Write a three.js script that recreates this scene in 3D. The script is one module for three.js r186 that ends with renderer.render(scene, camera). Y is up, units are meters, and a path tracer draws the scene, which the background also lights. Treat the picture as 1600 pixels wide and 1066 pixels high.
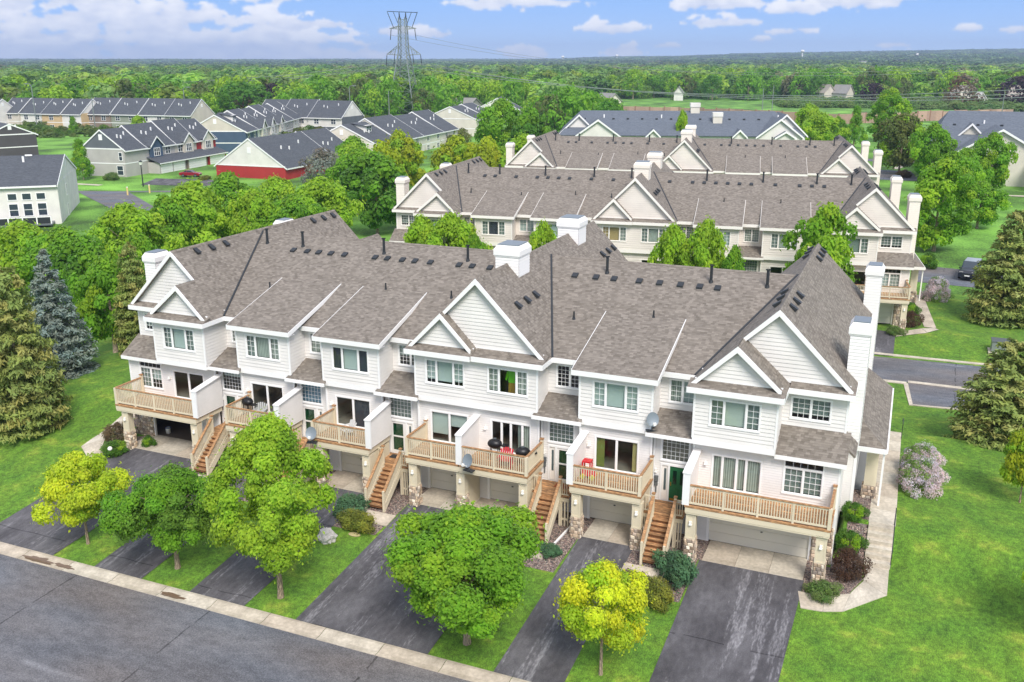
import * as THREE from 'three';
import { mergeGeometries } from 'three/addons/utils/BufferGeometryUtils.js';

// ---------------------------------------------------------------- camera, sky, sun, exposure
const scene = new THREE.Scene();
const camera = new THREE.PerspectiveCamera(39.88, 1600 / 1066, 0.5, 30000);
camera.position.set(0, 23.5, 43.16);
camera.rotation.order = 'YXZ';
camera.rotation.set(-0.29068, 0.39774, 0);
const renderer = new THREE.WebGLRenderer({ antialias: true });
renderer.toneMapping = THREE.LinearToneMapping;
renderer.toneMappingExposure = 1.17;
renderer.shadowMap.enabled = true;
renderer.shadowMap.type = THREE.PCFSoftShadowMap;

const PERM = new Uint8Array(512), GXT = new Float32Array(256), GYT = new Float32Array(256);
{ let s = 12345; const p = Array.from({ length: 256 }, (_, i) => i); for (let i = 255; i > 0; i--) { s = (Math.imul(s, 1103515245) + 12345) >>> 0; const j = (s >>> 8) % (i + 1); [p[i], p[j]] = [p[j], p[i]]; } for (let i = 0; i < 512; i++) PERM[i] = p[i & 255]; for (let i = 0; i < 256; i++) { GXT[i] = Math.cos(i * 2.399963) * 1.45; GYT[i] = Math.sin(i * 2.399963) * 1.45; } }
function g2(x, y, px, py, s) { // gradient noise, repeating every px, py
  const X = Math.floor(x), Y = Math.floor(y), fx = x - X, fy = y - Y;
  const x0 = ((X % px) + px) % px, y0 = ((Y % py) + py) % py, x1 = (x0 + 1) % px, y1 = (y0 + 1) % py;
  const u = fx * fx * fx * (fx * (fx * 6 - 15) + 10), v = fy * fy * fy * (fy * (fy * 6 - 15) + 10);
  const a = PERM[PERM[(x0 + s) & 255] + (y0 & 255)], b = PERM[PERM[(x1 + s) & 255] + (y0 & 255)], c = PERM[PERM[(x0 + s) & 255] + (y1 & 255)], d = PERM[PERM[(x1 + s) & 255] + (y1 & 255)];
  const p = GXT[a] * fx + GYT[a] * fy, q = GXT[b] * (fx - 1) + GYT[b] * fy, r = GXT[c] * fx + GYT[c] * (fy - 1), t = GXT[d] * (fx - 1) + GYT[d] * (fy - 1);
  const e = p + (q - p) * u; return e + (r + (t - r) * u - e) * v;
}
const noise = (x, y = 0, z = 0) => g2(x + y * 17.3, z + y * 31.7, 256, 256, 7);
function fbm2(x, y, o = 4, k = 0) { let s = 0, a = 0.5; for (let i = 0; i < o; i++) { s += a * g2(x, y, 256, 256, k + i * 37); x = x * 2.03 + 5.1; y = y * 2.03 + 9.2; a *= 0.5; } return s; }
const smooth = (a, b, x) => { const t = Math.min(1, Math.max(0, (x - a) / (b - a))); return t * t * (3 - 2 * t); };
const lerp = (a, b, t) => a + (b - a) * t;
const clamp = (x, a, b) => Math.min(b, Math.max(a, x));
function RNG(s) { return () => { s = (s + 0x6d2b79f5) | 0; let t = Math.imul(s ^ (s >>> 15), 1 | s); t = (t + Math.imul(t ^ (t >>> 7), 61 | t)) ^ t; return ((t ^ (t >>> 14)) >>> 0) / 4294967296; }; }
const lin = (c) => { c /= 255; return c <= 0.04045 ? c / 12.92 : Math.pow((c + 0.055) / 1.055, 2.4); };

{ // sky: pale horizon, blue above, cumulus low over the horizon and a broken cloud deck overhead
  const W = 4096, H = 2048, data = new Float32Array(W * H * 4);
  const hor = [0.60, 0.80, 1.06], mid = [0.19, 0.43, 0.92], top = [0.14, 0.29, 0.66];
  // cumulus banks: azimuth from north (-z) in degrees to the east, base elevation, half width, height, softness
  const C = [];
  const add = (az, el, w, h) => C.push([az, el, w, h]);
  // azimuth of the view axis is -22.8
  add(-51, 1.0, 7.5, 3.4); add(-46, 0.1, 8, 1.5); add(-40.5, 0.3, 5.5, 3.0); add(-37.2, 0.9, 2.8, 2.9); add(-43.5, 2.2, 4.5, 2.0); add(-48, 3.3, 5, 1.8); add(-34.5, 1.9, 2.2, 0.7); add(-33.2, 0.25, 2.8, 1.5); add(-37, 3.4, 2.4, 0.9); add(-52, 0.1, 6, 1.1); add(-39.5, 4.3, 5, 1.8);
  add(-29.2, 1.5, 1.6, 0.55); add(-27.6, 1.4, 1.3, 0.35); add(-22.6, 3.1, 3.6, 0.85); add(-19.6, 3.2, 0.9, 0.4);
  add(-17.0, 1.65, 1.7, 0.75); add(-22.2, 0.25, 1.5, 0.7); add(-16.3, 0.35, 1.1, 0.65); add(-13.8, 0.75, 0.8, 0.22);
  add(-11.2, 3.0, 2.6, 1.0); add(-10.6, 2.0, 2.0, 0.6); add(-7.2, 1.5, 1.3, 0.35); add(-8.6, 1.1, 0.5, 0.25); add(-4.0, 3.0, 2.6, 0.95); add(-7.0, 2.6, 1.5, 0.7);
  add(-1.6, 0.75, 0.8, 0.3); add(-0.8, 0.2, 1.1, 0.45); add(2.0, 1.55, 0.7, 0.28); add(4.3, 1.5, 0.9, 0.28); add(7.2, 1.75, 2.2, 0.8); add(2.8, 0.15, 0.8, 0.2); add(-1.2, 3.3, 1.6, 0.5);
  const R = RNG(77); // the same kind of sky all the way round
  for (let i = 0; i < 190; i++) { const az = 12 + R() * 290, el = 0.1 + R() * 5; add(az, el, 0.8 + R() * 3.2 * (0.5 + el / 5), 0.3 + R() * 1.2); }
  const cols = C.map((c) => ({ az: c[0], el: c[1], w: c[2], h: c[3] }));
  const firstHigh = Math.ceil((10 / 180 + 0.5) * H) + 4;
  for (let r = 0; r < H; r++) {
    const el = ((r + 0.5) / H - 0.5) * 180;
    for (let c = 0; c < W; c++) {
      const i = (r * W + c) * 4; data[i + 3] = 1;
      if (el > 10 && (r % 4 || c % 4)) { const k = ((r - r % 4) * W + c - c % 4) * 4; if (r - r % 4 > firstHigh) { data[i] = data[k]; data[i + 1] = data[k + 1]; data[i + 2] = data[k + 2]; continue; } }
      if (el < -1) { data[i] = 0.30; data[i + 1] = 0.33; data[i + 2] = 0.31; continue; }
      const phi = ((c + 0.5) / W - 0.5) * Math.PI * 2, x = Math.cos(phi), z = Math.sin(phi);
      let az = Math.atan2(x, -z) * 180 / Math.PI; // from north, east positive
      const e = Math.max(el, 0), t1 = 1 - Math.exp(-e / 2.2), t2 = smooth(4, 60, e);
      let R0 = lerp(lerp(hor[0], mid[0], t1), top[0], t2), G0 = lerp(lerp(hor[1], mid[1], t1), top[1], t2), B0 = lerp(lerp(hor[2], mid[2], t1), top[2], t2);
      let d = 0, lit = 1;
      if (e < 9) {
        const n1 = fbm2(az * 0.8, e * 1.9, 5), n2 = fbm2(az * 0.25 + 7, e * 0.8, 3);
        for (const q of cols) {
          let da = az - q.az; if (da > 180) da -= 360; if (da < -180) da += 360;
          const u = da / q.w; if (u < -1.3 || u > 1.3) continue;
          const v = (e - q.el) / q.h; if (v < -0.7 || v > 1.7) continue;
          const shape = Math.sqrt(Math.max(0, 1.05 - u * u)) * (0.72 + 0.9 * n2) + n1 * 1.25;
          const a = smooth(-0.04, 0.12, shape - Math.max(v, -v * 2.2)) ;
          if (a > 0) { const l = clamp(0.55 + 0.5 * v + n1 * 0.9, 0, 1); lit = d > 0 ? lerp(lit, l, a) : l; d = 1 - (1 - d) * (1 - a); }
        }
        d *= 0.97;
      }
      if (e > 4.5) { // broken deck overhead, seen from below; out-of-view cover thickened for softer fill light
        const s = 1 / Math.max(0.06, Math.sin(e * Math.PI / 180)), px = x * Math.cos(e * Math.PI / 180) * s, pz = z * Math.cos(e * Math.PI / 180) * s;
        const n = fbm2(px * 1.5 + 3, pz * 1.5, 5) + 0.24, a = smooth(-0.02, 0.26, n) * smooth(4.5, 11, e);
        lit = lerp(lit, clamp(1.05 - Math.max(0, n - 0.25) * 0.9, 0.55, 1), a); d = 1 - (1 - d) * (1 - a);
      }
      const cr = lerp(0.56, 0.95, lit), cg = lerp(0.62, 0.95, lit), cb = lerp(0.80, 0.99, lit);
      data[i] = lerp(R0, cr, d); data[i + 1] = lerp(G0, cg, d); data[i + 2] = lerp(B0, cb, d);
    }
  }
  const t = new THREE.DataTexture(data, W, H, THREE.RGBAFormat, THREE.FloatType);
  t.mapping = THREE.EquirectangularReflectionMapping; t.magFilter = THREE.LinearFilter; t.minFilter = THREE.LinearFilter; t.needsUpdate = true;
  scene.background = t; scene.environment = t;
}
const sun = new THREE.DirectionalLight(0xfff9f1, 3.3);
sun.name = 'sun';
sun.position.set(42, 112, 72); sun.target.position.set(-20, 0, -10);
sun.castShadow = true; sun.shadow.radius = 40; sun.shadow.mapSize.set(4096, 4096);
Object.assign(sun.shadow.camera, { left: -140, right: 140, top: 140, bottom: -140, near: 1, far: 500 });
scene.add(sun, sun.target);

// ---------------------------------------------------------------- textures and materials
function tex(w, h, f, srgb = true) { // f(u, v) -> [r, g, b] in 0..255, tiles
  const d = new Uint8Array(w * h * 4);
  for (let y = 0; y < h; y++) for (let x = 0; x < w; x++) { const c = f(x, y, x / w, y / h), i = (y * w + x) * 4; d[i] = clamp(c[0], 0, 255); d[i + 1] = clamp(c[1], 0, 255); d[i + 2] = clamp(c[2], 0, 255); d[i + 3] = 255; }
  const t = new THREE.DataTexture(d, w, h); t.magFilter = THREE.LinearFilter; t.minFilter = THREE.LinearMipmapLinearFilter; t.generateMipmaps = true; t.wrapS = t.wrapT = THREE.RepeatWrapping;
  if (srgb) t.colorSpace = THREE.SRGBColorSpace; t.needsUpdate = true; return t;
}
const grey = (v) => [v, v, v];
function rep(t, w, h) { t.repeat.set(1 / w, 1 / h); return t; } // uv are metres: one tile is w x h metres
// tiling noise: blend of shifted copies
function tn(u, v, f, o = 4, s = 0) { let r = 0, a = 0.5; for (let i = 0; i < o; i++) { r += a * g2(u * f, v * f, f, f, s + i * 19); f *= 2; a *= 0.5; } return r; }
function hash(i, j) { let h = Math.imul(i, 374761393) + Math.imul(j, 668265263); h = Math.imul(h ^ (h >>> 13), 1274126177); return ((h ^ (h >>> 16)) >>> 0) / 4294967296; }

function shingles(base, spread, size, rows, cols, W, H, warm) {
  return rep(tex(size, size, (x, y, u, v) => {
    const r = Math.floor(v * rows), f = v * rows - r, off = hash(r, 5) * 3.7, cx = u * cols + off;
    // tabs of uneven length
    let k = Math.floor(cx), tab = hash(((k % cols) + cols) % cols, r + 11);
    const wide = hash((((k >> 1) % cols) + cols) % cols, r + 31);
    const up = hash((((k + 1) % cols) + cols) % cols, r + 57) > 0.5 ? 0.35 : 0;
    let m = (tab - 0.5) * 1.25 + (wide - 0.5) * 0.5; if (f > 0.62 && up) m -= 0.35;
    m += (hash(x, y) - 0.5) * 0.9;
    const line = f < 0.1 ? -0.85 : 0;
    const g = m * spread + line * spread * 0.8;
    return [base[0] + g * warm[0], base[1] + g * warm[1], base[2] + g * warm[2]];
  }), W, H);
}
const T = {};
T.shingle = shingles([126, 118, 109], 22, 1024, 46, 44, 8.6, 46 * 0.145, [1.03, 1, 0.97]);
T.navy = shingles([80, 84, 90], 14, 512, 40, 22, 8, 6, [1, 1, 1]);
T.navy2 = shingles([98, 105, 115], 12, 512, 40, 22, 8, 6, [1, 1, 1]);
T.grass = rep(tex(1024, 1024, (x, y, u, v) => {
  const a = tn(u, v, 7, 3, 3), b = tn(u, v, 60, 2, 9), c = hash(x, y) - 0.5, d = hash(x >> 1, y >> 2) - 0.5, e = tn(u, v, 22, 3, 21);
  const l = 1 + a * 0.2 + b * 0.3 + c * 0.24 + d * 0.32 + e * 0.18;
  const dry = smooth(0.2, 0.5, a + e * 0.5);
  return [(90 + dry * 16) * l + a * 14, (126 + dry * 4) * l, (36 + dry * 8) * l];
}), 14, 14);
T.field = rep(tex(512, 512, (x, y, u, v) => { const a = tn(u, v, 6, 4, 5), l = 1 + a * 0.8 + (hash(x, y) - 0.5) * 0.5; return [205 * l, 215 * l, 190 * l]; }), 60, 60);
T.asphalt = rep(tex(1024, 512, (x, y, u, v) => {
  const a = tn(u, v, 5, 4, 2), b = tn(u, v, 40, 3, 7), g = hash(x, y) - 0.5;
  let l = 102 + a * 20 + b * 18 + g * 40;
  const w1 = Math.abs(v - 0.42 - 0.02 * noise(u * 6, 3)) , w2 = Math.abs(v - 0.70 - 0.02 * noise(u * 5, 8));
  const worn = Math.max(smooth(0.018, 0.0, w1) * smooth(0.0, 0.25, tn(u, v, 12, 3, 31) + 0.12), smooth(0.014, 0.0, w2) * smooth(-0.05, 0.25, tn(u, v, 14, 3, 35)));
  l += worn * 22;
  for (const q of [0.09, 0.33, 0.56, 0.81]) { const dx = Math.abs(u - q - 0.006 * tn(v, u, 3, 3, 40 + q * 50) - (v - 0.5) * 0.012); if (dx < 0.0011 && tn(u, v, 9, 2, 61) > -0.16) l -= 34; }
  const dv = Math.abs(v - 0.53 - 0.01 * tn(u, v, 4, 2, 44)); if (dv < 0.0016 && tn(u, v, 5, 2, 63) > -0.05) l -= 22;
  const warm = tn(u, v, 4, 2, 17) * 14;
  return [l + warm + 2, l + 1, l + 4 - warm];
}), 36, 15);
function driveway(seed) {
  return rep(tex(512, 1024, (x, y, u, v) => {
    const a = tn(u, v, 4, 4, seed), b = tn(u, v, 30, 3, seed + 3), g = hash(x, y) - 0.5;
    let l = 84 + a * 36 + b * 18 + g * 26;
    // scuffed patches along the drive
    const t = fbm2(u * 8 + seed, v * 1.7 + seed, 4), t2 = fbm2(u * 30 + seed, v * 6, 3), t3 = fbm2(u * 80, v * 50 + seed, 2);
    l += smooth(0.12, 0.5, t + t2 * 0.6 + t3 * 0.35) * 40 * (0.75 + t3);
    for (const q of [0.36 + 0.12 * Math.sin(seed), 0.72 + 0.06 * Math.cos(seed)]) { const d = Math.abs(v - q - 0.012 * fbm2(u * 3 + seed, 2, 3)); if (d < 0.0022 && fbm2(u * 4, v * 4 + seed, 2) > -0.1) l -= 26; }
    return [l + 1, l - 1, l + 2];
  }), 7, 14);
}
T.concrete = rep(tex(512, 512, (x, y, u, v) => { const a = tn(u, v, 4, 4, 4), b = tn(u, v, 30, 3, 8), l = 196 + a * 46 + b * 26 + (hash(x, y) - 0.5) * 18; return [l + 4, l - 2, l - 14]; }), 5, 5);
T.gravel = rep(tex(512, 512, (x, y, u, v) => { // river stone mulch: cells of grey, pink and tan
  const n = 44, cx = Math.floor(u * n), cy = Math.floor(v * n); let best = 9, id = 0, sec = 9;
  for (let j = -1; j <= 1; j++) for (let i = -1; i <= 1; i++) { const a = (cx + i + n) % n, b = (cy + j + n) % n, dx = cx + i + hash(a, b) - u * n, dy = cy + j + hash(a + 99, b) - v * n, d = Math.hypot(dx, dy); if (d < best) { sec = best; best = d; id = a * 131 + b; } else if (d < sec) sec = d; }
  const t = hash(id, 3), k = hash(id, 8), e = smooth(0, 0.28, sec - best); const L = 0.62 + 0.55 * k;
  const c = t < 0.4 ? [168, 142, 132] : t < 0.7 ? [150, 140, 134] : t < 0.86 ? [186, 168, 150] : [118, 100, 96];
  return c.map((q) => q * L * (0.5 + 0.5 * e));
}), 2.6, 2.6);
T.deck = rep(tex(256, 256, (x, y, u, v) => { const p = Math.floor(v * 8), f = v * 8 - p, l = 1 + (hash(p, 2) - 0.5) * 0.3 + tn(u, v, 8, 3, p) * 0.5 + (hash(x, y) - 0.5) * 0.12; const k = f < 0.1 ? 0.45 : 1; return [172 * l * k, 130 * l * k, 90 * l * k]; }), 2.2, 1.12);
T.wood = rep(tex(256, 128, (x, y, u, v) => { const l = 1 + tn(u, v, 6, 3, 3) * 0.5 + fbm2(u * 6, v * 60, 3) * 0.35; return [166 * l, 126 * l, 88 * l]; }), 1.2, 0.4);
T.bark = rep(tex(128, 256, (x, y, u, v) => { const l = 1 + fbm2(u * 22, v * 5, 4) * 1.0 + (hash(x, y) - 0.5) * 0.25; return [150 * l, 134 * l, 118 * l]; }), 0.6, 1.2);
T.curtain = rep(tex(128, 64, (x, y, u, v) => { const l = 0.86 + 0.14 * Math.cos(u * Math.PI * 2 * 9) + tn(u, v, 5, 2, 2) * 0.1; return [212 * l, 214 * l, 204 * l]; }), 1, 2);
T.blind = rep(tex(16, 128, (x, y, u, v) => { const f = (v * 14) % 1; const l = f < 0.22 ? 0.82 : 1; return [214 * l, 218 * l, 208 * l]; }), 1, 0.6);
T.wallnoise = rep(tex(256, 256, (x, y, u, v) => { const l = 243 + tn(u, v, 3, 4, 6) * 16 + (hash(x >> 2, y) - 0.5) * 5; return [l, l - 1, l - 3]; }), 6, 6);
T.farwall = rep(tex(256, 64, (x, y, u, v) => { const p = Math.floor(u * 16), l = 1 + (hash(p, 4) - 0.5) * 0.16 + (hash(x, y) - 0.5) * 0.14; return [178 * l, 148 * l, 132 * l]; }), 64, 6);

const std = (o) => { const m = new THREE.MeshStandardMaterial({ roughness: 0.8, ...o }); return m; };
const rgb = (r, g, b) => new THREE.Color().setRGB(lin(r), lin(g), lin(b));
const M = {
  shingle: std({ map: T.shingle, roughness: 0.95, bumpMap: T.shingle, bumpScale: 0.012 }),
  navy: std({ map: T.navy, roughness: 0.95 }), navy2: std({ map: T.navy2, roughness: 0.95 }),
  siding: std({ color: rgb(238, 235, 233), map: T.wallnoise, roughness: 0.6 }),
  siding2: std({ color: rgb(238, 230, 222), map: T.wallnoise, roughness: 0.6 }),
  trim: std({ color: rgb(242, 241, 240), roughness: 0.5 }),
  trim2: std({ color: rgb(241, 236, 229), roughness: 0.5 }),
  cream: std({ color: rgb(230, 218, 192), roughness: 0.65, map: T.wallnoise }),
  railwood: std({ map: T.wood, roughness: 0.75 }),
  deck: std({ map: T.deck, roughness: 0.8 }),
  chimney: std({ color: rgb(240, 238, 236), roughness: 0.55 }),
  lid: std({ color: rgb(132, 142, 150), roughness: 0.45, metalness: 0.5 }),
  darkmetal: std({ color: rgb(52, 56, 60), roughness: 0.5, metalness: 0.3 }),
  greymetal: std({ color: rgb(120, 126, 130), roughness: 0.45, metalness: 0.5 }),
  galv: std({ color: rgb(140, 148, 144), roughness: 0.5, metalness: 0.35 }),
  pane: new THREE.MeshPhysicalMaterial({ color: rgb(222, 232, 230), roughness: 0.03, transmission: 1, thickness: 0, ior: 1.55 }),
  paneTint: new THREE.MeshPhysicalMaterial({ color: rgb(150, 166, 172), roughness: 0.03, transmission: 1, thickness: 0, ior: 1.7 }),
  reflectGrey: std({ color: rgb(150, 158, 152), roughness: 0.9 }),  // grey panel behind panes, its colour painted as sky reflected in the glass
  screen: std({ color: rgb(70, 72, 84), roughness: 0.8 }),
  curtain: std({ map: T.curtain, roughness: 0.9 }),
  blind: std({ map: T.blind, roughness: 0.8 }),
  riser: std({ map: T.wood, color: rgb(170, 150, 135), roughness: 0.8 }),
  yellowcurtain: std({ color: rgb(196, 178, 120), roughness: 0.9 }),
  shade: std({ color: rgb(205, 212, 208), roughness: 0.85 }),
  greencurtain: std({ color: rgb(132, 142, 70), roughness: 0.9 }),
  interior: std({ color: rgb(150, 140, 130), roughness: 0.9 }),
  interiorFloor: std({ color: rgb(128, 110, 92), roughness: 0.8 }),
  garage: std({ color: rgb(226, 220, 206), roughness: 0.6 }),
  doorGreen: std({ color: rgb(26, 96, 56), roughness: 0.45 }),
  doorWhite: std({ color: rgb(232, 230, 226), roughness: 0.5 }),
  lampGlass: std({ color: rgb(248, 246, 240), roughness: 0.3 }),
  asphalt: std({ map: T.asphalt, roughness: 0.92 }),
  concrete: std({ map: T.concrete, color: rgb(246, 240, 232), roughness: 0.9 }),
  concrete2: std({ map: T.concrete, color: rgb(250, 246, 240), roughness: 0.9 }),
  concrete3: std({ map: T.concrete, color: rgb(240, 231, 222), roughness: 0.9 }),
  gravel: std({ map: T.gravel, roughness: 0.95, bumpMap: T.gravel, bumpScale: 0.03 }),
  bark: std({ map: T.bark, roughness: 0.95 }),
  stone: std({ vertexColors: true, roughness: 0.9 }),
  mortar: std({ color: rgb(150, 138, 124), roughness: 0.95 }),
  rock: std({ color: rgb(190, 184, 176), roughness: 0.9 }),
  ground: std({ vertexColors: true, map: T.field, roughness: 1 }),
  lawn: std({ map: T.grass, roughness: 1, bumpMap: T.grass, bumpScale: 0.03 }),
  farwall: std({ map: T.farwall, roughness: 0.95 }),
  rubber: std({ color: rgb(28, 28, 30), roughness: 0.8 }),
};
const leafMat = (t = 0.55) => new THREE.MeshPhysicalMaterial({ vertexColors: true, side: THREE.DoubleSide, roughness: 0.85, transmission: t, thickness: 0, specularIntensity: 0.35 });
M.leaf = leafMat(); M.needle = leafMat(0.3);

// ---------------------------------------------------------------- mesh building
const V = (x, y, z) => new THREE.Vector3(x, y, z);
class MB { // collects faces; uv in metres by the dominant axis unless given
  constructor() { this.p = []; this.u = []; this.c = null; }
  tri(a, b, c, uv) {
    this.p.push(a.x, a.y, a.z, b.x, b.y, b.z, c.x, c.y, c.z);
    if (!uv) {
      const nx = Math.abs((b.y - a.y) * (c.z - a.z) - (b.z - a.z) * (c.y - a.y)), ny = Math.abs((b.z - a.z) * (c.x - a.x) - (b.x - a.x) * (c.z - a.z)), nz = Math.abs((b.x - a.x) * (c.y - a.y) - (b.y - a.y) * (c.x - a.x));
      const f = nx > ny && nx > nz ? (q) => [q.z, q.y] : ny > nz ? (q) => [q.x, q.z] : (q) => [q.x, q.y];
      uv = [f(a), f(b), f(c)];
    }
    this.u.push(uv[0][0], uv[0][1], uv[1][0], uv[1][1], uv[2][0], uv[2][1]); return this;
  }
  quad(a, b, c, d, uv) { if (uv) { this.tri(a, b, c, [uv[0], uv[1], uv[2]]); this.tri(a, c, d, [uv[0], uv[2], uv[3]]); } else { this.tri(a, b, c); this.tri(a, c, d); } return this; }
  box(x0, x1, y0, y1, z0, z1) {
    const q = [V(x0, y0, z0), V(x1, y0, z0), V(x1, y1, z0), V(x0, y1, z0), V(x0, y0, z1), V(x1, y0, z1), V(x1, y1, z1), V(x0, y1, z1)];
    return this.hex(q);
  }
  hex(q) { for (const f of [[4, 5, 6, 7], [1, 0, 3, 2], [5, 1, 2, 6], [0, 4, 7, 3], [7, 6, 2, 3], [0, 1, 5, 4]]) this.quad(q[f[0]], q[f[1]], q[f[2]], q[f[3]]); return this; }
  bar(a, b, w, h, up = V(0, 1, 0)) { // rectangular bar from a to b
    const d = b.clone().sub(a).normalize(), s = d.clone().cross(up).normalize().multiplyScalar(w / 2), t = s.clone().cross(d).normalize().multiplyScalar(h / 2);
    const k = (o, i, j) => o.clone().addScaledVector(s, i).addScaledVector(t, j);
    return this.hex([k(a, -1, -1), k(a, 1, -1), k(a, 1, 1), k(a, -1, 1), k(b, -1, -1), k(b, 1, -1), k(b, 1, 1), k(b, -1, 1)].map((q) => q)).fix();
  }
  fix() { return this; }
  slab(pts, th, ud) { // planar polygon pushed down by th; u along ud, v up the slope
    const n = pts[1].clone().sub(pts[0]).cross(pts[2].clone().sub(pts[0])).normalize(); let P = pts;
    if (n.y < 0) { P = pts.slice().reverse(); n.negate(); }
    const vd = n.clone().cross(ud).normalize(), uv = (q) => [q.dot(ud), q.dot(vd)], low = P.map((q) => q.clone().addScaledVector(n, -th));
    const shape = P.map((q) => new THREE.Vector2(q.dot(ud), q.dot(vd))), faces = THREE.ShapeUtils.triangulateShape(shape, []);
    const flip = THREE.ShapeUtils.area(shape) < 0;
    for (const [i, j, k] of faces) { const o = flip ? [i, k, j] : [i, j, k]; let [a, b, c] = o; const nn = P[b].clone().sub(P[a]).cross(P[c].clone().sub(P[a])); if (nn.dot(n) < 0) [b, c] = [c, b]; this.tri(P[a], P[b], P[c], [uv(P[a]), uv(P[b]), uv(P[c])]); this.tri(low[a], low[c], low[b], [uv(P[a]), uv(P[c]), uv(P[b])]); }
    for (let i = 0; i < P.length; i++) { const j = (i + 1) % P.length; this.quad(low[i], low[j], P[j], P[i]); }
    return this;
  }
  prism(pts, z0, z1) { // polygon in x,y pushed from z0 to z1 (z1 > z0)
    const sh = pts.map((q) => new THREE.Vector2(q[0], q[1])); if (THREE.ShapeUtils.area(sh) < 0) { pts = pts.slice().reverse(); sh.reverse(); }
    for (const [a, b, c] of THREE.ShapeUtils.triangulateShape(sh, [])) { const A = pts[a], B = pts[b], C2 = pts[c]; this.tri(V(A[0], A[1], z1), V(B[0], B[1], z1), V(C2[0], C2[1], z1)); this.tri(V(A[0], A[1], z0), V(C2[0], C2[1], z0), V(B[0], B[1], z0)); }
    for (let i = 0; i < pts.length; i++) { const A = pts[i], B = pts[(i + 1) % pts.length]; this.quad(V(A[0], A[1], z0), V(B[0], B[1], z0), V(B[0], B[1], z1), V(A[0], A[1], z1)); }
    return this;
  }
  tube(pts, r0, r1, seg = 6) { // tapered tube through points
    const n = pts.length; let prev = null;
    for (let i = 0; i < n; i++) {
      const d = pts[Math.min(i + 1, n - 1)].clone().sub(pts[Math.max(i - 1, 0)]).normalize(), s = d.clone().cross(Math.abs(d.y) > 0.9 ? V(1, 0, 0) : V(0, 1, 0)).normalize(), t = s.clone().cross(d).normalize(), r = lerp(r0, r1, i / (n - 1));
      const ring = []; for (let k = 0; k <= seg; k++) { const a = -k / seg * Math.PI * 2; ring.push(pts[i].clone().addScaledVector(s, Math.cos(a) * r).addScaledVector(t, Math.sin(a) * r)); }
      if (prev) { const L = pts[i].distanceTo(pts[i - 1]); for (let k = 0; k < seg; k++) this.quad(prev[k], ring[k], ring[k + 1], prev[k + 1], [[k / seg * r * 6, i * L], [k / seg * r * 6, (i + 1) * L], [(k + 1) / seg * r * 6, (i + 1) * L], [(k + 1) / seg * r * 6, i * L]].map((q) => q)); }
      prev = ring;
    }
    return this;
  }
  geo() {
    const g = new THREE.BufferGeometry(); g.setAttribute('position', new THREE.Float32BufferAttribute(this.p, 3)); g.setAttribute('uv', new THREE.Float32BufferAttribute(this.u, 2));
    if (this.c) g.setAttribute('color', new THREE.Float32BufferAttribute(this.c, 3)); g.computeVertexNormals(); return g;
  }
}
const used = new Map();
function numbered(n) { const k = used.get(n) ?? 0; used.set(n, k + 1); return k ? n + '_' + String(k).padStart(3, '0') : n; }
function mesh(name, geo, mat, parent, pos) { const m = new THREE.Mesh(geo instanceof MB ? geo.geo() : geo, mat); m.castShadow = m.receiveShadow = true; m.name = parent ? name : numbered(name); if (pos) m.position.copy(pos); (parent ?? scene).add(m); return m; }
function grp(name, parent, pos) { const g = new THREE.Group(); g.name = parent ? name : numbered(name); if (pos) g.position.copy(pos); (parent ?? scene).add(g); return g; }
function tag(o, label, category, group, kind) { if (label) o.userData.label = label; if (category) o.userData.category = category; if (group) o.userData.group = group; if (kind) o.userData.kind = kind; return o; }
function struct(o, label) { o.userData.kind = 'structure'; if (label) o.userData.label = label; return o; }
// alike boxes share a geometry: a unit cube scaled
const UNIT = new THREE.BoxGeometry(1, 1, 1);
function bx(name, x0, x1, y0, y1, z0, z1, mat, parent) { return mesh(name, new MB().box(x0, x1, y0, y1, z0, z1), mat, parent); }
// ---------------------------------------------------------------- the lie of the land
function land(x, z) {
  let h;
  if (z > -20.5) h = z > 12.25 ? -1.36 : z > 1.7 ? -(z - 1.7) * 0.118 : 0;
  else h = lerp(0, -0.25, smooth(-21, -26, z));
  const zf = -44.9 - 0.134 * x; // the front of the second row
  if (z < -20.5) { h = lerp(h, 0.34, smooth(zf + 7, zf + 0.5, z)); h = lerp(h, 0.66, smooth(-62, -80, z)); }
  // grassy rises along the two ends of the near row and of the second row
  const rise = (zz, a, b) => smooth(a, b, zz) * smooth(-20.2, -16.4, zz);
  if (x > -1.45) { const step = clamp((-0.95 - z) / 2.25, 0, 1) * 1.2 * smooth(-20.2, -16.4, z), lawn = 1.2 * rise(z, 1.6, -4.6); h += lerp(step, lawn, smooth(1.2, 2.4, x)) * smooth(-1.45, -1.15, x) * (1 - 0.65 * smooth(8, 26, x)); }
  if (x < -44.95) h += 0.95 * rise(z, 1.6, -4.6) * smooth(-44.95, -45.3, x) * (1 - smooth(-52, -66, x));
  const w = smooth(-52, -84, x + 0.12 * (z + 20)) * smooth(9, -8, z);
  h = lerp(h, -2.3, w);
  const d = Math.hypot(x, z - 43);
  h = lerp(h, -2.0, smooth(330, 420, d));
  if (d > 700) { const az = Math.atan2(x, -(z - 43)) * 57.2958; const f = smooth(900, 8500, d); h += f * (16 + 62 * smooth(-24, 0, az)) + f * noise(x / 900, 0, z / 900) * 14; }
  if (d > 90 && d < 700) h += noise(x / 30, 2, z / 30) * 0.25;
  return h;
}
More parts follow.
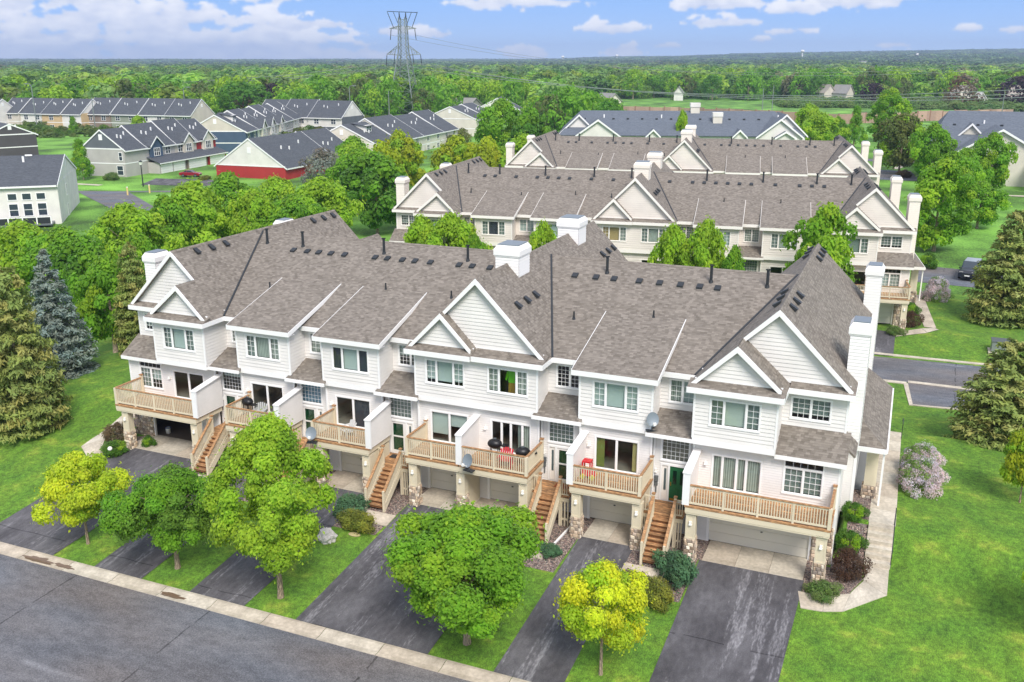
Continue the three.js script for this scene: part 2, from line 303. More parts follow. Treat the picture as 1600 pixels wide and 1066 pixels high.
const axis = (a, b, lo, hi, extra) => { // fine between a and b, then ever wider
  const s = new Set(extra); for (let q = a; q <= b; q++) s.add(q);
  for (let q = b, d = 1; q < hi; d *= 1.09) { q += d; s.add(+q.toFixed(2)); } for (let q = a, d = 1; q > lo; d *= 1.09) { q -= d; s.add(+q.toFixed(2)); }
  return [...s].sort((p, q) => p - q);
};
const GX = axis(-96, 30, -9500, 3200, [-45.3, -44.95, -1.45, -1.15, 1.25]), GZ = axis(-62, 16, -9500, 300, [1.7, 12.2, 12.26, -0.95, -3.2]);
const GH = GZ.map((z) => GX.map((x) => land(x, z)));
function find(A, v) { let lo = 0, hi = A.length - 2; while (lo < hi) { const m = (lo + hi + 1) >> 1; if (A[m] <= v) lo = m; else hi = m - 1; } return lo; }
function gy(x, z) { // height of the built sheet
  const i = find(GX, x), j = find(GZ, z), u = clamp((x - GX[i]) / (GX[i + 1] - GX[i]), 0, 1), v = clamp((z - GZ[j]) / (GZ[j + 1] - GZ[j]), 0, 1);
  const a = GH[j][i], b = GH[j][i + 1], c = GH[j + 1][i], d = GH[j + 1][i + 1];
  return u + v <= 1 ? a + (b - a) * u + (c - a) * v : d + (c - d) * (1 - u) + (b - d) * (1 - v);
}
{
  const near = (x, z) => x > -96 && x < 30 && z > -62 && z < 16;
  const P = [[], []], U = [[], []], Cc = [[], []];
  const col = (x, z) => {
    const d = Math.hypot(x, z - 43), n = noise(x / 40, 3, z / 40), n2 = noise(x / 9, 8, z / 9);
    let c = [0.15, 0.31, 0.045];
    const s = smooth(500, 900, d), patch = noise(x / 420, 1, z / 420);
    c = [lerp(c[0], 0.05, s), lerp(c[1], 0.105, s), lerp(c[2], 0.03, s)];
    if (patch > 0.1 && d > 900) c = [0.20, 0.30, 0.09];
    const k = 1 + n * 0.25 + n2 * 0.15; return c.map((q) => q * k * 1.3);
  };
  for (let j = 0; j < GZ.length - 1; j++) for (let i = 0; i < GX.length - 1; i++) {
    const k = near((GX[i] + GX[i + 1]) / 2, (GZ[j] + GZ[j + 1]) / 2) ? 1 : 0;
    const q = [[i, j], [i, j + 1], [i + 1, j], [i + 1, j], [i, j + 1], [i + 1, j + 1]];
    for (const [a, b] of q) { P[k].push(GX[a], GH[b][a], GZ[b]); U[k].push(GX[a], GZ[b]); if (!k) Cc[0].push(...col(GX[a], GZ[b])); }
  }
  for (const k of [0, 1]) {
    const g = new THREE.BufferGeometry(); g.setAttribute('position', new THREE.Float32BufferAttribute(P[k], 3)); g.setAttribute('uv', new THREE.Float32BufferAttribute(U[k], 2)); if (!k) g.setAttribute('color', new THREE.Float32BufferAttribute(Cc[0], 3));
    g.computeVertexNormals(); struct(mesh(k ? 'lawn' : 'ground', g, k ? M.lawn : M.ground));
  }
}
function patch(name, q, dy, mat, parent, res = 0.6, skirt = 0) { // four corners [x, z] laid on the land
  const P = [], U = [], W = Math.max(Math.hypot(q[1][0] - q[0][0], q[1][1] - q[0][1]), Math.hypot(q[2][0] - q[3][0], q[2][1] - q[3][1])), H = Math.max(Math.hypot(q[3][0] - q[0][0], q[3][1] - q[0][1]), Math.hypot(q[2][0] - q[1][0], q[2][1] - q[1][1]));
  const nu = Math.max(1, Math.ceil(W / res)), nv = Math.max(1, Math.ceil(H / res));
  const at = (u, v) => { const x = lerp(lerp(q[0][0], q[1][0], u), lerp(q[3][0], q[2][0], u), v), z = lerp(lerp(q[0][1], q[1][1], u), lerp(q[3][1], q[2][1], u), v); return V(x, gy(x, z) + dy, z); };
  const b = new MB(), uv = (u, v) => [u * W, v * H];
  for (let j = 0; j < nv; j++) for (let i = 0; i < nu; i++) { const u0 = i / nu, u1 = (i + 1) / nu, v0 = j / nv, v1 = (j + 1) / nv; b.quad(at(u0, v0), at(u0, v1), at(u1, v1), at(u1, v0), [uv(u0, v0), uv(u0, v1), uv(u1, v1), uv(u1, v0)]); }
  if (skirt) { const dn = (p) => V(p.x, p.y - skirt, p.z); for (let i = 0; i < nu; i++) for (const v of [0, 1]) { const a = at(i / nu, v), c = at((i + 1) / nu, v); b.quad(dn(a), dn(c), c, a); } for (let j = 0; j < nv; j++) for (const u of [0, 1]) { const a = at(u, j / nv), c = at(u, (j + 1) / nv); b.quad(dn(a), dn(c), c, a); } }
  return mesh(name, b, mat, parent);
}
// road in front with its concrete kerb
struct(patch('road', [[-120, 13.0], [40, 13.0], [40, 28], [-120, 28]], 0.0, M.asphalt, null, 1.2)).position.y = 0.085;
{
  const kerb = struct(grp('kerb', null, V(-30, -1.24, 12.6))), R = RNG(5);
  for (let x = -74; x < 14; x += 3.05) {
    const y0 = -1.21, b = new MB(), a = x + 0.012, c = x + 3.038, prof = [[12.16, y0], [12.32, y0 + 0.02], [12.62, y0 - 0.03], [12.74, y0 - 0.055], [13.03, y0 - 0.035], [13.03, y0 - 0.2], [12.16, y0 - 0.2]];
    for (let i = 0; i < prof.length; i++) { const p = prof[i], q = prof[(i + 1) % prof.length]; b.quad(V(a + 30, p[1] + 1.24, p[0] - 12.6), V(a + 30, q[1] + 1.24, q[0] - 12.6), V(c + 30, q[1] + 1.24, q[0] - 12.6), V(c + 30, p[1] + 1.24, p[0] - 12.6)); }
    mesh('kerb_section', b, [M.concrete, M.concrete2, M.concrete3][Math.floor(R() * 3)], kerb);
  }
}
// six drives, each with a concrete apron of slabs before the garage
const DRIVES = [[-44.4, -38.95, -44.0, -38.15, 3], [-36.1, -33.0, -35.9, -32.7, 2], [-30.0, -26.75, -29.7, -26.2, 2], [-23.85, -17.0, -23.5, -16.85, 4], [-13.88, -10.86, -13.6, -10.75, 2], [-7.62, -2.75, -7.45, -2.5, 3]];
DRIVES.forEach(([a, b, ta, tb, n], k) => {
  struct(patch('driveway', [[ta, 1.75], [tb, 1.75], [b, 12.16], [a, 12.16]], 0.028, std({ map: driveway(k * 7 + 3), roughness: 0.92 })));
  const ap = struct(grp('garage_apron', null, V((ta + tb) / 2, 0, 0.6)));
  for (let i = 0; i < n; i++) { const x0 = lerp(ta + 0.12, tb - 0.05, i / n) + 0.008, x1 = lerp(ta + 0.12, tb - 0.05, (i + 1) / n) - 0.008; const m = patch('slab', [[x0, -0.5], [x1, -0.5], [x1, 1.74], [x0, 1.74]], 0.04 + 0.003 * (i % 2), [M.concrete, M.concrete2, M.concrete3][(k + i) % 3], ap, 1.2, 0.06); m.position.set(-ap.position.x, 0, -0.6); }
});
// gravel beds
struct(patch('gravel_bed', [[-44.2, -0.7], [-2.4, -0.7], [-2.4, 1.72], [-44.2, 1.72]], 0.012, M.gravel, null, 0.5));
for (const q of [[[-10.82, 1.5], [-7.5, 1.5], [-7.62, 5.2], [-10.84, 5.2]], [[-16.9, 1.4], [-13.62, 1.4], [-13.85, 5.0], [-16.98, 5.0]], [[-26.3, 1.4], [-23.52, 1.4], [-23.8, 5.1], [-26.7, 5.1]], [[-32.75, 1.4], [-29.72, 1.4], [-29.9, 4.6], [-32.9, 4.6]], [[-38.2, 1.4], [-35.9, 1.4], [-36.0, 4.4], [-38.7, 4.4]],
  [[-10.5, -0.6], [-8.5, -0.6], [-7.5, 1.5], [-10.75, 1.5]], [[-16.7, -0.6], [-14.4, -0.6], [-13.65, 1.4], [-16.85, 1.4]], [[-26.2, -0.6], [-23.9, -0.6], [-23.5, 1.4], [-26.3, 1.4]], [[-32.2, -0.6], [-30, -0.6], [-29.7, 1.4], [-32.7, 1.4]], [[-38, -0.6], [-36, -0.6], [-35.9, 1.4], [-38.2, 1.4]],
  [[-1.46, -11], [0.0, -11], [0.0, 0.5], [-1.46, 0.5]], [[-2.48, -0.3], [0.08, 0.5], [-0.5, 2.2], [-2.5, 2.6]], [[-46.2, -9], [-44.98, -9], [-44.98, 1.2], [-46.1, 1.2]], [[-45.9, 1.2], [-43.7, -0.3], [-43.95, 2.5], [-45.3, 2.5]]]) struct(patch('gravel_bed', q, 0.016, M.gravel, null, 0.5));
// small slabs at the foot of the stairs
for (const [a, b, z0, z1] of [[-25.5, -23.62, 3.15, 4.2], [-16.92, -14.75, 3.15, 4.2], [-10.8, -9.0, 3.15, 4.2], [-31.7, -29.9, 3.1, 4.1], [-37.6, -36.1, 3.1, 4.1]]) struct(patch('stair_landing_slab', [[a, z0], [b, z0], [b, z1], [a, z1]], 0.05, M.concrete3, null, 0.6, 0.08));
// footpath round the right end of the near row, with steps and a handrail
{
  const path = struct(grp('footpath', null, V(0.6, 0, -5)));
  const put = (q, m, dy = 0.035) => { const s = patch('slab', q, dy, m, path, 0.6, 0.08); s.position.set(-0.6, 0, 5); return s; };
  put([[-2.66, 2.62], [-1.5, 2.6], [-1.45, 3.72], [-2.4, 3.78]], M.concrete3); put([[-1.49, 2.6], [-0.42, 2.05], [-0.62, 3.42], [-1.44, 3.71]], M.concrete); put([[-0.41, 2.04], [0.09, 0.72], [1.14, 1.62], [-0.61, 3.41]], M.concrete2); put([[0.09, 0.7], [0.06, -0.9], [1.16, -0.9], [1.15, 1.6]], M.concrete);
  for (let i = 0; i < 6; i++) { const z1 = -0.92 - i * 0.37, y = 0.2 * (i + 1) + 0.02; const s = mesh('step', new MB().box(0.02, 1.2, y - 0.5, y, z1 - 0.44, z1), i % 2 ? M.concrete : M.concrete2, path); s.position.set(-0.6, 0, 5); }
  for (let i = 0; i < 8; i++) { const z1 = -3.2 - i * 1.68, x0 = 0.0, x1 = 1.27; put([[x0, z1 - 1.665], [x1, z1 - 1.665], [x1, z1], [x0, z1]], [M.concrete2, M.concrete, M.concrete3][i % 3]); }
  const left = struct(grp('footpath', null, V(-46, 0, 0)));
  [[[-44.42, 2.6], [-44.42, 3.62], [-45.25, 3.64], [-45.25, 2.5]], [[-45.26, 2.5], [-45.26, 3.63], [-46.75, 2.7], [-46.05, 1.4]], [[-46.06, 1.38], [-46.76, 2.68], [-47.3, -1.2], [-46.2, -1.2]], [[-46.2, -1.22], [-47.3, -1.22], [-47.3, -3.2], [-46.2, -3.2]], [[-46.2, -3.22], [-47.3, -3.22], [-47.3, -5.2], [-46.2, -5.2]]].forEach((q, i) => { const s = patch('slab', q, 0.035, [M.concrete3, M.concrete, M.concrete2][i % 3], left, 0.6, 0.08); s.position.set(46, 0, 0); });
}
// street between the rows and the neighbourhood street to the left
struct(patch('road', [[-60, -31.5], [14, -31.5], [14, -38.4], [-60, -34.5]], 0.03, M.asphalt, null, 1.5)); struct(patch('road', [[1.5, -66], [30, -64], [30, -71], [1.5, -74]], 0.03, M.asphalt, null, 1.5));
struct(patch('driveway', [[-5.5, -44.4], [0.35, -43.8], [0.35, -38.2], [-5.5, -37.6]], 0.04, std({ map: driveway(63), roughness: 0.92 }))); struct(patch('footpath', [[0.4, -43.9], [0.4, -42.7], [2.9, -44.6], [2.5, -46.0]], 0.045, M.concrete3)); struct(patch('footpath', [[2.5, -46.1], [2.9, -44.7], [3.9, -46.2], [3.5, -47.2]], 0.045, M.concrete)); struct(patch('footpath', [[2.7, -47.1], [3.7, -47.1], [2.6, -60], [1.5, -60]], 0.045, M.concrete3));
struct(patch('parking_bay', [[2.0, -26.2], [9, -27.2], [9, -31.4], [1.6, -31.4]], 0.034, std({ map: T.asphalt, color: rgb(255, 252, 250), roughness: 0.92 })));
for (const q of [[[-60, -31.0], [1.5, -31.0], [1.5, -31.5], [-60, -31.5]], [[1.6, -31.4], [9, -31.4], [9, -31.9], [1.6, -31.9]], [[-2, -38.15], [14, -38.75], [14, -39.2], [-2, -38.6]], [[1.3, -30.9], [1.6, -31.2], [2.0, -26.2], [1.75, -26.2]], [[1.75, -26.2], [2.0, -26.4], [9, -27.3], [9, -26.9]]]) struct(patch('kerb', q, 0.06, M.concrete, null, 1.2, 0.1));
struct(patch('road', [[-178, -96], [-158, -99], [-120, -120], [-118, -112]], 0.03, M.asphalt, null, 3)); struct(patch('road', [[-156, -100], [-148, -105], [-122, -86], [-128, -82]], 0.05, M.asphalt, null, 3));
struct(patch('driveway', [[-158, -124], [-141, -127], [-138, -118], [-153, -114]], 0.05, std({ map: driveway(55), roughness: 0.92 }), null, 3));
struct(patch('footpath', [[-176, -107], [-160, -109], [-160, -110.5], [-176, -108.5]], 0.04, M.concrete, null, 3)); struct(patch('footpath', [[-4, -180], [-2.4, -181], [2.4, -210], [0.6, -210]], 0.06, M.concrete, null, 3)); struct(patch('road', [[-12, -196], [14, -200], [14, -206], [-12, -202]], 0.06, M.asphalt, null, 3)); struct(patch('parking_bay', [[-8, -160], [2, -160], [0, -178], [-7, -178]], 0.05, M.asphalt, null, 3));
struct(patch('footpath', [[10, -140.5], [26, -142.5], [26, -144], [10, -142]], 0.06, M.concrete, null, 3));
// ---------------------------------------------------------------- the brown roofed townhouse rows
// lapped boards on a wall: o corner, u along, n out, openings cut, l/r slanting ends for gables
function lap(b, o, u, n, W, H, { holes = [], e = 0.2, l = () => 0, r = () => W, d = 0.03 } = {}) {
  const P = (s, v, k) => V(o.x + u.x * s + n.x * k, o.y + v, o.z + u.z * s + n.z * k);
  for (let v0 = 0; v0 < H - 1e-6; v0 += e) {
    const v1 = Math.min(v0 + e, H), cut = [v0, v1]; for (const h of holes) for (const q of [h[2], h[3]]) if (q > v0 + 1e-4 && q < v1 - 1e-4) cut.push(q);
    cut.sort((p, q) => p - q);
    for (let i = 0; i < cut.length - 1; i++) {
      const a = cut[i], c = cut[i + 1], ka = d * (1 - (a - v0) / e), kc = d * (1 - (c - v0) / e), mid = (a + c) / 2;
      let seg = [[null, null]]; // null: the slanting end
      for (const h of holes) if (mid > h[2] && mid < h[3]) { const out = []; for (const s of seg) { const s0 = s[0] ?? -1e9, s1 = s[1] ?? 1e9; if (h[1] <= s0 || h[0] >= s1) { out.push(s); continue; } if (h[0] > s0) out.push([s[0], h[0]]); if (h[1] < s1) out.push([h[1], s[1]]); } seg = out; }
      for (const [s0, s1] of seg) {
        const la = s0 ?? l(a), ra = s1 ?? r(a), lc = s0 ?? l(c), rc = s1 ?? r(c); if (ra <= la + 0.005) continue;
        const rr = Math.max(rc, lc);
        b.quad(P(la, a, ka), P(ra, a, ka), P(rr, c, kc), P(lc, c, kc), [[la, o.y + a], [ra, o.y + a], [rr, o.y + c], [lc, o.y + c]]);
        if (i === 0) b.quad(P(la, a, -0.02), P(ra, a, -0.02), P(ra, a, ka), P(la, a, ka));
        b.quad(P(la, a, -0.09), P(lc, c, -0.09), P(rr, c, -0.09), P(ra, a, -0.09)); // inner face
      }
    }
  }
  return b;
}
const ZP = V(0, 0, 1), XP = V(1, 0, 0), XN = V(-1, 0, 0);
// a window facing +z in an opening: frame, sashes with panes and bars, something behind
function windowZ(par, off, name, x0, x1, y0, y1, z, { cut = [0.5], grid = [], fill = [], trim = M.trim, tw = 0.075, pane = M.pane, transom = 0, sill = true } = {}) {
  const w = grp(name, par, off), f = new MB(), p = 0.045;
  f.box(x0 - tw, x1 + tw, y1, y1 + tw, z - 0.04, z + p).box(x0 - tw, x1 + tw, y0 - tw, y0, z - 0.04, z + p + (sill ? 0.02 : 0)).box(x0 - tw, x0, y0, y1, z - 0.04, z + p).box(x1, x1 + tw, y0, y1, z - 0.04, z + p);
  const inner = 0.03, ed = [0, ...cut, 1], W = x1 - x0, top = transom ? y1 - transom : y1;
  for (const c of cut) f.box(x0 + c * W - 0.032, x0 + c * W + 0.032, y0, top, z - 0.06, z + 0.028);
  if (transom) f.box(x0, x1, top - 0.045, top + 0.045, z - 0.06, z + 0.03);
  for (let i = 0; i < ed.length - 1; i++) { // thin sash round every pane
    const a = x0 + ed[i] * W + (i ? 0.032 : 0), c = x0 + ed[i + 1] * W - (i < ed.length - 2 ? 0.032 : 0), t = transom ? top - 0.045 : y1;
    f.box(a, c, y0, y0 + inner, z - 0.055, z + 0.012).box(a, c, t - inner, t, z - 0.055, z + 0.012).box(a, a + inner, y0 + inner, t - inner, z - 0.055, z + 0.012).box(c - inner, c, y0 + inner, t - inner, z - 0.055, z + 0.012);
  }
  mesh('frame', f, trim, w);
  const sash = (a, c, b0, b1, g, fl, pm) => {
    mesh('pane', new MB().quad(V(a, b0, z - 0.03), V(c, b0, z - 0.03), V(c, b1, z - 0.03), V(a, b1, z - 0.03)), pm ?? pane, w);
    if (g) { const m = new MB(); for (let i = 1; i < g[0]; i++) { const x = lerp(a, c, i / g[0]); m.box(x - 0.009, x + 0.009, b0, b1, z - 0.024, z - 0.008); } for (let i = 1; i < g[1]; i++) { const y = lerp(b0, b1, i / g[1]); m.box(a, c, y - 0.009, y + 0.009, z - 0.023, z - 0.009); } mesh('muntin', m, trim, w); }
    if (fl) for (const [mat, share = 1, ua = 0, ub = 1] of Array.isArray(fl[0]) ? fl : [fl]) mesh('blind', new MB().box(lerp(a - 0.03, c + 0.03, ua), lerp(a - 0.03, c + 0.03, ub), lerp(b1, b0, share), b1, z - 0.16, z - 0.14), mat, w);  // blinds and curtains, also the grey panels painted as sky reflection
  };
  for (let i = 0; i < ed.length - 1; i++) { const a = x0 + ed[i] * W + (i ? 0.062 : 0.03), c = x0 + ed[i + 1] * W - (i < ed.length - 2 ? 0.062 : 0.03), t = (transom ? top - 0.045 : y1) - 0.045; sash(a, c, y0 + 0.03, t + 0.015, grid[i], fill[i]); }
  if (transom) sash(x0 + 0.045, x1 - 0.045, top + 0.05, y1 - 0.045, [5, 1], null);
  return w;
}
const STONES = [[198, 176, 150], [214, 196, 172], [172, 150, 128], [222, 208, 186], [156, 142, 130], [206, 184, 162], [188, 170, 154], [228, 216, 198]];
function stoneFace(b, R, o, u, n, W, H, s = 0.19) { // rounded field stones standing proud of the mortar
  const rows = Math.round(H / s); let y = 0;
  for (let r = 0; r < rows; r++) {
    const h = H / rows; let x = -R() * s * 0.5;
    while (x < W) {
      const w = s * (0.7 + R() * 0.8), a = Math.max(0, x), c = Math.min(W, x + w); x += w; if (c - a < 0.04) continue;
      const g = 0.011, k = 0.028 + R() * 0.03, jy = (R() - 0.5) * 0.05, y0 = Math.max(0, y + g + jy), y1 = Math.min(H, y + h - g + jy), m = 0.03;
      const P = (p, q, d) => V(o.x + u.x * p + n.x * d, o.y + q, o.z + u.z * p + n.z * d), L = [P(a + g, y0, 0), P(c - g, y0, 0), P(c - g, y1, 0), P(a + g, y1, 0)];
      const T2 = [P(a + g + m, y0 + m * 0.8, k), P(c - g - m * R(), y0 + m * R(), k), P(c - g - m, y1 - m, k), P(a + g + m * R(), y1 - m * R(), k)];
      const n0 = b.p.length; b.quad(T2[0], T2[1], T2[2], T2[3]); for (let i = 0; i < 4; i++) b.quad(L[i], L[(i + 1) % 4], T2[(i + 1) % 4], T2[i]);
      const cc = STONES[Math.floor(R() * STONES.length)], l = 0.8 + R() * 0.35, C3 = cc.map((q) => lin(q * l)); for (let i = n0; i < b.p.length; i += 3) b.c.push(...C3);
    }
    y += h;
  }
}
function stonePier(par, off, R, x0, x1, y0, y1, z0, z1, name = 'stone_base') {
  const core = mesh(name, new MB().box(x0, x1, y0, y1, z0, z1), M.mortar, par); if (off) core.position.copy(off);
  const b = new MB(); b.c = [];
  stoneFace(b, R, V(x0, y0, z1), XP, ZP, x1 - x0, y1 - y0); stoneFace(b, R, V(x1, y0, z1), V(0, 0, -1), XP, z1 - z0, y1 - y0); stoneFace(b, R, V(x0, y0, z0), ZP, XN, z1 - z0, y1 - y0);
  tag(mesh('stone', b, M.stone, core), null, null, null, 'stuff');
}
function railing(par, off, a, b, y, { post = true, h = 1.0, gap = 0.125, ends = [0, 0], inter = 0 } = {}) { // level rail between two points [x, z]
  const A = V(a[0], 0, a[1]), B = V(b[0], 0, b[1]), L = A.distanceTo(B), d = B.clone().sub(A).normalize(), at = (s, yy) => V(A.x + d.x * s, yy, A.z + d.z * s);
  const r = grp('railing', par, off);
  mesh('top_rail', new MB().bar(at(0, y + h), at(L, y + h), 0.13, 0.045), M.railwood, r);
  mesh('bottom_rail', new MB().bar(at(0, y + h - 0.07), at(L, y + h - 0.07), 0.05, 0.09).bar(at(0, y + 0.13), at(L, y + 0.13), 0.05, 0.09), M.cream, r);
  const bl = new MB(), n = Math.round(L / gap); for (let i = 0; i < n; i++) { const s = (i + 0.5) / n * L; bl.bar(at(s, y + 0.15), at(s, y + h - 0.08), 0.042, 0.042, V(d.z, 0, -d.x)); }
  tag(mesh('balusters', bl, M.cream, r), null, null, null, 'stuff');
  for (let i = 1; i <= inter; i++) { const s = i / (inter + 1) * L, p = at(s, 0); mesh('post', new MB().box(p.x - 0.05, p.x + 0.05, y - 0.02, y + h - 0.03, p.z - 0.05, p.z + 0.05), M.cream, r); }
  return r;
}
function chimney(par, O, x0, x1, z0, z1, yb, yt, m) {
  const c = grp('chimney', par, O), b = new MB(); const H = yt - 0.62 - yb;
  lap(b, V(x0, yb, z1), XP, ZP, x1 - x0, H, { e: 0.17, d: 0.02 }); lap(b, V(x1, yb, z1), V(0, 0, -1), XP, z1 - z0, H, { e: 0.17, d: 0.02 }); lap(b, V(x1, yb, z0), XN, V(0, 0, -1), x1 - x0, H, { e: 0.17, d: 0.02 }); lap(b, V(x0, yb, z0), ZP, XN, z1 - z0, H, { e: 0.17, d: 0.02 });
  mesh('chase', b, m, c);
  const k = 0.09, y = yt - 0.62, cap = new MB(); cap.box(x0 - 0.05, x1 + 0.05, y - 0.02, y + 0.06, z0 - 0.05, z1 + 0.05).box(x0 - k, x1 + k, y + 0.06, y + 0.36, z0 - k, z1 + k);
  const q = (t, yy) => [V(x0 - k + t, yy, z0 - k + t), V(x1 + k - t, yy, z0 - k + t), V(x1 + k - t, yy, z1 + k - t), V(x0 - k + t, yy, z1 + k - t)], A = q(0, y + 0.36), B = q(0.16, yt); for (let i = 0; i < 4; i++) cap.quad(A[(i + 1) % 4], A[i], B[i], B[(i + 1) % 4]);
  mesh('chimney_cap', cap, m, c);
  mesh('chimney_lid', new MB().box(x0 + 0.08, x1 - 0.08, yt - 0.01, yt + 0.035, z0 + 0.08, z1 - 0.08), M.lid, c);
  return c;
}
// L: bumps [{ t, a, b, z, side, ... }], left and right end walls, level of detail 2 | 1 | 0
function townhouseRow(name, label, pose, L) {
  const ca = Math.cos(pose.yaw), sa = Math.sin(pose.yaw), mx = (L.left + L.right) / 2, W0 = [mx, 0, -10.2];
  const root = grp(name, null, V(ca * W0[0] + sa * W0[2] + pose.t[0], pose.t[1], -sa * W0[0] + ca * W0[2] + pose.t[2]));
  root.rotation.y = pose.yaw; tag(root, label, 'townhouses', null);
  const O = V(-W0[0], 0, -W0[2]), R = RNG(L.seed), D = L.detail, sd = L.siding, tr = L.trim;
  const part = (n, b, m, p = root) => { const k = mesh(n, b, m, p); if (p === root) k.position.copy(O); return k; };
  const box = (n, x0, x1, y0, y1, z0, z1, m) => part(n, new MB().box(x0, x1, y0, y1, z0, z1), m);
  const EV = 8.45, RY = 12.0, RZ = -10.2, SL = (RY - EV) / 9.0; // main roof
  const bumps = L.bumps, first = bumps[0], last = bumps[bumps.length - 1], C = bumps.find((q) => q.t === 'C');
  const TH = 0.14;
  // ---- roofs
  const X = V(1, 0, 0), xl = first.a + 0.4, xr = last.b - 0.5;
  part('roof', new MB().slab([V(xl, EV, -1.2), V(xr, EV, -1.2), V(xr, RY, RZ), V(xl, RY, RZ)], TH, X), M.shingle);
  part('roof', new MB().slab([V(xr, EV, -19.2), V(xl, EV, -19.2), V(xl, RY, RZ), V(xr, RY, RZ)], TH, X), M.shingle);
  part('ridge_cap', new MB().slab([V(xl, RY + 0.025, RZ), V(xr, RY + 0.025, RZ), V(xr, RY - 0.05, RZ + 0.17), V(xl, RY - 0.05, RZ + 0.17)], 0.03, X).slab([V(xl, RY + 0.025, RZ), V(xr, RY + 0.025, RZ), V(xr, RY - 0.05, RZ - 0.17), V(xl, RY - 0.05, RZ - 0.17)], 0.03, X), M.shingle);
  for (const q of bumps) if (q.t === 'm') { // lower pitched roof of a bay, dying into the main slope
    const x0 = q.a - 0.32, x1 = q.b + 0.32, zf = q.z + 0.42, zt = -5.4, yt = EV + 4.2 * SL, s = (yt - EV) / (zf - zt), lf = 0.03;
    part('roof', new MB().slab([V(x0, EV + lf, zf), V(x1, EV + lf, zf), V(x1, yt + lf, zt), V(x0, yt + lf, zt)], TH, X), M.shingle);
    part('fascia', new MB().box(x0, x1, EV - 0.26, EV + 0.01, zf - 0.035, zf + 0.012), tr);
    for (const [xx, k] of [[x0, -1], [x1, 1]]) { const a = k < 0 ? xx - 0.03 : xx, c = a + 0.03; part('rake_board', new MB().hex([V(a, EV - 0.26, zf + 0.012), V(c, EV - 0.26, zf + 0.012), V(c, EV + 0.02, zf + 0.012), V(a, EV + 0.02, zf + 0.012), V(a, yt - 0.2, zt), V(c, yt - 0.2, zt), V(c, yt + lf + 0.005, zt), V(a, yt + lf + 0.005, zt)]), tr); }
    part('soffit', new MB().box(x0, x1, EV - 0.25, EV - 0.22, q.z - 0.2, zf - 0.04), tr);
  }
  // ---- cross gables: ridge running front to back, a small gable in front of one side
  const crosses = [
    { xc: first.b - 3.41, yr: 12.2, eL: L.left - 0.3, eR: first.b + 0.33, zF: -1.25, zB: -19.5, zf: -1.6, sm: { xp: first.b - 2.2 + 0.45, side: 1, z: first.z + 0.02, xin: first.a - 0.3 }, q: first },
    { xc: (C.a + C.b) / 2, yr: 12.55, eL: C.a - 0.4, eR: C.b + 0.4, zF: -0.25, zB: -20.2, zf: -0.6, sm: { xp: C.a + 1.66, side: -1, z: 0.1, xin: C.a + 3.65 }, q: C },
    { xc: last.b - 0.45, yr: 12.2, eL: last.a - 0.33, eR: L.right + 0.3, zF: -1.25, zB: -19.5, zf: -1.6, sm: { xp: last.b - 2.05, side: -1, z: last.z + 0.02, xin: last.b + 0.3 }, q: last },
  ];
  for (const g of crosses) {
    const yL = EV, yR = EV, at = (x) => x < g.xc ? g.yr - (g.xc - x) * (g.yr - yL) / (g.xc - g.eL) : g.yr - (x - g.xc) * (g.yr - yR) / (g.eR - g.xc);
    const s = g.sm, k = s.side, out = k < 0 ? g.eL : g.eR, oth = k < 0 ? g.eR : g.eL, yp = at(s.xp), Zv = V(0, 0, 1);
    part('roof', new MB().slab([V(g.xc, g.yr, g.zF), V(g.xc, g.yr, g.zB), V(oth, EV, g.zB), V(oth, EV, g.zF)], TH, Zv), M.shingle);
    part('roof', new MB().slab([V(g.xc, g.yr, g.zF), V(g.xc, g.yr, g.zB), V(out, EV, g.zB), V(out, EV, s.z), V(s.xp, yp, s.z), V(s.xp, yp, g.zF)], TH, Zv), M.shingle);
    part('roof', new MB().slab([V(s.xp, yp - 0.002, s.z), V(s.xin, EV + 0.05, s.z), V(s.xin, EV + 0.05, g.zf - 0.3), V(s.xp, yp - 0.002, g.zf - 0.3)], TH, Zv), M.shingle);
    const rc = (x, y, z0, z1, dl, dr) => part('ridge_cap', new MB().slab([V(x, y + 0.025, z0), V(x, y + 0.025, z1), V(x - 0.13, y + 0.025 - 0.13 * dl, z1), V(x - 0.13, y + 0.025 - 0.13 * dl, z0)], 0.03, Zv).slab([V(x, y + 0.025, z0), V(x, y + 0.025, z1), V(x + 0.13, y + 0.025 - 0.13 * dr, z1), V(x + 0.13, y + 0.025 - 0.13 * dr, z0)], 0.03, Zv), M.shingle);
    rc(g.xc, g.yr, g.zF, g.zB, (g.yr - EV) / (g.xc - g.eL), (g.yr - EV) / (g.eR - g.xc)); rc(s.xp, yp, s.z, g.zF, 1, 1);
    // back gable wall and the small gable beside it
    { const b = new MB(); b.prism([[g.eL + 0.3, EV - 0.3], [g.eR - 0.3, EV - 0.3], [g.eR - 0.3, EV + 0.15], [g.xc, g.yr - 0.15], [g.eL + 0.3, EV + 0.15]], g.zB + 0.35, g.zB + 0.4); part('gable_wall', b, sd); }
    if (g.q.t === 'L') { const xp = g.eR + 0.2 - 1.7 + 1.1, zb = g.zB - 0.9, b = new MB(); b.slab([V(xp, 10.4, zb), V(xp + 2.0, 8.45, zb), V(xp + 2.0, 8.45, -17), V(xp, 10.4, -17)], TH, Zv).slab([V(xp, 10.4, zb), V(xp - 2.0, 8.45, zb), V(xp - 2.0, 8.45, -17), V(xp, 10.4, -17)], TH, Zv); part('roof', b, M.shingle); }
    // front gable walls
    const base = EV + 0.28, hB = g.yr - 0.2 - base, sl = (g.yr - EV) / (g.xc - g.eL), sr = (g.yr - EV) / (g.eR - g.xc);
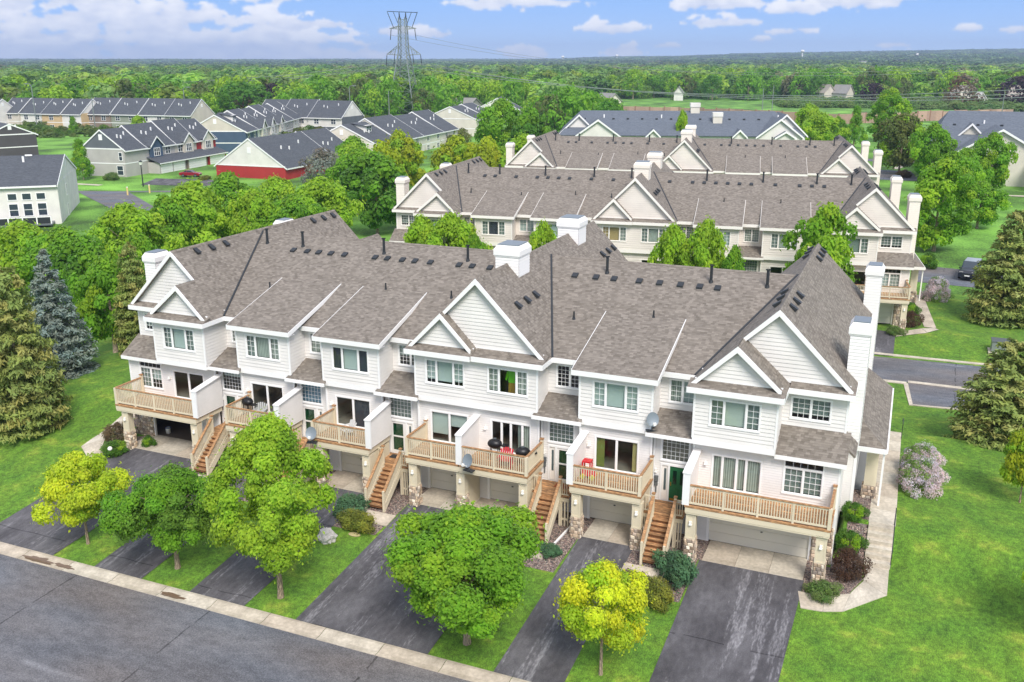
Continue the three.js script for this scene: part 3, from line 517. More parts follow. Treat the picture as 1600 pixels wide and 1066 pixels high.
    { const xa = g.eL + 0.3, xb = g.eR - 0.3, b = new MB(), ins = 0.12; lap(b, V(xa, base, g.zf), XP, ZP, xb - xa, hB, { e: 0.2, l: (v) => Math.max(0, g.xc - (g.yr - ins - base - v) / sl - xa), r: (v) => Math.min(xb - xa, g.xc + (g.yr - ins - base - v) / sr - xa) }); part('gable_wall', b, sd); part('gable_trim', new MB().box(xa - 0.05, xb + 0.05, base - 0.16, base + 0.02, g.zf - 0.05, g.zf + 0.035), tr); }
    const zs = s.z - 0.34; { const lo = Math.min(out, s.xin), hi = Math.max(out, s.xin), xa = lo + 0.25, xb = hi - 0.2, b = new MB(), ins = 0.1, hS = yp - 0.16 - base; lap(b, V(xa, base, zs), XP, ZP, xb - xa, hS, { e: 0.2, l: (v) => Math.max(0, s.xp - (yp - ins - base - v) / (k < 0 ? sl : (yp - EV - 0.05) / (s.xp - s.xin)) - xa), r: (v) => Math.min(xb - xa, s.xp + (yp - ins - base - v) / (k < 0 ? (yp - EV - 0.05) / (s.xin - s.xp) : sr) - xa) }); part('gable_wall', b, sd); part('gable_trim', new MB().box(xa - 0.02, xb + 0.02, base - 0.16, base + 0.02, zs - 0.05, zs + 0.035), tr); }
    // rake boards
    const rake = (xa, ya, xb, yb, z) => part('rake_board', new MB().hex([V(xa, ya - 0.30, z - 0.03), V(xb, yb - 0.24, z - 0.03), V(xb, yb + 0.015, z - 0.03), V(xa, ya + 0.015, z - 0.03), V(xa, ya - 0.30, z + 0.03), V(xb, yb - 0.24, z + 0.03), V(xb, yb + 0.015, z + 0.03), V(xa, ya + 0.015, z + 0.03)]), tr);
    const cutIn = (x) => at(x);
    const ro = oth - (oth > g.xc ? 0.12 : -0.12); rake(g.xc, g.yr, ro, cutIn(ro), g.zF + 0.005); rake(g.xc, g.yr, s.xp, yp, g.zF + 0.005);
    const so = out - (k < 0 ? -0.12 : 0.12); rake(s.xp, yp, so, at(so), s.z + 0.005); const si = s.xin - (s.xin > s.xp ? 0.2 : -0.2), ys = EV + 0.05 + 0.2 * (yp - EV) / Math.abs(s.xin - s.xp); rake(s.xp, yp, si, ys, s.z + 0.005);
    // pent strip of shingles below the gables, with fascia
    const strips = g.q.t === 'C' ? [[g.eL, (C.a + C.b) / 2 - 0.05, 0.44, zs], [(C.a + C.b) / 2 - 0.05, g.eR, 0.32, g.zf]] : k < 0 ? [[g.eL, last.b + 0.32, last.z + 0.42, zs], [last.b + 0.32, g.eR, -1.08, g.zf]] : [[g.eL, first.a - 0.32, -1.08, g.zf], [first.a - 0.32, g.eR, first.z + 0.42, zs]];
    for (const [xa, xb, zf, zw] of strips) {
      part('roof', new MB().slab([V(xa, EV, zf), V(xb, EV, zf), V(xb, base - 0.02 + (zf - zw > 1.2 ? 0.2 : 0), zw - 0.06), V(xa, base - 0.02 + (zf - zw > 1.2 ? 0.2 : 0), zw - 0.06)], 0.1, X), M.shingle);
      part('fascia', new MB().box(xa, xb, EV - 0.26, EV + 0.012, zf - 0.03, zf + 0.014), tr); part('soffit', new MB().box(xa + 0.02, xb - 0.02, EV - 0.25, EV - 0.22, zw - 0.3, zf - 0.035), tr);
    }
    // eaves of the bay's inner side, and the far eaves
    const inner = g.q.t === 'L' ? [[g.eR, first.z + 0.42]] : g.q.t === 'R' ? [[g.eL, last.z + 0.42]] : [[g.eL, 0.44], [g.eR, 0.32]];
    for (const [x, zf] of inner) part('fascia', new MB().box(x - 0.02, x + 0.02, EV - 0.26, EV + 0.005, -1.25, zf), tr);
    if (g.q.t !== 'C') { const x = g.q.t === 'L' ? g.eL : g.eR; part('fascia', new MB().box(x - 0.02, x + 0.02, EV - 0.24, EV + 0.005, g.zB, -1.08), tr); }
    if (g.q.t !== 'C') part('fascia', new MB().box(s.xin - 0.02, s.xin + 0.02, EV - 0.24, EV + 0.03, -1.1, s.z + 0.4), tr);
    // dark valley flashing where the slopes meet
    const vals = g.q.t === 'L' ? [g.eR] : g.q.t === 'R' ? [g.eL] : [g.eR];
    for (const e of vals) { const xt = g.xc + (e - g.xc) * (g.yr - RY) / (g.yr - EV); part('valley_flashing', new MB().bar(V(e, EV + 0.05, -1.2), V(xt, RY + 0.05, RZ), 0.11, 0.05), M.darkmetal); }
  }
  // ---- walls
  const yb = 5.45, yt = 8.24, hz = -0.35;
  const winSpec = [];
  const wallZ = (x0, x1, y0, y1, z, holes = [], e = 0.2, m = sd) => part('wall', lap(new MB(), V(x0, y0, z), XP, ZP, x1 - x0, y1 - y0, { e, holes: holes.map((h) => [h[0] - x0, h[1] - x0, h[2] - y0, h[3] - y0]) }), m);
  const wallX = (z0, z1, y0, y1, x, k, e = 0.2) => part('wall', lap(new MB(), k > 0 ? V(x, y0, z1) : V(x, y0, z0), k > 0 ? V(0, 0, -1) : ZP, k > 0 ? XP : XN, z1 - z0, y1 - y0, { e }), sd);
  const corner = (x, y0, y1, z) => part('corner_board', new MB().box(x - 0.05, x + 0.05, y0, y1, z - 0.05, z + 0.035), tr);
  for (const q of bumps) {
    const wins = q.t === 'C' ? [[C.a + 0.7, C.a + 2.93], [(C.a + C.b) / 2 + 0.82, (C.a + C.b) / 2 + 3.03]] : [[(q.a + q.b) / 2 - 1.15, (q.a + q.b) / 2 + 1.15]];
    wallZ(q.a, q.b, yb + 0.3, yt, q.z, wins.map((w) => [w[0], w[1], 6.55, 7.85]));
    part('band_board', new MB().box(q.a - 0.02, q.b + 0.02, yb - 0.02, yb + 0.3, q.z - 0.06, q.z + 0.03), tr);
    part('soffit', new MB().box(q.a, q.b, yb - 0.03, yb, hz - 0.1, q.z - 0.06), tr);
    wallX(-1.7, q.z, yb, yt, q.b, 1); wallX(-1.7, q.z, yb, yt, q.a, -1); corner(q.a, yb + 0.3, yt, q.z); corner(q.b, yb + 0.3, yt, q.z);
    wins.forEach((w, i) => {
      const u = q.win?.[i] ?? {}; windowZ(root, O, 'window', w[0], w[1], 6.55, 7.85, q.z, { cut: [0.27, 0.73], grid: u.grid ?? [[2, 4], null, [2, 4]], fill: u.fill ?? [[M.shade], [M.shade], [M.shade]], trim: tr, pane: u.pane });
      part('room', new MB().box(w[0] - 0.3, w[1] + 0.3, 5.7, 5.72, q.z - 2.6, q.z - 0.2).box(w[0] - 0.3, w[1] + 0.3, 5.7, 8.2, q.z - 2.62, q.z - 2.6).box(w[0] - 0.32, w[0] - 0.3, 5.7, 8.2, q.z - 2.6, q.z - 0.2).box(w[1] + 0.3, w[1] + 0.32, 5.7, 8.2, q.z - 2.6, q.z - 0.2).box(w[0] - 0.3, w[1] + 0.3, 8.2, 8.22, q.z - 2.6, q.z - 0.2), M.interior);
    });
  }
  // recessed wall over each entry, entry roof, entry wall with transom and door
  for (let i = 0; i < bumps.length - 1; i++) {
    const a = bumps[i].b, b = bumps[i + 1].a, right = (a + b) / 2 > (C.a + C.b) / 2, w = b - a;
    const wx0 = right ? a + 0.52 : a + 0.42, wx1 = right ? b - 0.38 : b - 0.45;
    wallZ(a, b, 6.25, yt, -1.7, [[wx0, wx1, 6.75, 7.92]]);
    const rw = L.recess?.[i] ?? {}; windowZ(root, O, 'window', wx0, wx1, 6.75, 7.92, -1.7, { cut: [0.5], grid: rw.grid ?? [[3, 5], [3, 5]], fill: rw.fill ?? [], trim: tr });
    part('fascia', new MB().box(a - 0.3, b + 0.3, EV - 0.26, EV + 0.01, -1.23, -1.185), tr); part('soffit', new MB().box(a - 0.2, b + 0.2, EV - 0.25, EV - 0.22, -1.75, -1.235), tr);
    part('room', new MB().box(a, b, 5.9, 8.2, -4.0, -3.98).box(a, b, 6.1, 6.12, -4, -1.8), M.interior);
    if (D < 1) continue;
    part('roof', new MB().slab([V(a - 0.18, 5.62, 0.18), V(b + 0.18, 5.62, 0.18), V(b, 6.36, -1.72), V(a, 6.36, -1.72)], 0.1, X), M.shingle);
    part('gutter', new MB().box(a - 0.2, b + 0.2, 5.44, 5.62, 0.15, 0.27), tr);
    part('soffit', new MB().box(a, b, 5.42, 5.45, -0.62, 0.15), tr);
    const dx0 = right ? a + 0.95 : a + 0.35, dx1 = dx0 + 0.9, sx0 = right ? a + 0.55 : a + 1.42, tx0 = right ? a + 0.5 : a + 0.33, tx1 = tx0 + 1.38, dy = 1.74;
    wallZ(a, b, 0, 5.45, -0.6, [[tx0, tx1, 3.98, 5.2], [dx0, dx1, dy, 3.68], [sx0, sx0 + 0.32, dy, 3.68]], 0.13);
    corner(a, 0, 5.44, -0.32); corner(b, 0, 5.44, -0.32);
    windowZ(root, O, 'transom_window', tx0, tx1, 3.98, 5.2, -0.6, { cut: [], grid: [[6, 5]], fill: [L.transom?.[i] ?? [M.reflectGrey]], trim: tr, tw: 0.08 });
    part('room', new MB().box(a, b, 0.5, 5.5, -3.2, -3.18).box(a, b, 1.7, 1.72, -3.2, -0.7), M.interior);
    if (D < 2) continue;
    const e = L.entry[i];
    const door = grp('front_door', root, O), dm = e.door === 'green' ? M.doorGreen : M.doorWhite, f = new MB(), fx0 = Math.min(dx0, sx0) - 0.09, fx1 = Math.max(dx1, sx0 + 0.32) + 0.09;
    f.box(fx0, fx1, 3.68, 3.78, -0.66, -0.55).box(fx0, fx0 + 0.08, dy, 3.68, -0.66, -0.55).box(fx1 - 0.08, fx1, dy, 3.68, -0.66, -0.55).box(Math.max(dx0, sx0) - 0.09, Math.max(dx0, sx0), dy, 3.68, -0.66, -0.55); mesh('frame', f, tr, door);
    const p = new MB(); if (e.storm) { p.box(dx0, dx1, dy, dy + 0.16, -0.64, -0.59).box(dx0, dx1, 3.55, 3.68, -0.64, -0.59).box(dx0, dx0 + 0.12, dy + 0.16, 3.55, -0.64, -0.59).box(dx1 - 0.12, dx1, dy + 0.16, 3.55, -0.64, -0.59).box(dx0 + 0.12, dx1 - 0.12, dy + 0.98, dy + 1.06, -0.64, -0.59); mesh('storm_door', p, M.doorWhite, door); mesh('pane', new MB().box(dx0 + 0.12, dx1 - 0.12, dy + 0.16, 3.55, -0.625, -0.62), M.pane, door); mesh('door_leaf', new MB().box(dx0, dx1, dy, 3.68, -0.74, -0.69), M.doorGreen, door); }
    else { p.box(dx0, dx1, dy, 3.68, -0.66, -0.61); for (const [u0, u1, v0, v1] of [[0.12, 0.4, 0.2, 0.75], [0.5, 0.78, 0.2, 0.75]]) p.box(dx0 + u0, dx0 + u1, dy + v0, dy + v1, -0.61, -0.595); mesh('door_leaf', p, dm, door); for (const u of [0.16, 0.54]) mesh('pane', new MB().box(dx0 + u, dx0 + u + 0.2, dy + 0.95, dy + 1.7, -0.612, -0.604), M.paneTint, door); mesh('kick_plate', new MB().box(dx0 + 0.05, dx1 - 0.05, dy + 0.03, dy + 0.15, -0.612, -0.6), std({ color: rgb(190, 150, 70), roughness: 0.35, metalness: 0.8 }), door); mesh('door_handle', new MB().box(dx0 + 0.06, dx0 + 0.1, dy + 0.85, dy + 1.05, -0.61, -0.56), std({ color: rgb(190, 150, 70), roughness: 0.3, metalness: 0.9 }), door); }
    mesh('sidelight', new MB().box(sx0, sx0 + 0.32, dy, 3.68, -0.66, -0.62), M.trim2, door); mesh('pane', new MB().box(sx0 + 0.1, sx0 + 0.22, dy + 0.55, dy + 1.75, -0.622, -0.612), M.paneTint, door);
    // stairs: a landing and nine treads, strings, railings
    const st = grp('staircase', root, O), s0 = (a + b) / 2 - 0.5 + (right ? 0.02 : 0.1), s1 = s0 + 1.02, yl = 1.7, n = 9, z0 = 1.06, run = 0.215, rise = yl / 10;
    mesh('landing', new MB().box(a + 0.08, b - 0.08, yl - 0.05, yl, -0.56, z0), M.deck, st); mesh('rim_board', new MB().box(a + 0.08, b - 0.08, yl - 0.28, yl - 0.052, z0 - 0.06, z0 - 0.02), M.cream, st);
    for (let k2 = 1; k2 <= n; k2++) { const y = yl - k2 * rise, z = z0 + (k2 - 1) * run; mesh('stair_tread', new MB().box(s0, s1, y - 0.04, y, z - 0.015, z + run + 0.02), M.deck, st); mesh('stair_riser', new MB().box(s0 + 0.03, s1 - 0.03, y - rise + 0.002, y - 0.042, z + run - 0.04, z + run - 0.015), M.riser, st); }
    mesh('stair_riser', new MB().box(s0 + 0.03, s1 - 0.03, yl - rise, yl - 0.055, z0 - 0.015, z0 - 0.001), M.railwood, st);
    const zE = z0 + n * run, yE = yl - 9.6 * rise;
    for (const [x, k] of [[s0 - 0.045, -1], [s1 + 0.045, 1]]) {
      mesh('stringer', new MB().bar(V(x, yl - 0.2, z0 - 0.05), V(x, yE - 0.2 + 0.1, zE), 0.05, 0.3), M.cream, st);
      const r = grp('railing', st); // third level stops here: the rail is one mesh, its balusters another
      st.remove(r);
      mesh('hand_rail', new MB().bar(V(x, yl + 0.95, z0 - 0.02), V(x, yE + 0.95, zE - 0.02), 0.15, 0.045), M.railwood, st);
      const bl = new MB(); bl.bar(V(x, yl + 0.88, z0 - 0.02), V(x, yE + 0.88, zE - 0.02), 0.05, 0.08).bar(V(x, yl + 0.12, z0 - 0.02), V(x, yE + 0.12, zE - 0.02), 0.05, 0.07); for (let j = 1; j < 18; j++) { const t = j / 18, y = lerp(yl, yE, t), z = lerp(z0 - 0.02, zE - 0.02, t); bl.box(x - 0.018, x + 0.018, y + 0.12, y + 0.9, z - 0.018, z + 0.018); }
      tag(mesh('balusters', bl, M.cream, st), null, null, null, 'stuff');
      mesh('newel_post', new MB().box(x - 0.055, x + 0.055, -0.3, yE + 1.02, zE - 0.03, zE + 0.08), M.cream, st);
      mesh('newel_post', new MB().box(x - 0.055, x + 0.055, 0, yl + 1.05, z0 - 0.1, z0 + 0.01), M.cream, st); mesh('post_cap', new MB().box(x - 0.085, x + 0.085, yl + 1.05, yl + 1.12, z0 - 0.13, z0 + 0.04), M.railwood, st);
      const gx = k < 0 ? [a + 0.12, x - 0.06] : [x + 0.06, b - 0.12]; if (gx[1] - gx[0] > 0.15) { const gb = new MB(); gb.box(gx[0], gx[1], yl + 0.88, yl + 0.95, z0 - 0.07, z0 - 0.02).box(gx[0], gx[1], yl + 0.1, yl + 0.16, z0 - 0.07, z0 - 0.02); for (let x2 = gx[0] + 0.06; x2 < gx[1]; x2 += 0.12) gb.box(x2 - 0.018, x2 + 0.018, yl + 0.15, yl + 0.9, z0 - 0.062, z0 - 0.028); mesh('landing_rail', gb, M.cream, st); mesh('skirt_boards', new MB().box(gx[0], gx[0] + 0.06, 0, yl - 0.3, z0 - 0.1, z0 - 0.04).box(gx[1] - 0.06, gx[1], 0, yl - 0.3, z0 - 0.1, z0 - 0.04).box((gx[0] + gx[1]) / 2 - 0.04, (gx[0] + gx[1]) / 2 + 0.04, 0, yl - 0.3, z0 - 0.1, z0 - 0.04).box(gx[0], gx[1], 0.35, 0.45, z0 - 0.095, z0 - 0.045), M.cream, st); }
    }
    const mxx = right ? a + 0.2 : a + 0.12; part('downspout', new MB().box(right ? a + 0.06 : b - 0.16, right ? a + 0.16 : b - 0.06, 0.1, 5.45, -0.56, -0.48), tr);
    if (e.meter) { const x = a + 0.28, m = part('meter_box', new MB().box(x - 0.1, x + 0.1, 2.75, 3.05, -0.58, -0.46).box(x - 0.03, x + 0.03, 2.1, 2.75, -0.57, -0.52).box(x - 0.08, x + 0.08, 2.5, 2.72, -0.58, -0.48), M.greymetal); }
    const lx = right ? sx0 - 0.2 : dx1 + 0.62; part('wall_lamp', new MB().box(a + 0.18, a + 0.3, 3.25, 3.3, -0.58, -0.42).box(a + 0.19, a + 0.29, 3.3, 3.45, -0.56, -0.44), M.lampGlass);
  }
  // main floor and garage walls, doors, decks
  const mains = [];
  for (const q of bumps) {
    if (q.t === 'C') { const m = (C.a + C.b) / 2; mains.push({ q, a: C.a, b: m, u: C.units?.[0] ?? {}, side: 1, joint: 1, k: 'm' }, { q, a: m, b: C.b, u: C.units?.[1] ?? {}, side: -1, joint: 1, k: 'm' }); }
    else if (q.t === 'm') mains.push({ q, a: q.a, b: q.b, u: q, side: q.side, k: 'm' });
    else mains.push({ q, a: q.t === 'L' ? L.left : q.a, b: q.t === 'L' ? q.b : L.right, u: q, side: q.t === 'L' ? 1 : -1, k: q.t });
  }
  for (const m of mains) {
    const side = m.side, u = m.u, S = (lo, hi) => side < 0 ? [m.a + lo, m.a + hi] : [m.b - hi, m.b - lo]; // measured from the privacy wall
    const big = m.k !== 'm', sl = big ? S(0.98, 3.3) : m.joint ? (side > 0 ? [m.a + 0.78, m.a + 3.0] : [m.a + 0.86, m.a + 3.1]) : S(0.86, 3.1), ga = big ? (side < 0 ? [m.a + 1.0, m.a + 5.86] : [m.b - 5.3, m.b - 1.45]) : m.joint ? (side > 0 ? [m.a + 0.6, m.a + 3.0] : [m.a + 0.72, m.a + 3.1]) : S(0.62, 3.0);
    const holes = [[sl[0], sl[1], 3.03, 4.75], [ga[0], ga[1], 0, 2.1]], wn = big ? (side < 0 ? [m.b - 2.5, m.b - 0.76] : [m.a + 0.85, m.a + 2.55]) : null;
    if (wn) holes.push([wn[0], wn[1], 3.4, 5.08]);
    if (D < 2 && !(D === 1 && m.k === 'R')) { wallZ(m.a, m.b, 0, 5.45, hz, D < 1 ? [] : [holes[0]], 0.26); if (D === 1) { windowZ(root, O, 'sliding_door', sl[0], sl[1], 3.03, 4.75, hz, { cut: [0.5], fill: [], trim: tr, pane: M.paneTint, sill: false }); part('room', new MB().box(m.a + 0.3, m.b - 0.3, 2.9, 2.95, -3, -0.5).box(m.a + 0.3, m.b - 0.3, 2.9, 5.4, -3.02, -3), M.interior); } continue; }
    wallZ(m.a, m.b, 0, 5.45, hz, holes, 0.13);
    windowZ(root, O, 'sliding_door', sl[0], sl[1], 3.03, 4.75, hz, { cut: u.slideCut ?? [0.5], fill: u.slide ?? [], trim: u.slideTrim ?? tr, pane: u.slidePane ?? M.pane, tw: 0.07, sill: false });
    part('room', new MB().box(m.a + 0.1, m.b - 0.1, 2.9, 2.96, -4.5, -0.46).box(m.a + 0.1, m.b - 0.1, 2.9, 5.4, -4.52, -4.5).box(m.a + 0.08, m.a + 0.1, 2.9, 5.4, -4.5, -0.5).box(m.b - 0.1, m.b - 0.08, 2.9, 5.4, -4.5, -0.5).box(m.a + 0.1, m.b - 0.1, 5.4, 5.42, -4.5, -0.5), M.interior);
    if (wn) windowZ(root, O, 'window', wn[0], wn[1], 3.4, 5.08, hz, { cut: [0.5], grid: [[3, 4], [3, 4]], fill: u.lowFill ?? [[M.shade], [M.shade]], trim: tr, transom: 0.36 });
    // garage
    const gf = new MB().box(ga[0] - 0.13, ga[0], 0, 2.1, hz - 0.1, hz + 0.04).box(ga[1], ga[1] + 0.13, 0, 2.1, hz - 0.1, hz + 0.04).box(ga[0] - 0.13, ga[1] + 0.13, 2.1, 2.25, hz - 0.1, hz + 0.04); part('garage_frame', gf, tr);
    if (u.open) part('garage_interior', new MB().box(m.a + 0.2, m.b - 0.2, 0.0, 0.035, -6.5, -0.46).box(m.a + 0.2, m.b - 0.2, 0, 2.8, -6.52, -6.5).box(m.a + 0.18, m.a + 0.2, 0, 2.8, -6.5, -0.5).box(m.b - 0.2, m.b - 0.18, 0, 2.8, -6.5, -0.5).box(m.a + 0.2, m.b - 0.2, 2.6, 2.65, -6.5, -0.5), std({ color: rgb(112, 100, 88), roughness: 0.9 }));
    else { const gd = grp('garage_door', root, O); for (let i = 0; i < 4; i++) mesh('door_panel', new MB().box(ga[0], ga[1], 0.05 + i * 0.512, 0.05 + (i + 1) * 0.512 - 0.014, hz - 0.12, hz - 0.07), M.garage, gd); mesh('door_handle', new MB().box((ga[0] + ga[1]) / 2 + 0.1, (ga[0] + ga[1]) / 2 + 0.2, 0.98, 1.02, hz - 0.07, hz - 0.03), M.darkmetal, gd); mesh('weather_strip', new MB().box(ga[0], ga[1], 0.02, 0.05, hz - 0.12, hz - 0.06), M.rubber, gd); }
    if (big) stonePier(root, O, R, side < 0 ? ga[1] + 0.14 : m.a + 0.02, side < 0 ? m.b - 0.02 : ga[0] - 0.14, -0.1, 1.95, hz - 0.02, hz + 0.12, 'stone_wall');
    // deck
    const d0 = m.joint ? (side > 0 ? m.a + 0.4 : m.a) : side < 0 ? m.a + (big ? 0.2 : 0.27) : big ? m.a + 0.9 : m.a + 0.45, d1 = m.joint ? (side > 0 ? m.b : m.b + 0.3) : side < 0 ? (big ? m.b - 0.06 : m.b + 0.15) : m.b + (big ? 0.3 : 0.42);
    const zf = 2.05, yd = 2.97, dk = grp('deck', root, O);
    mesh('deck_floor', new MB().box(d0, d1, yd - 0.05, yd, hz + 0.05, zf), M.deck, dk);
    mesh('deck_edge', new MB().box(d0 - 0.03, d1 + 0.03, yd - 0.1, yd + 0.004, zf - 0.02, zf + 0.03).box(d0 - 0.03, d0 + 0.01, yd - 0.1, yd + 0.003, hz + 0.06, zf - 0.02).box(d1 - 0.01, d1 + 0.03, yd - 0.1, yd + 0.003, hz + 0.06, zf - 0.02), M.railwood, dk);
    mesh('deck_beam', new MB().box(d0, d1, yd - 0.36, yd - 0.1, zf - 0.05, zf + 0.015).box(d0 + 0.02, d1 - 0.02, yd - 0.44, yd - 0.36, zf - 0.06, zf - 0.002).box(d0, d0 + 0.05, yd - 0.36, yd - 0.1, hz + 0.05, zf - 0.05).box(d1 - 0.05, d1, yd - 0.36, yd - 0.1, hz + 0.05, zf - 0.05).box(d0 + 0.05, d1 - 0.05, yd - 0.12, yd - 0.055, hz + 0.05, zf - 0.05), M.cream, dk);
    // privacy wall on one side
    const px = side < 0 ? d0 : d1, makeP = !(m.joint && side < 0);
    if (makeP) {
      const pw = grp('privacy_wall', root, O), h0 = 1.66, h1 = 1.98, c0 = px - 0.17, c1 = px + 0.17; const body = new MB(); lap(body, V(c1 - 0.08, yd - 0.02, zf - 0.06), V(0, 0, -1), XP, zf - 0.06 - hz, h0, { e: 0.13, d: 0.014 }); lap(body, V(c0 + 0.08, yd - 0.02, hz), ZP, XN, zf - 0.06 - hz, h0, { e: 0.13, d: 0.014 });
      body.hex([V(c0 + 0.085, yd + h0 - 0.05, hz + 0.01), V(c1 - 0.085, yd + h0 - 0.05, hz + 0.01), V(c1 - 0.085, yd + h0 - 0.05, zf - 0.07), V(c0 + 0.085, yd + h0 - 0.05, zf - 0.07), V(c0 + 0.085, yd + h1 - 0.02, hz + 0.01), V(c1 - 0.085, yd + h1 - 0.02, hz + 0.01), V(c1 - 0.085, yd + h0, zf - 0.07), V(c0 + 0.085, yd + h0, zf - 0.07)]);
      mesh('siding', body, sd, pw); mesh('end_post', new MB().box(c0, c1, yd, yd + h0 - 0.02, zf - 0.09, zf + 0.01), tr, pw);
      mesh('wall_cap', new MB().hex([V(c0 - 0.03, yd + h0 - 0.02, zf + 0.04), V(c1 + 0.03, yd + h0 - 0.02, zf + 0.04), V(c1 + 0.03, yd + h0 + 0.04, zf + 0.04), V(c0 - 0.03, yd + h0 + 0.04, zf + 0.04), V(c0 - 0.03, yd + h1 - 0.02, hz), V(c1 + 0.03, yd + h1 - 0.02, hz), V(c1 + 0.03, yd + h1 + 0.04, hz), V(c0 - 0.03, yd + h1 + 0.04, hz)]), tr, pw);
    }
    // railings and posts
    const rz = zf - 0.07, fr = side < 0 ? [d0 + 0.18, d1 - 0.07] : [d0 + 0.07, d1 - 0.18];
    railing(root, O, [fr[0], rz], [fr[1], rz], yd, { h: 1.06, inter: big ? 3 : 1 });
    const ox = side < 0 ? d1 - 0.07 : d0 + 0.07; railing(root, O, [ox, hz + 0.16], [ox, rz - 0.06], yd, { h: 1.06 });
    mesh('post', new MB().box(ox - 0.075, ox + 0.075, yd - 0.12, yd + 1.06, rz - 0.075, rz + 0.085), M.cream, dk); mesh('post', new MB().box(ox - 0.075, ox + 0.075, yd, yd + 1.2, hz + 0.05, hz + 0.2), M.cream, dk); mesh('post_cap', new MB().box(ox - 0.1, ox + 0.1, yd + 1.2, yd + 1.26, hz + 0.03, hz + 0.23), M.railwood, dk);
    // columns on stone bases
    const cols = m.joint ? (side > 0 ? [d0 + 0.12] : [d0 - 0.2, d1 - 0.5]) : big ? (side < 0 ? [d0 + 0.06, d1 - 0.56] : [d0 + 0.3, d1 - 0.55]) : side < 0 ? [d0 + 0.1, d1 - 0.42] : [d0 + 0.15, d1 - 0.5];
    for (const x of cols) {
      const c = grp('column', root, O), w = 0.46; mesh('shaft', new MB().box(x, x + w, 1.15, yd - 0.44, 1.5, 1.93), M.cream, c); mesh('panel_trim', new MB().box(x - 0.015, x + w + 0.015, 2.36, yd - 0.442, 1.485, 1.948).box(x - 0.02, x + w + 0.02, 1.15, 1.24, 1.48, 1.95).box(x - 0.012, x + 0.08, 1.24, 2.36, 1.86, 1.944).box(x + w - 0.08, x + w + 0.012, 1.24, 2.36, 1.86, 1.944), M.cream, c);
      stonePier(c, null, R, x - 0.03, x + w + 0.03, -0.35, 1.15, 1.46, 1.96);
      mesh('wall_lamp', new MB().box(x + 0.16, x + 0.3, 1.92, 1.98, 1.945, 2.05).box(x + 0.17, x + 0.29, 1.98, 2.12, 1.945, 2.03), M.lampGlass, c);
    }
    if (!m.joint || side < 0) { const x = side < 0 ? d1 - 0.3 : d0 + 0.2; if (!big) { const lx2 = side > 0 ? d1 - 0.2 : d1 - 0.25; part('side_wall', new MB().box(lx2, lx2 + 0.14, -0.2, 2.48, hz + 0.05, 1.5), M.cream); } }
    if (m.joint && side > 0) part('side_wall', new MB().box(m.b - 0.02, m.b + 0.12, -0.1, 2.48, hz + 0.05, 1.5), M.cream);
    const lx = side < 0 ? sl[0] - 0.35 : sl[0] - 0.32; part('wall_lamp', new MB().box(lx - 0.08, lx + 0.08, 4.2, 4.25, hz, hz + 0.16).box(lx - 0.06, lx + 0.06, 4.25, 4.38, hz, hz + 0.13), M.lampGlass);
  }
  // ends: upper setback wall, lower pent roof, side walls, leanto and porch
  for (const k of [-1, 1]) {
    const x0 = k > 0 ? last.b : L.left, x1 = k > 0 ? L.right : first.a, xe = k > 0 ? L.right : L.left, q = k > 0 ? last : first;
    const w0 = k > 0 ? last.b + 0.45 : L.left + 0.5, w1 = k > 0 ? last.b + 2.23 : L.left + 2.1;
    wallZ(x0, x1, 6.2, yt, -1.6, [[w0, w1, 6.82, 7.86]]); windowZ(root, O, 'window', w0, w1, 6.82, 7.86, -1.6, { cut: [0.5], grid: [[3, 4], [3, 4]], fill: [[M.reflectGrey, 0.85], [M.reflectGrey, 0.85]], trim: tr });
    part('room', new MB().box(x0, x1, 6, 8.2, -4, -3.98), M.interior); corner(xe, 6.2, yt, -1.6);
    const pe = xe + k * 0.28; part('roof', new MB().slab([V(k > 0 ? x0 + 0.02 : pe, 5.42, 0.02), V(k > 0 ? pe : x1 - 0.02, 5.42, 0.02), V(k > 0 ? pe : x1 - 0.02, 6.42, -1.64), V(k > 0 ? x0 + 0.02 : pe, 6.42, -1.64)], 0.1, X), M.shingle);
    part('fascia', new MB().box(Math.min(pe, k > 0 ? x0 : x1), Math.max(pe, k > 0 ? x0 : x1), 5.2, 5.42, -0.01, 0.04), tr); part('soffit', new MB().box(k > 0 ? x0 : pe, k > 0 ? pe : x1, 5.2, 5.23, hz, -0.01), tr);
    corner(xe, 0, 5.3, hz);
    wallX(-20, hz, 0, 5.6, xe, k, 0.2); wallX(-19.4, -1.6, 5.6, 8.3, xe, k, 0.2);
    const X0 = Math.min(xe, xe + k * 0.55), X1 = Math.max(xe, xe + k * 0.55);
    part('roof', new MB().slab([V(xe, 5.9, -1.3), V(xe, 5.9, -5.6), V(xe + k * 0.6, 5.35, -5.6), V(xe + k * 0.6, 5.35, -1.3)], 0.1, ZP), M.shingle);
    part('roof', new MB().slab([V(xe, 5.9, -6.85), V(xe, 5.9, -15.3), V(xe + k * 1.95, 4.5, -15.3), V(xe + k * 1.95, 4.5, -4.9)], 0.1, ZP), M.shingle); part('roof', new MB().slab([V(xe, 4.5, -4.9), V(xe + k * 1.95, 4.5, -4.9), V(xe, 5.9, -6.85)], 0.1, X), M.shingle);
    part('wall', lap(new MB(), V(X0, 0.6, -5.2), XP, ZP, 0.55, 4.3, { e: 0.13 }), sd); part('wall', lap(new MB(), k > 0 ? V(X1, 0.6, -5.2) : V(X0, 0.6, -15), k > 0 ? V(0, 0, -1) : ZP, k > 0 ? XP : XN, 9.8, 4.3, { e: 0.2 }), sd); part('corner_board', new MB().box(xe + k * 0.5 - 0.06, xe + k * 0.5 + 0.1, 0.6, 4.9, -5.25, -5.16), tr);
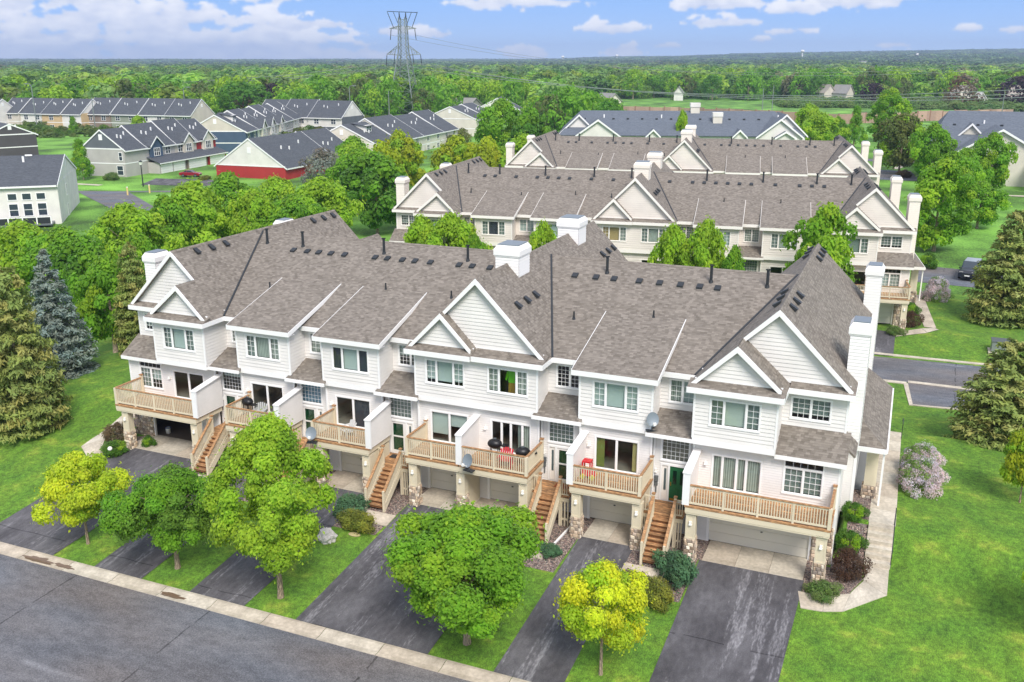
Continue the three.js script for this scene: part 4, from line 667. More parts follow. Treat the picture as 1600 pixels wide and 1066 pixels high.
    const pA = Math.min(xe, xe + k * 1.97), pB = Math.max(xe, xe + k * 1.97);
    part('fascia', new MB().box(pA, pB, 4.26, 4.52, -4.92, -4.87), tr); part('gutter', new MB().box(k > 0 ? pB - 0.04 : pA - 0.06, k > 0 ? pB + 0.06 : pA + 0.04, 4.3, 4.46, -15.3, -4.9), tr); part('porch_ceiling', new MB().box(pA + 0.03, pB - 0.03, 4.24, 4.26, -15.2, -4.95), tr);
    const c = grp('porch_column', root, O), cx = xe + k * 1.33; mesh('shaft', new MB().box(cx - 0.3, cx + 0.3, 1.9, 4.24, -6.55, -6.1), M.cream, c); stonePier(c, null, R, cx - 0.34, cx + 0.34, 0.8, 1.9, -6.6, -6.05);
    const c2 = grp('porch_column', root, O); mesh('shaft', new MB().box(cx - 0.3, cx + 0.3, 1.9, 4.24, -14.6, -14.1), M.cream, c2); stonePier(c2, null, R, cx - 0.34, cx + 0.34, 0.8, 1.9, -14.65, -14.05);
    part('downspout', new MB().box(xe + k * 1.86 - 0.05, xe + k * 1.86 + 0.05, 1.2, 4.3, -5.3, -5.2), tr);
    part('porch_floor', new MB().box(pA + 0.05, pB - 0.5, 0.6, 1.24, -14.8, -6.9), std({ color: rgb(120, 122, 122), roughness: 0.9 }));
    chimney(root, O, k > 0 ? xe - 0.3 : xe - 0.62, k > 0 ? xe + 0.62 : xe + 0.3, -4.5, -3.2, 5.2, 11.45, L.chim); chimney(root, O, k > 0 ? xe - 0.3 : xe - 0.62, k > 0 ? xe + 0.62 : xe + 0.3, -18.5, -17.2, 0.5, 11.45, L.chim);
  }
  const cxc = (C.a + C.b) / 2; chimney(root, O, cxc - 0.7, cxc + 0.72, -6.1, -4.5, 9.5, 13.55, L.chim); chimney(root, O, cxc - 0.7, cxc + 0.72, -16.3, -14.75, 9.5, 13.55, L.chim);
  part('wall', new MB().box(L.left, L.right, 0, 8.3, -18.75, -18.6), sd);
  // vents and pipes on the roofs
  const my = (z) => EV - (z + 1.2) * SL;
  for (const x of L.vents) { const z = -8.35, y = my(z), b = new MB(); b.hex([V(x - 0.17, y - 0.03, z - 0.18), V(x + 0.17, y - 0.03, z - 0.18), V(x + 0.17, y + 0.17, z - 0.18), V(x - 0.17, y + 0.17, z - 0.18), V(x - 0.17, y - 0.16, z + 0.2), V(x + 0.17, y - 0.16, z + 0.2), V(x + 0.17, y + 0.03, z + 0.2), V(x - 0.17, y + 0.03, z + 0.2)]); b.box(x - 0.24, x + 0.24, y - 0.14, y - 0.1, z + 0.2, z + 0.28); part('roof_vent', b, M.darkmetal); }
  for (const x of L.pipes) { const z = -8.9, y = my(z); part('vent_pipe', new MB().tube([V(x, y - 0.1, z), V(x, y + 0.95, z)], 0.085, 0.085, 8).tube([V(x, y + 0.95, z), V(x, y + 1.0, z)], 0.14, 0.14, 8).tube([V(x, y - 0.1, z), V(x, y + 0.12, z)], 0.16, 0.1, 8), M.darkmetal); }
  for (const [x, z] of L.shorts) { const y = my(z); part('vent_pipe', new MB().tube([V(x, y - 0.1, z), V(x, y + 0.42, z)], 0.05, 0.05, 7).tube([V(x, y - 0.1, z), V(x, y + 0.1, z)], 0.14, 0.06, 7), M.darkmetal); }
  const slant = (x, y, z, s) => { const b = new MB(), w = 0.16, d = 0.3; b.hex([V(x, y + 0.02, z - w), V(x + s * d, y + 0.02 - d * 1.0, z - w), V(x + s * (d + 0.12), y - d * 1.0 + 0.14, z - w), V(x + s * 0.02, y + 0.1, z - w), V(x, y + 0.02, z + w), V(x + s * d, y + 0.02 - d * 1.0, z + w), V(x + s * (d + 0.12), y - d * 1.0 + 0.14, z + w), V(x + s * 0.02, y + 0.1, z + w)]); part('roof_vent', b, M.darkmetal); };
  for (const z of [-3.2, -4.6, -6.0, -16.0, -17.4, -18.7]) { slant(crosses[2].xc + 0.22, 12.0, z, 1); slant(crosses[2].xc - 0.25, 11.98, z - 0.5, -1); slant(crosses[0].xc + 0.22, 12.0, z, 1); }
  for (const z of [-2.0, -3.3, -4.6, -17, -18.3, -19.5]) slant(crosses[1].xc + 1.55, 11.0, z, 1);
  return root;
}
const blindAll = [[M.blind], [M.blind], [M.blind]], vis = [[M.curtain], [M.curtain], [M.curtain]];
townhouseRow('townhouse_row', 'long white townhouse row with brown shingle roof, nearest, facing the street with decks over garages', { yaw: 0, t: [0, 0, 0] }, {
  seed: 11, detail: 2, left: -44.95, right: -1.5, siding: M.siding, trim: M.trim, chim: M.chimney,
  bumps: [
    { t: 'L', a: -41.91, b: -38.09, z: 0.39, open: true, slideTrim: M.trim, slide: [], win: [{ fill: [[M.reflectGrey], [M.shade], [M.reflectGrey]] }], lowFill: [[M.reflectGrey], [M.shade, 0.6]] },
    { t: 'm', a: -36.03, b: -32.29, z: -0.1, side: 1, slide: [], win: [{ fill: [[M.reflectGrey], [M.curtain], [M.curtain]] }] },
    { t: 'm', a: -30.0, b: -26.27, z: -0.1, side: 1, slide: [[M.shade, 0.06], [M.screen]], win: [{ grid: [], fill: [[M.screen], [M.shade], [M.screen]] }] },
    { t: 'C', a: -23.93, b: -16.73, z: -0.05, win: [{ fill: [[M.shade, 0.88], [M.shade, 0.93], [M.shade, 0.88]] }, { fill: [[M.curtain], null, [M.curtain]] }], units: [{ slide: [[M.shade, 0.78], [M.shade, 0.45]] }, { slideCut: [0.26, 0.5, 0.8], slide: [null, null, [M.reflectGrey, 1, 0.55, 1], [M.curtain]] }] },
    { t: 'm', a: -14.4, b: -10.59, z: -0.1, side: -1, slide: [[M.greencurtain, 1, 0, 0.4], [M.yellowcurtain, 1, 0.72, 1]], win: [{ fill: [[M.shade], [M.shade], [M.shade]] }] },
    { t: 'R', a: -8.43, b: -4.5, z: 0.23, slideCut: [0.2, 0.5, 0.7], slide: [[M.curtain], [M.curtain], [M.curtain], [M.curtain]], lowFill: [[M.reflectGrey], [M.reflectGrey]], win: [{ fill: [[M.reflectGrey], [M.blind], [M.reflectGrey]] }] },
  ],
  recess: [{ fill: [[M.curtain], null] }, { grid: [[2, 4], null], fill: [[M.curtain], [M.curtain]] }, { fill: [[M.shade, 0.55], [M.shade, 0.55]] }, {}, { grid: [[2, 4], [2, 4]], fill: [[M.curtain], [M.shade]] }],
  transom: [[M.shade, 0.3], [std({ color: rgb(120, 160, 190), roughness: 0.7 })], null, null, [M.interior]],
  entry: [{ door: 'white', storm: true }, { door: 'white', storm: true, meter: false }, { door: 'white', storm: true }, { door: 'white', storm: true, meter: true }, { door: 'green', meter: true }],
  vents: [-37.5, -36.4, -35.5, -34.55, -33.5, -31.2, -30.3, -29.2, -28.3, -27.2, -25.2, -24.3, -23.1, -17.6, -16.3, -15.2, -13.7, -12.5, -11.3, -10.2, -9.2],
  pipes: [-40.0, -37.1, -30.85, -24.85, -15.8, -9.7, -6.6], shorts: [[-36.5, -4.25], [-28.7, -5.3], [-24.2, -5.2], [-16.3, -4.5], [-12, -5.27]],
});
const wide = (xs) => xs;
for (const [label, yaw, t, seed, detail] of [
  ['second white townhouse row with brown shingle roof, behind the nearest row', 0.134, [2.437, 0.371, -46.4], 21, 1],
  ['third townhouse row with brown shingle roof, farthest brown roof, before the navy roofed row', 0.164, [-2.277, 0.71, -87.77], 31, 0]]) {
  const xs = []; for (let x = -43.5; x < -9; x += 1.15) if (Math.abs(x + 26.4) > 2.2 && Math.sin(x * 3.1) > -0.75) xs.push(x);
  townhouseRow('townhouse_row', label, { yaw, t }, {
    seed, detail, left: -50.98, right: -1.5, siding: M.siding2, trim: M.trim2, chim: std({ color: rgb(236, 228, 216), roughness: 0.6 }),
    bumps: [{ t: 'L', a: -47.94, b: -44.12, z: 0.39 }, { t: 'm', a: -42.06, b: -38.32, z: -0.1, side: 1, win: [{ fill: [[M.reflectGrey], [M.screen], [M.reflectGrey]] }] }, { t: 'm', a: -36.03, b: -32.3, z: -0.1, side: 1 }, { t: 'C', a: -29.96, b: -22.76, z: -0.05, win: [{ fill: [[std({ color: rgb(206, 172, 120), roughness: 0.9 })], [std({ color: rgb(206, 172, 120), roughness: 0.9 })], [M.curtain]] }, { fill: [[M.reflectGrey], [M.curtain], [M.reflectGrey]] }] }, { t: 'm', a: -20.42, b: -16.61, z: -0.1, side: -1 }, { t: 'm', a: -14.4, b: -10.59, z: -0.1, side: -1, win: [{ fill: [[M.reflectGrey], [M.curtain], [M.reflectGrey]] }] }, { t: 'R', a: -8.43, b: -4.5, z: 0.23, lowFill: [[M.shade], [M.curtain]], win: [{ fill: [[M.interior], [M.reflectGrey], [M.reflectGrey]] }] }],
    recess: [{ fill: [[M.curtain], [M.curtain]] }, { grid: [[2, 3], [2, 3]], fill: [[M.shade], [M.shade]] }, {}, { fill: [[M.curtain], [M.curtain]] }, { fill: [[M.curtain], [M.curtain]] }, {}],
    entry: [], vents: xs, pipes: [-45.5, -42, -37, -31.8, -27.9, -20.3, -14.8, -9.7, -6.5], shorts: [[-44, -5], [-38.5, -4.6], [-33, -5.2], [-29.3, -5], [-18.3, -4.8], [-13, -5]],
  });
}
// ---------------------------------------------------------------- other houses
const wallCol = (r, g, b) => std({ color: rgb(r, g, b), map: T.wallnoise, roughness: 0.75 });
const K = { grey: wallCol(190, 186, 184), white: wallCol(236, 233, 228), beige: wallCol(214, 206, 194), tan: wallCol(216, 188, 146), brown: wallCol(152, 136, 124), navy: wallCol(72, 92, 118), slate: wallCol(104, 110, 118), red: wallCol(178, 52, 52), charcoal: wallCol(84, 80, 84), sage: wallCol(150, 156, 142), cream: wallCol(226, 220, 208) };
const glassDark = new THREE.MeshPhysicalMaterial({ color: rgb(58, 68, 78), roughness: 0.06, specularIntensity: 1 });
function smallWindow(par, x, y, w, h, z, n = 1, double = true) { // facing +z at z
  const f = grp('window', par), b = new MB(), t = 0.11; b.box(x - t, x + w + t, y + h, y + h + t, z, z + 0.07).box(x - t, x + w + t, y - t, y, z, z + 0.09).box(x - t, x, y, y + h, z, z + 0.07).box(x + w, x + w + t, y, y + h, z, z + 0.07);
  for (let i = 1; i < n; i++) b.box(x + w * i / n - 0.06, x + w * i / n + 0.06, y, y + h, z, z + 0.065); if (double) b.box(x, x + w, y + h * 0.5 - 0.04, y + h * 0.5 + 0.04, z, z + 0.06);
  mesh('frame', b, M.trim, f); for (let i = 0; i < n; i++) mesh('pane', new MB().box(x + w * i / n + 0.02, x + w * (i + 1) / n - 0.02, y, y + h, z, z + 0.025), glassDark, f); return f;
}
// a terrace along local x from its near end, front facing +z, one roof per unit
function rowHouse(label, [x, z], y, yaw, depth, eave, ridge, units, { roof = M.navy, ends = [K.grey, K.grey], endUp = [null, null], vents = true, band = true } = {}) {
  const h = grp('rowhouse', null, V(x, y, z)); h.rotation.y = yaw; tag(h, label, 'house');
  const zf = depth / 2; let u0 = 0;
  units.forEach((u, i) => {
    const u1 = u0 + u.w, dz = u.step ?? 0, r = ridge + (u.up2 ?? 0), e = eave, z1 = zf + dz, z0 = -zf + dz, zr = dz, low = e * 0.5;
    mesh('wall', new MB().box(u0 + 0.02, u1 - 0.02, -0.6, low, z0, z1), u.low ?? u.up, h);
    mesh('wall', new MB().box(u0 + 0.02, u1 - 0.02, low, e, z0 + 0.001, z1 - 0.001), u.up, h);
    if (band) mesh('band_board', new MB().box(u0 - 0.03, u1 + 0.03, low - 0.12, low + 0.12, z0 - 0.03, z1 + 0.03), M.trim, h);
    for (const [k, m] of [[0, i === 0 ? endUp[0] ?? ends[0] : u.up], [1, i === units.length - 1 ? endUp[1] ?? ends[1] : u.up]]) { const xx = k ? u1 - 0.12 : u0 + 0.02, b = new MB(); b.tri(V(xx, e, z0), V(xx, e, z1), V(xx, r - 0.12, zr)).tri(V(xx + 0.1, e, z1), V(xx + 0.1, e, z0), V(xx + 0.1, r - 0.12, zr)); mesh('gable_wall', b, m, h); }
    if (i === 0) { mesh('wall', new MB().box(u0 - 0.02, u0 + 0.02, -0.6, e, z0 + 0.05, z1 - 0.05), ends[0], h); mesh('gable_vent', new MB().box(u0 - 0.06, u0 + 0.02, lerp(e, r, 0.45), lerp(e, r, 0.45) + 1.3, zr - 0.45, zr + 0.45), M.trim, h); mesh('band_board', new MB().box(u0 - 0.07, u0 - 0.02, e - 0.12, e + 0.16, z0, z1), M.trim, h); if (band) mesh('band_board', new MB().box(u0 - 0.07, u0 - 0.02, low - 0.12, low + 0.12, z0, z1), M.trim, h); }
    if (i === units.length - 1) { mesh('gable_vent', new MB().box(u1 - 0.02, u1 + 0.06, lerp(e, r, 0.45), lerp(e, r, 0.45) + 1.2, zr - 0.4, zr + 0.4), M.trim, h); mesh('wall', new MB().box(u1 - 0.02, u1 + 0.02, -0.6, e, z0 + 0.05, z1 - 0.05), ends[1], h); }
    const X = V(1, 0, 0), o = 0.5, sl = (r - e) / zf, ye = e - o * sl;
    mesh('roof', new MB().slab([V(u0 - 0.1, ye, z1 + o), V(u1 + 0.1, ye, z1 + o), V(u1 + 0.1, r, zr), V(u0 - 0.1, r, zr)], 0.2, X), roof, h); mesh('roof', new MB().slab([V(u1 + 0.1, ye, z0 - o), V(u0 - 0.1, ye, z0 - o), V(u0 - 0.1, r, zr), V(u1 + 0.1, r, zr)], 0.2, X), roof, h);
    for (const xx of [u0 - 0.16, u1 + 0.1]) for (const s of [1, -1]) { const ze = s > 0 ? z1 + o : z0 - o; mesh('rake_board', new MB().hex([V(xx, ye - 0.3, ze), V(xx + 0.07, ye - 0.3, ze), V(xx + 0.07, ye + 0.03, ze), V(xx, ye + 0.03, ze), V(xx, r - 0.3, zr), V(xx + 0.07, r - 0.3, zr), V(xx + 0.07, r + 0.04, zr), V(xx, r + 0.04, zr)]), M.trim, h); } 
    mesh('fascia', new MB().box(u0, u1, ye - 0.26, ye + 0.02, z1 + o, z1 + o + 0.06), M.trim, h);
    if (vents) for (const [a, b] of [[0.3, 0.45], [0.42, 0.5], [0.7, 0.35]]) { const zz = z1 * b, yy = lerp(r, e, Math.abs(zz - zr) / zf); mesh('vent_pipe', new MB().box(u0 + u.w * a - 0.12, u0 + u.w * a + 0.12, yy - 0.1, yy + 0.75, zz - 0.12, zz + 0.12), M.trim, h); }
    if (!u.blank) {
      const wy = low + 0.9, n = u.w > 9 ? 2 : 1; for (let k = 0; k < n; k++) { const wx = u0 + u.w * (k + 0.5) / n - 0.9; smallWindow(h, wx, wy, 1.8, 1.55, z1, 2); if (!u.garage) smallWindow(h, wx, 0.9, 1.8, 1.5, z1, 2); }
      if (u.garage) { const g = u.garage; mesh('garage_wall', new MB().box(u0 + 0.4, u1 - 0.4, -0.4, low - 0.5, z1, z1 + 3), u.low ?? u.up, h); mesh('garage_roof', new MB().slab([V(u0, low - 0.6, z1 + 3.5), V(u1, low - 0.6, z1 + 3.5), V(u1, low + 0.75, z1 - 0.02), V(u0, low + 0.75, z1 - 0.02)], 0.18, X), roof, h); mesh('fascia', new MB().box(u0, u1, low - 0.85, low - 0.6, z1 + 3.5, z1 + 3.56), M.trim, h); for (let k = 0; k < g; k++) { const a = u0 + 0.9 + k * (u.w - 1.4) / g, gd = (u.w - 1.4) / g - 0.5; for (let q = 0; q < 4; q++) mesh('garage_door', new MB().box(a, a + gd, 0.05 + q * 0.55, 0.05 + (q + 1) * 0.55 - 0.03, z1 + 3, z1 + 3.06), M.trim, h); } }
      if (u.gable) { const gx = u0 + u.w * u.gable[0], gw = u.gable[1], gm = u.gable[2] ?? u.up, gz = z1 + 0.6, gr = e + gw * 0.85, b = new MB(); mesh('bay', new MB().box(gx - gw + 0.3, gx + gw - 0.3, low + 0.3, e + 0.1, z1 - 0.1, gz), gm, h); b.prism([[gx - gw + 0.3, e + 0.05], [gx + gw - 0.3, e + 0.05], [gx, gr - 0.25]], gz - 0.12, gz); mesh('gable_wall', b, gm, h); mesh('roof', new MB().slab([V(gx, gr, gz + 0.35), V(gx, gr, zr), V(gx - gw - 0.15, e - 0.1, zr), V(gx - gw - 0.15, e - 0.1, gz + 0.35)], 0.15, V(0, 0, 1)).slab([V(gx, gr, gz + 0.35), V(gx, gr, zr), V(gx + gw + 0.15, e - 0.1, zr), V(gx + gw + 0.15, e - 0.1, gz + 0.35)], 0.15, V(0, 0, 1)), roof, h); for (const s of [-1, 1]) mesh('rake_board', new MB().hex([V(gx, gr - 0.35, gz + 0.33), V(gx + s * (gw + 0.15), e - 0.4, gz + 0.33), V(gx + s * (gw + 0.15), e - 0.08, gz + 0.33), V(gx, gr + 0.02, gz + 0.33), V(gx, gr - 0.35, gz + 0.4), V(gx + s * (gw + 0.15), e - 0.4, gz + 0.4), V(gx + s * (gw + 0.15), e - 0.08, gz + 0.4), V(gx, gr + 0.02, gz + 0.4)]), M.trim, h);  smallWindow(h, gx - 1.1, low + 0.9, 2.2, 1.7, gz, 3); }
      if (u.dormer) { const gx = u0 + u.w * 0.5, zz = z1 * 0.45, yy = lerp(r, e, zz / zf); mesh('dormer', new MB().box(gx - 1.8, gx + 1.8, yy - 0.5, yy + 1.7, zz - 4, zz), K.white, h); mesh('roof', new MB().slab([V(gx - 2.2, yy + 1.5, zz + 0.5), V(gx + 2.2, yy + 1.5, zz + 0.5), V(gx + 2.2, yy + 2.3, zz - 4.5), V(gx - 2.2, yy + 2.3, zz - 4.5)], 0.15, X), roof, h); smallWindow(h, gx - 1.4, yy + 0.1, 2.8, 1.25, zz, 3); }
    }
    u0 = u1;
  });
  return h;
}
const wallPost = std({ color: rgb(150, 118, 100), roughness: 0.9 });
const HP = Math.PI / 2;
{
  const R1 = rowHouse('grey ended rowhouse terrace with navy roof, red car parked at its garages', [-171.2, -122], -2.5, HP + 0.14, 11.6, 6.5, 10.8, [
    { w: 8, up: K.grey, low: K.grey, blank: true }, { w: 11.5, up: K.grey, low: K.grey, up2: 0.5, gable: [0.3, 2.6, K.navy], garage: 2 }, { w: 9.5, up: K.beige, low: K.brown, up2: 0.9, gable: [0.55, 2.4, K.beige], garage: 1 }, { w: 9, up: K.red, low: K.red, up2: 0.4, gable: [0.5, 2.6, K.cream], garage: 1 }], { ends: [K.grey, K.red], endUp: [K.slate, K.cream] });
  for (const [a, b] of [[0.3, 0.9], [9.0, 1]]) { const e = grp('window', R1, V(0, 0, 0)); e.rotation.y = -HP; e.position.set(-0.03, 0, -5.4 + a); smallWindow(e, 0, 0.7, 1.5, 2.0, 0, 1).name = 'sash'; }
  { const e = grp('window', R1); e.rotation.y = -HP; e.position.set(-0.03, 0, 4.4); smallWindow(e, 0, 4.0, 0.8, 1.7, 0, 1).name = 'sash'; }
  rowHouse('house with white gable over red wall, navy roof, beside the red car drive', [-138.2, -132.5], -3.2, HP + 0.05, 18.5, 3.7, 9.8, [{ w: 22, up: K.red, low: K.red, blank: true }, { w: 14, up: K.red, low: K.red, step: -1.5, blank: true }], { ends: [K.red, K.red], endUp: [K.white, K.white], band: false });
  rowHouse('navy blue walled terrace with beige gable end, behind the grey ended terrace', [-183.5, -176], -2.5, HP + 0.40, 17, 6.5, 11.1, [{ w: 13, up: K.navy, low: K.navy, dormer: 1 }, { w: 12, up: K.white, up2: 0.6, gable: [0.5, 2.8, K.cream] }, { w: 12, up: K.beige, up2: 0.3, gable: [0.4, 2.8, K.white] }, { w: 12, up: K.white, up2: 0.8, gable: [0.4, 2.6, K.cream] }, { w: 12, up: K.grey, up2: 0.3 }, { w: 14, up: K.white, up2: 0.6 }], { ends: [K.navy, K.grey], endUp: [K.beige, K.beige] });
  rowHouse('leftmost far terrace with white upper gable cut by the frame', [-352, -222], -2.5, 0, 14, 6.8, 11.8, [{ w: 14, up: K.grey }, { w: 16, up: K.brown, low: K.beige }], { ends: [K.grey, K.white] });
  rowHouse('far terrace with tan middle units and white right gable', [-326, -231], -2.5, 0.06, 14, 6.8, 11.9, [{ w: 9, up: K.beige, low: K.beige, step: 0.8 }, { w: 11, up: K.white, low: K.white }, { w: 9, up: K.tan, low: K.tan, step: 0.6 }, { w: 9, up: K.white, low: K.white }], { ends: [K.beige, K.tan], endUp: [null, K.white] });
  rowHouse('far terrace of brown and sage units with beige right gable, behind the grey ended terrace', [-291, -238], -2.5, 0.1, 14.5, 6.8, 12.2, [{ w: 12, up: K.brown, low: K.brown, step: 0.8 }, { w: 12, up: K.sage, low: K.sage, step: 0.4 }, { w: 12, up: K.white, low: K.white }, { w: 11, up: K.sage, low: K.white, step: 0.5 }], { ends: [K.brown, K.beige] });
  rowHouse('far terrace with bare white right gable end, nearest the pylon', [-224, -254], -2.5, 0.02, 15, 6.6, 12.0, [{ w: 11, up: K.white, low: K.white }, { w: 12, up: K.white, up2: 0.3, gable: [0.35, 2.6, K.cream] }, { w: 14, up: K.white, low: K.slate, step: 0.5 }], { ends: [K.white, K.slate], endUp: [null, K.white] });
  rowHouse('cream terrace with stepped navy roofs and a boxed dormer, in front of the pylon', [-139, -172], -3.2, HP + 0.12, 20, 5.6, 10.4, [{ w: 15, up: K.cream, dormer: 1 }, { w: 18, up: K.cream, up2: 0.9 }, { w: 17, up: K.cream, up2: 0.4 }, { w: 14, up: K.cream, up2: 0.9 }], { ends: [K.cream, K.cream] });
  rowHouse('cream gabled house half hidden by trees, right of the pylon foot', [-152, -262], -3, HP + 0.1, 20, 6.6, 10.8, [{ w: 12, up: K.cream, blank: true }, { w: 12, up: K.cream, up2: 0.4, blank: true }], { ends: [K.cream, K.cream] });
  rowHouse('house with only its navy roof showing over the tall tree, far from the pylon', [-160, -322], -3, HP + 0.3, 18, 7, 11.5, [{ w: 15, up: K.white, blank: true }], { ends: [K.white, K.white] });
}
{ // charcoal house and the white house at the left edge
  rowHouse('charcoal house with steep gable behind the white house', [-225.5, -143.5], -2.6, 2.72, 13, 6.7, 9.6, [{ w: 16, up: K.charcoal, blank: true }], { ends: [K.charcoal, K.charcoal] });
  const g = rowHouse('white house with navy roof and raised rear deck at the left edge', [-166.3, -53.4], -3.4, 0.71, 26, 7.6, 11.2, [{ w: 40, up: K.white, low: K.white, blank: true }], { ends: [K.white, K.white], vents: false, band: false });
  for (const x of [16, 22, 28, 34]) mesh('ridge_vent', new MB().box(x, x + 1.1, 11.1, 11.35, 0.5, 0.9), M.trim, g);
  for (const [x, z] of [[19, 5.5], [23, 2.6], [34, 3.0]]) { const y = 11.2 - z * 0.277; mesh('vent_pipe', new MB().box(x - 0.15, x + 0.15, y - 0.3, y + 0.9, z - 0.15, z + 0.15), M.trim, g); }
  for (const x of [32.6, 34.7, 36.8]) { smallWindow(g, x, 5.3, 1.25, 0.95, 13, 1, false); smallWindow(g, x, 2.7, 1.25, 1.9, 13, 1); } smallWindow(g, 24.6, 4.3, 1.5, 1.9, 13, 1); smallWindow(g, 25.8, 1.6, 1.3, 1.0, 13, 1);
  mesh('patio_door', new MB().box(29.4, 29.6, 1.7, 4.4, 13, 13.06).box(30.7, 30.9, 1.7, 4.4, 13, 13.06), M.trim, g); mesh('pane', new MB().box(29.6, 30.7, 1.75, 4.3, 13, 13.03), glassDark, g);
  const dk = grp('deck', g), b = new MB(); mesh('deck_floor', new MB().box(28.5, 39.0, 1.45, 1.7, 13, 16.2), M.greymetal, dk); for (let x = 28.6; x < 39.1; x += 2.06) b.box(x - 0.09, x + 0.09, 1.6, 2.9, 16, 16.18); b.box(28.5, 39.0, 2.78, 2.9, 16.02, 16.16); mesh('deck_rail', b, M.trim, dk); mesh('rail_panels', new MB().box(28.7, 38.8, 1.75, 2.75, 16.06, 16.1), M.darkmetal, dk);
  const st = new MB(); for (let i = 0; i < 9; i++) st.box(28.5 - (i + 1) * 0.6, 28.5 - i * 0.6, 1.5 - (i + 1) * 0.42, 1.6 - i * 0.42, 14.8, 16.1); mesh('deck_stairs', st, M.greymetal, dk); mesh('post', new MB().box(29, 29.25, -1, 1.45, 15.8, 16.05), M.trim, dk); mesh('post', new MB().box(35, 35.25, -1, 1.45, 15.8, 16.05), M.trim, dk);
  const e = grp('end_windows', g); e.rotation.y = HP; e.position.set(40.02, 0, 0); smallWindow(e, -3.2, 4.6, 1.1, 1.8, 0, 2).name = 'upper_window'; smallWindow(e, -4.0, 1.2, 1.2, 1.9, 0, 2).name = 'lower_window';
}
// navy roofed long houses beyond the third row and at the right
function longHouse(label, [x, z], y, yaw, w, d, eave, ridge, gables, chims, wall) {
  const h = grp('long_house', null, V(x, y, z)); h.rotation.y = yaw; tag(h, label, 'house'); const X = V(1, 0, 0), zf = d / 2;
  mesh('wall', new MB().box(-w / 2, w / 2, -1, eave, -zf + 0.5, zf - 0.5), wall, h);
  const hip = Math.min(4, w * 0.08); mesh('roof', new MB().slab([V(-w / 2 - 0.5, eave, zf), V(w / 2 + 0.5, eave, zf), V(w / 2 - hip, ridge, 0), V(-w / 2 + hip, ridge, 0)], 0.2, X), M.navy2, h); mesh('roof', new MB().slab([V(w / 2 + 0.5, eave, -zf), V(-w / 2 - 0.5, eave, -zf), V(-w / 2 + hip, ridge, 0), V(w / 2 - hip, ridge, 0)], 0.2, X), M.navy2, h);
  mesh('roof', new MB().slab([V(w / 2 + 0.5, eave, zf), V(w / 2 + 0.5, eave, -zf), V(w / 2 - hip, ridge, 0)], 0.2, V(0, 0, 1)), M.navy2, h); mesh('roof', new MB().slab([V(-w / 2 - 0.5, eave, -zf), V(-w / 2 - 0.5, eave, zf), V(-w / 2 + hip, ridge, 0)], 0.2, V(0, 0, 1)), M.navy2, h);
  for (const [gx, gw, gr, gz, zb, win] of gables) { const b = new MB(); b.prism([[gx - gw + 0.4, -0.5], [gx + gw - 0.4, -0.5], [gx + gw - 0.4, eave - 0.1], [gx, gr - 0.35], [gx - gw + 0.4, eave - 0.1]], gz - 0.3, gz - 0.1); mesh('gable_wall', b, wall, h); for (const s of [-1, 1]) { mesh('roof', new MB().slab([V(gx, gr, gz + 0.4), V(gx, gr, zb), V(gx + s * (gw + 0.1), eave - 0.25, zb), V(gx + s * (gw + 0.1), eave - 0.25, gz + 0.4)], 0.2, V(0, 0, 1)), M.navy2, h); mesh('rake_board', new MB().hex([V(gx, gr - 0.4, gz + 0.4), V(gx + s * (gw + 0.1), eave - 0.6, gz + 0.4), V(gx + s * (gw + 0.1), eave - 0.22, gz + 0.4), V(gx, gr + 0.03, gz + 0.4), V(gx, gr - 0.4, gz + 0.47), V(gx + s * (gw + 0.1), eave - 0.6, gz + 0.47), V(gx + s * (gw + 0.1), eave - 0.22, gz + 0.47), V(gx, gr + 0.03, gz + 0.47)]), M.trim, h); mesh('wall', new MB().box(gx + s * (gw - 0.5) - 0.1, gx + s * (gw - 0.5) + 0.1, -0.5, eave - 0.3, 0, gz - 0.2), wall, h); }
    if (win) for (const [wx, wy, ww, wh, n] of win) smallWindow(h, gx + wx, wy, ww, wh, gz - 0.1, n); }
  for (const [cx, cz, cy] of chims) { const c = grp('chimney', h); mesh('chase', new MB().box(cx - 1, cx + 1, cy - 3, cy - 0.3, cz - 0.9, cz + 0.9), K.cream, c); mesh('chimney_cap', new MB().box(cx - 1.12, cx + 1.12, cy - 0.9, cy, cz - 1.02, cz + 1.02), K.white, c); }
  for (let i = 0; i < 14; i++) { const xx = -w / 2 + 5 + i * (w - 10) / 13, zz = zf * 0.36, yy = lerp(ridge, eave, 0.36); mesh('roof_vent', new MB().box(xx - 0.25, xx + 0.25, yy - 0.1, yy + 0.25, zz - 0.25, zz + 0.25), M.darkmetal, h); if (i % 4 === 1) mesh('vent_pipe', new MB().box(xx + 1, xx + 1.25, yy - 0.1, yy + 1.0, zz - 1, zz - 0.75), M.trim, h); }
  return h;
}
longHouse('long white house with navy roof and two white chimneys behind the third row', [-51, -176], 0.5, 0.31, 52, 27, 7.2, 11.8, [[-22.2, 4.6, 11.4, 9.5, -2, [[-3, 4, 4.4, 2.4, 3]]], [-18, 5, 10.6, 13.8, 2, null], [-6, 1.6, 8.6, 13.9, 6, null], [12.5, 1.6, 8.6, 13.9, 6, null], [23, 4.8, 11.6, 9, -2, null], [21, 5, 10.9, 13.8, 2, null], [22, 2.2, 8.4, 15, 5, null]], [[4, 0.5, 13.6], [8.5, 6, 11.8]], K.white);
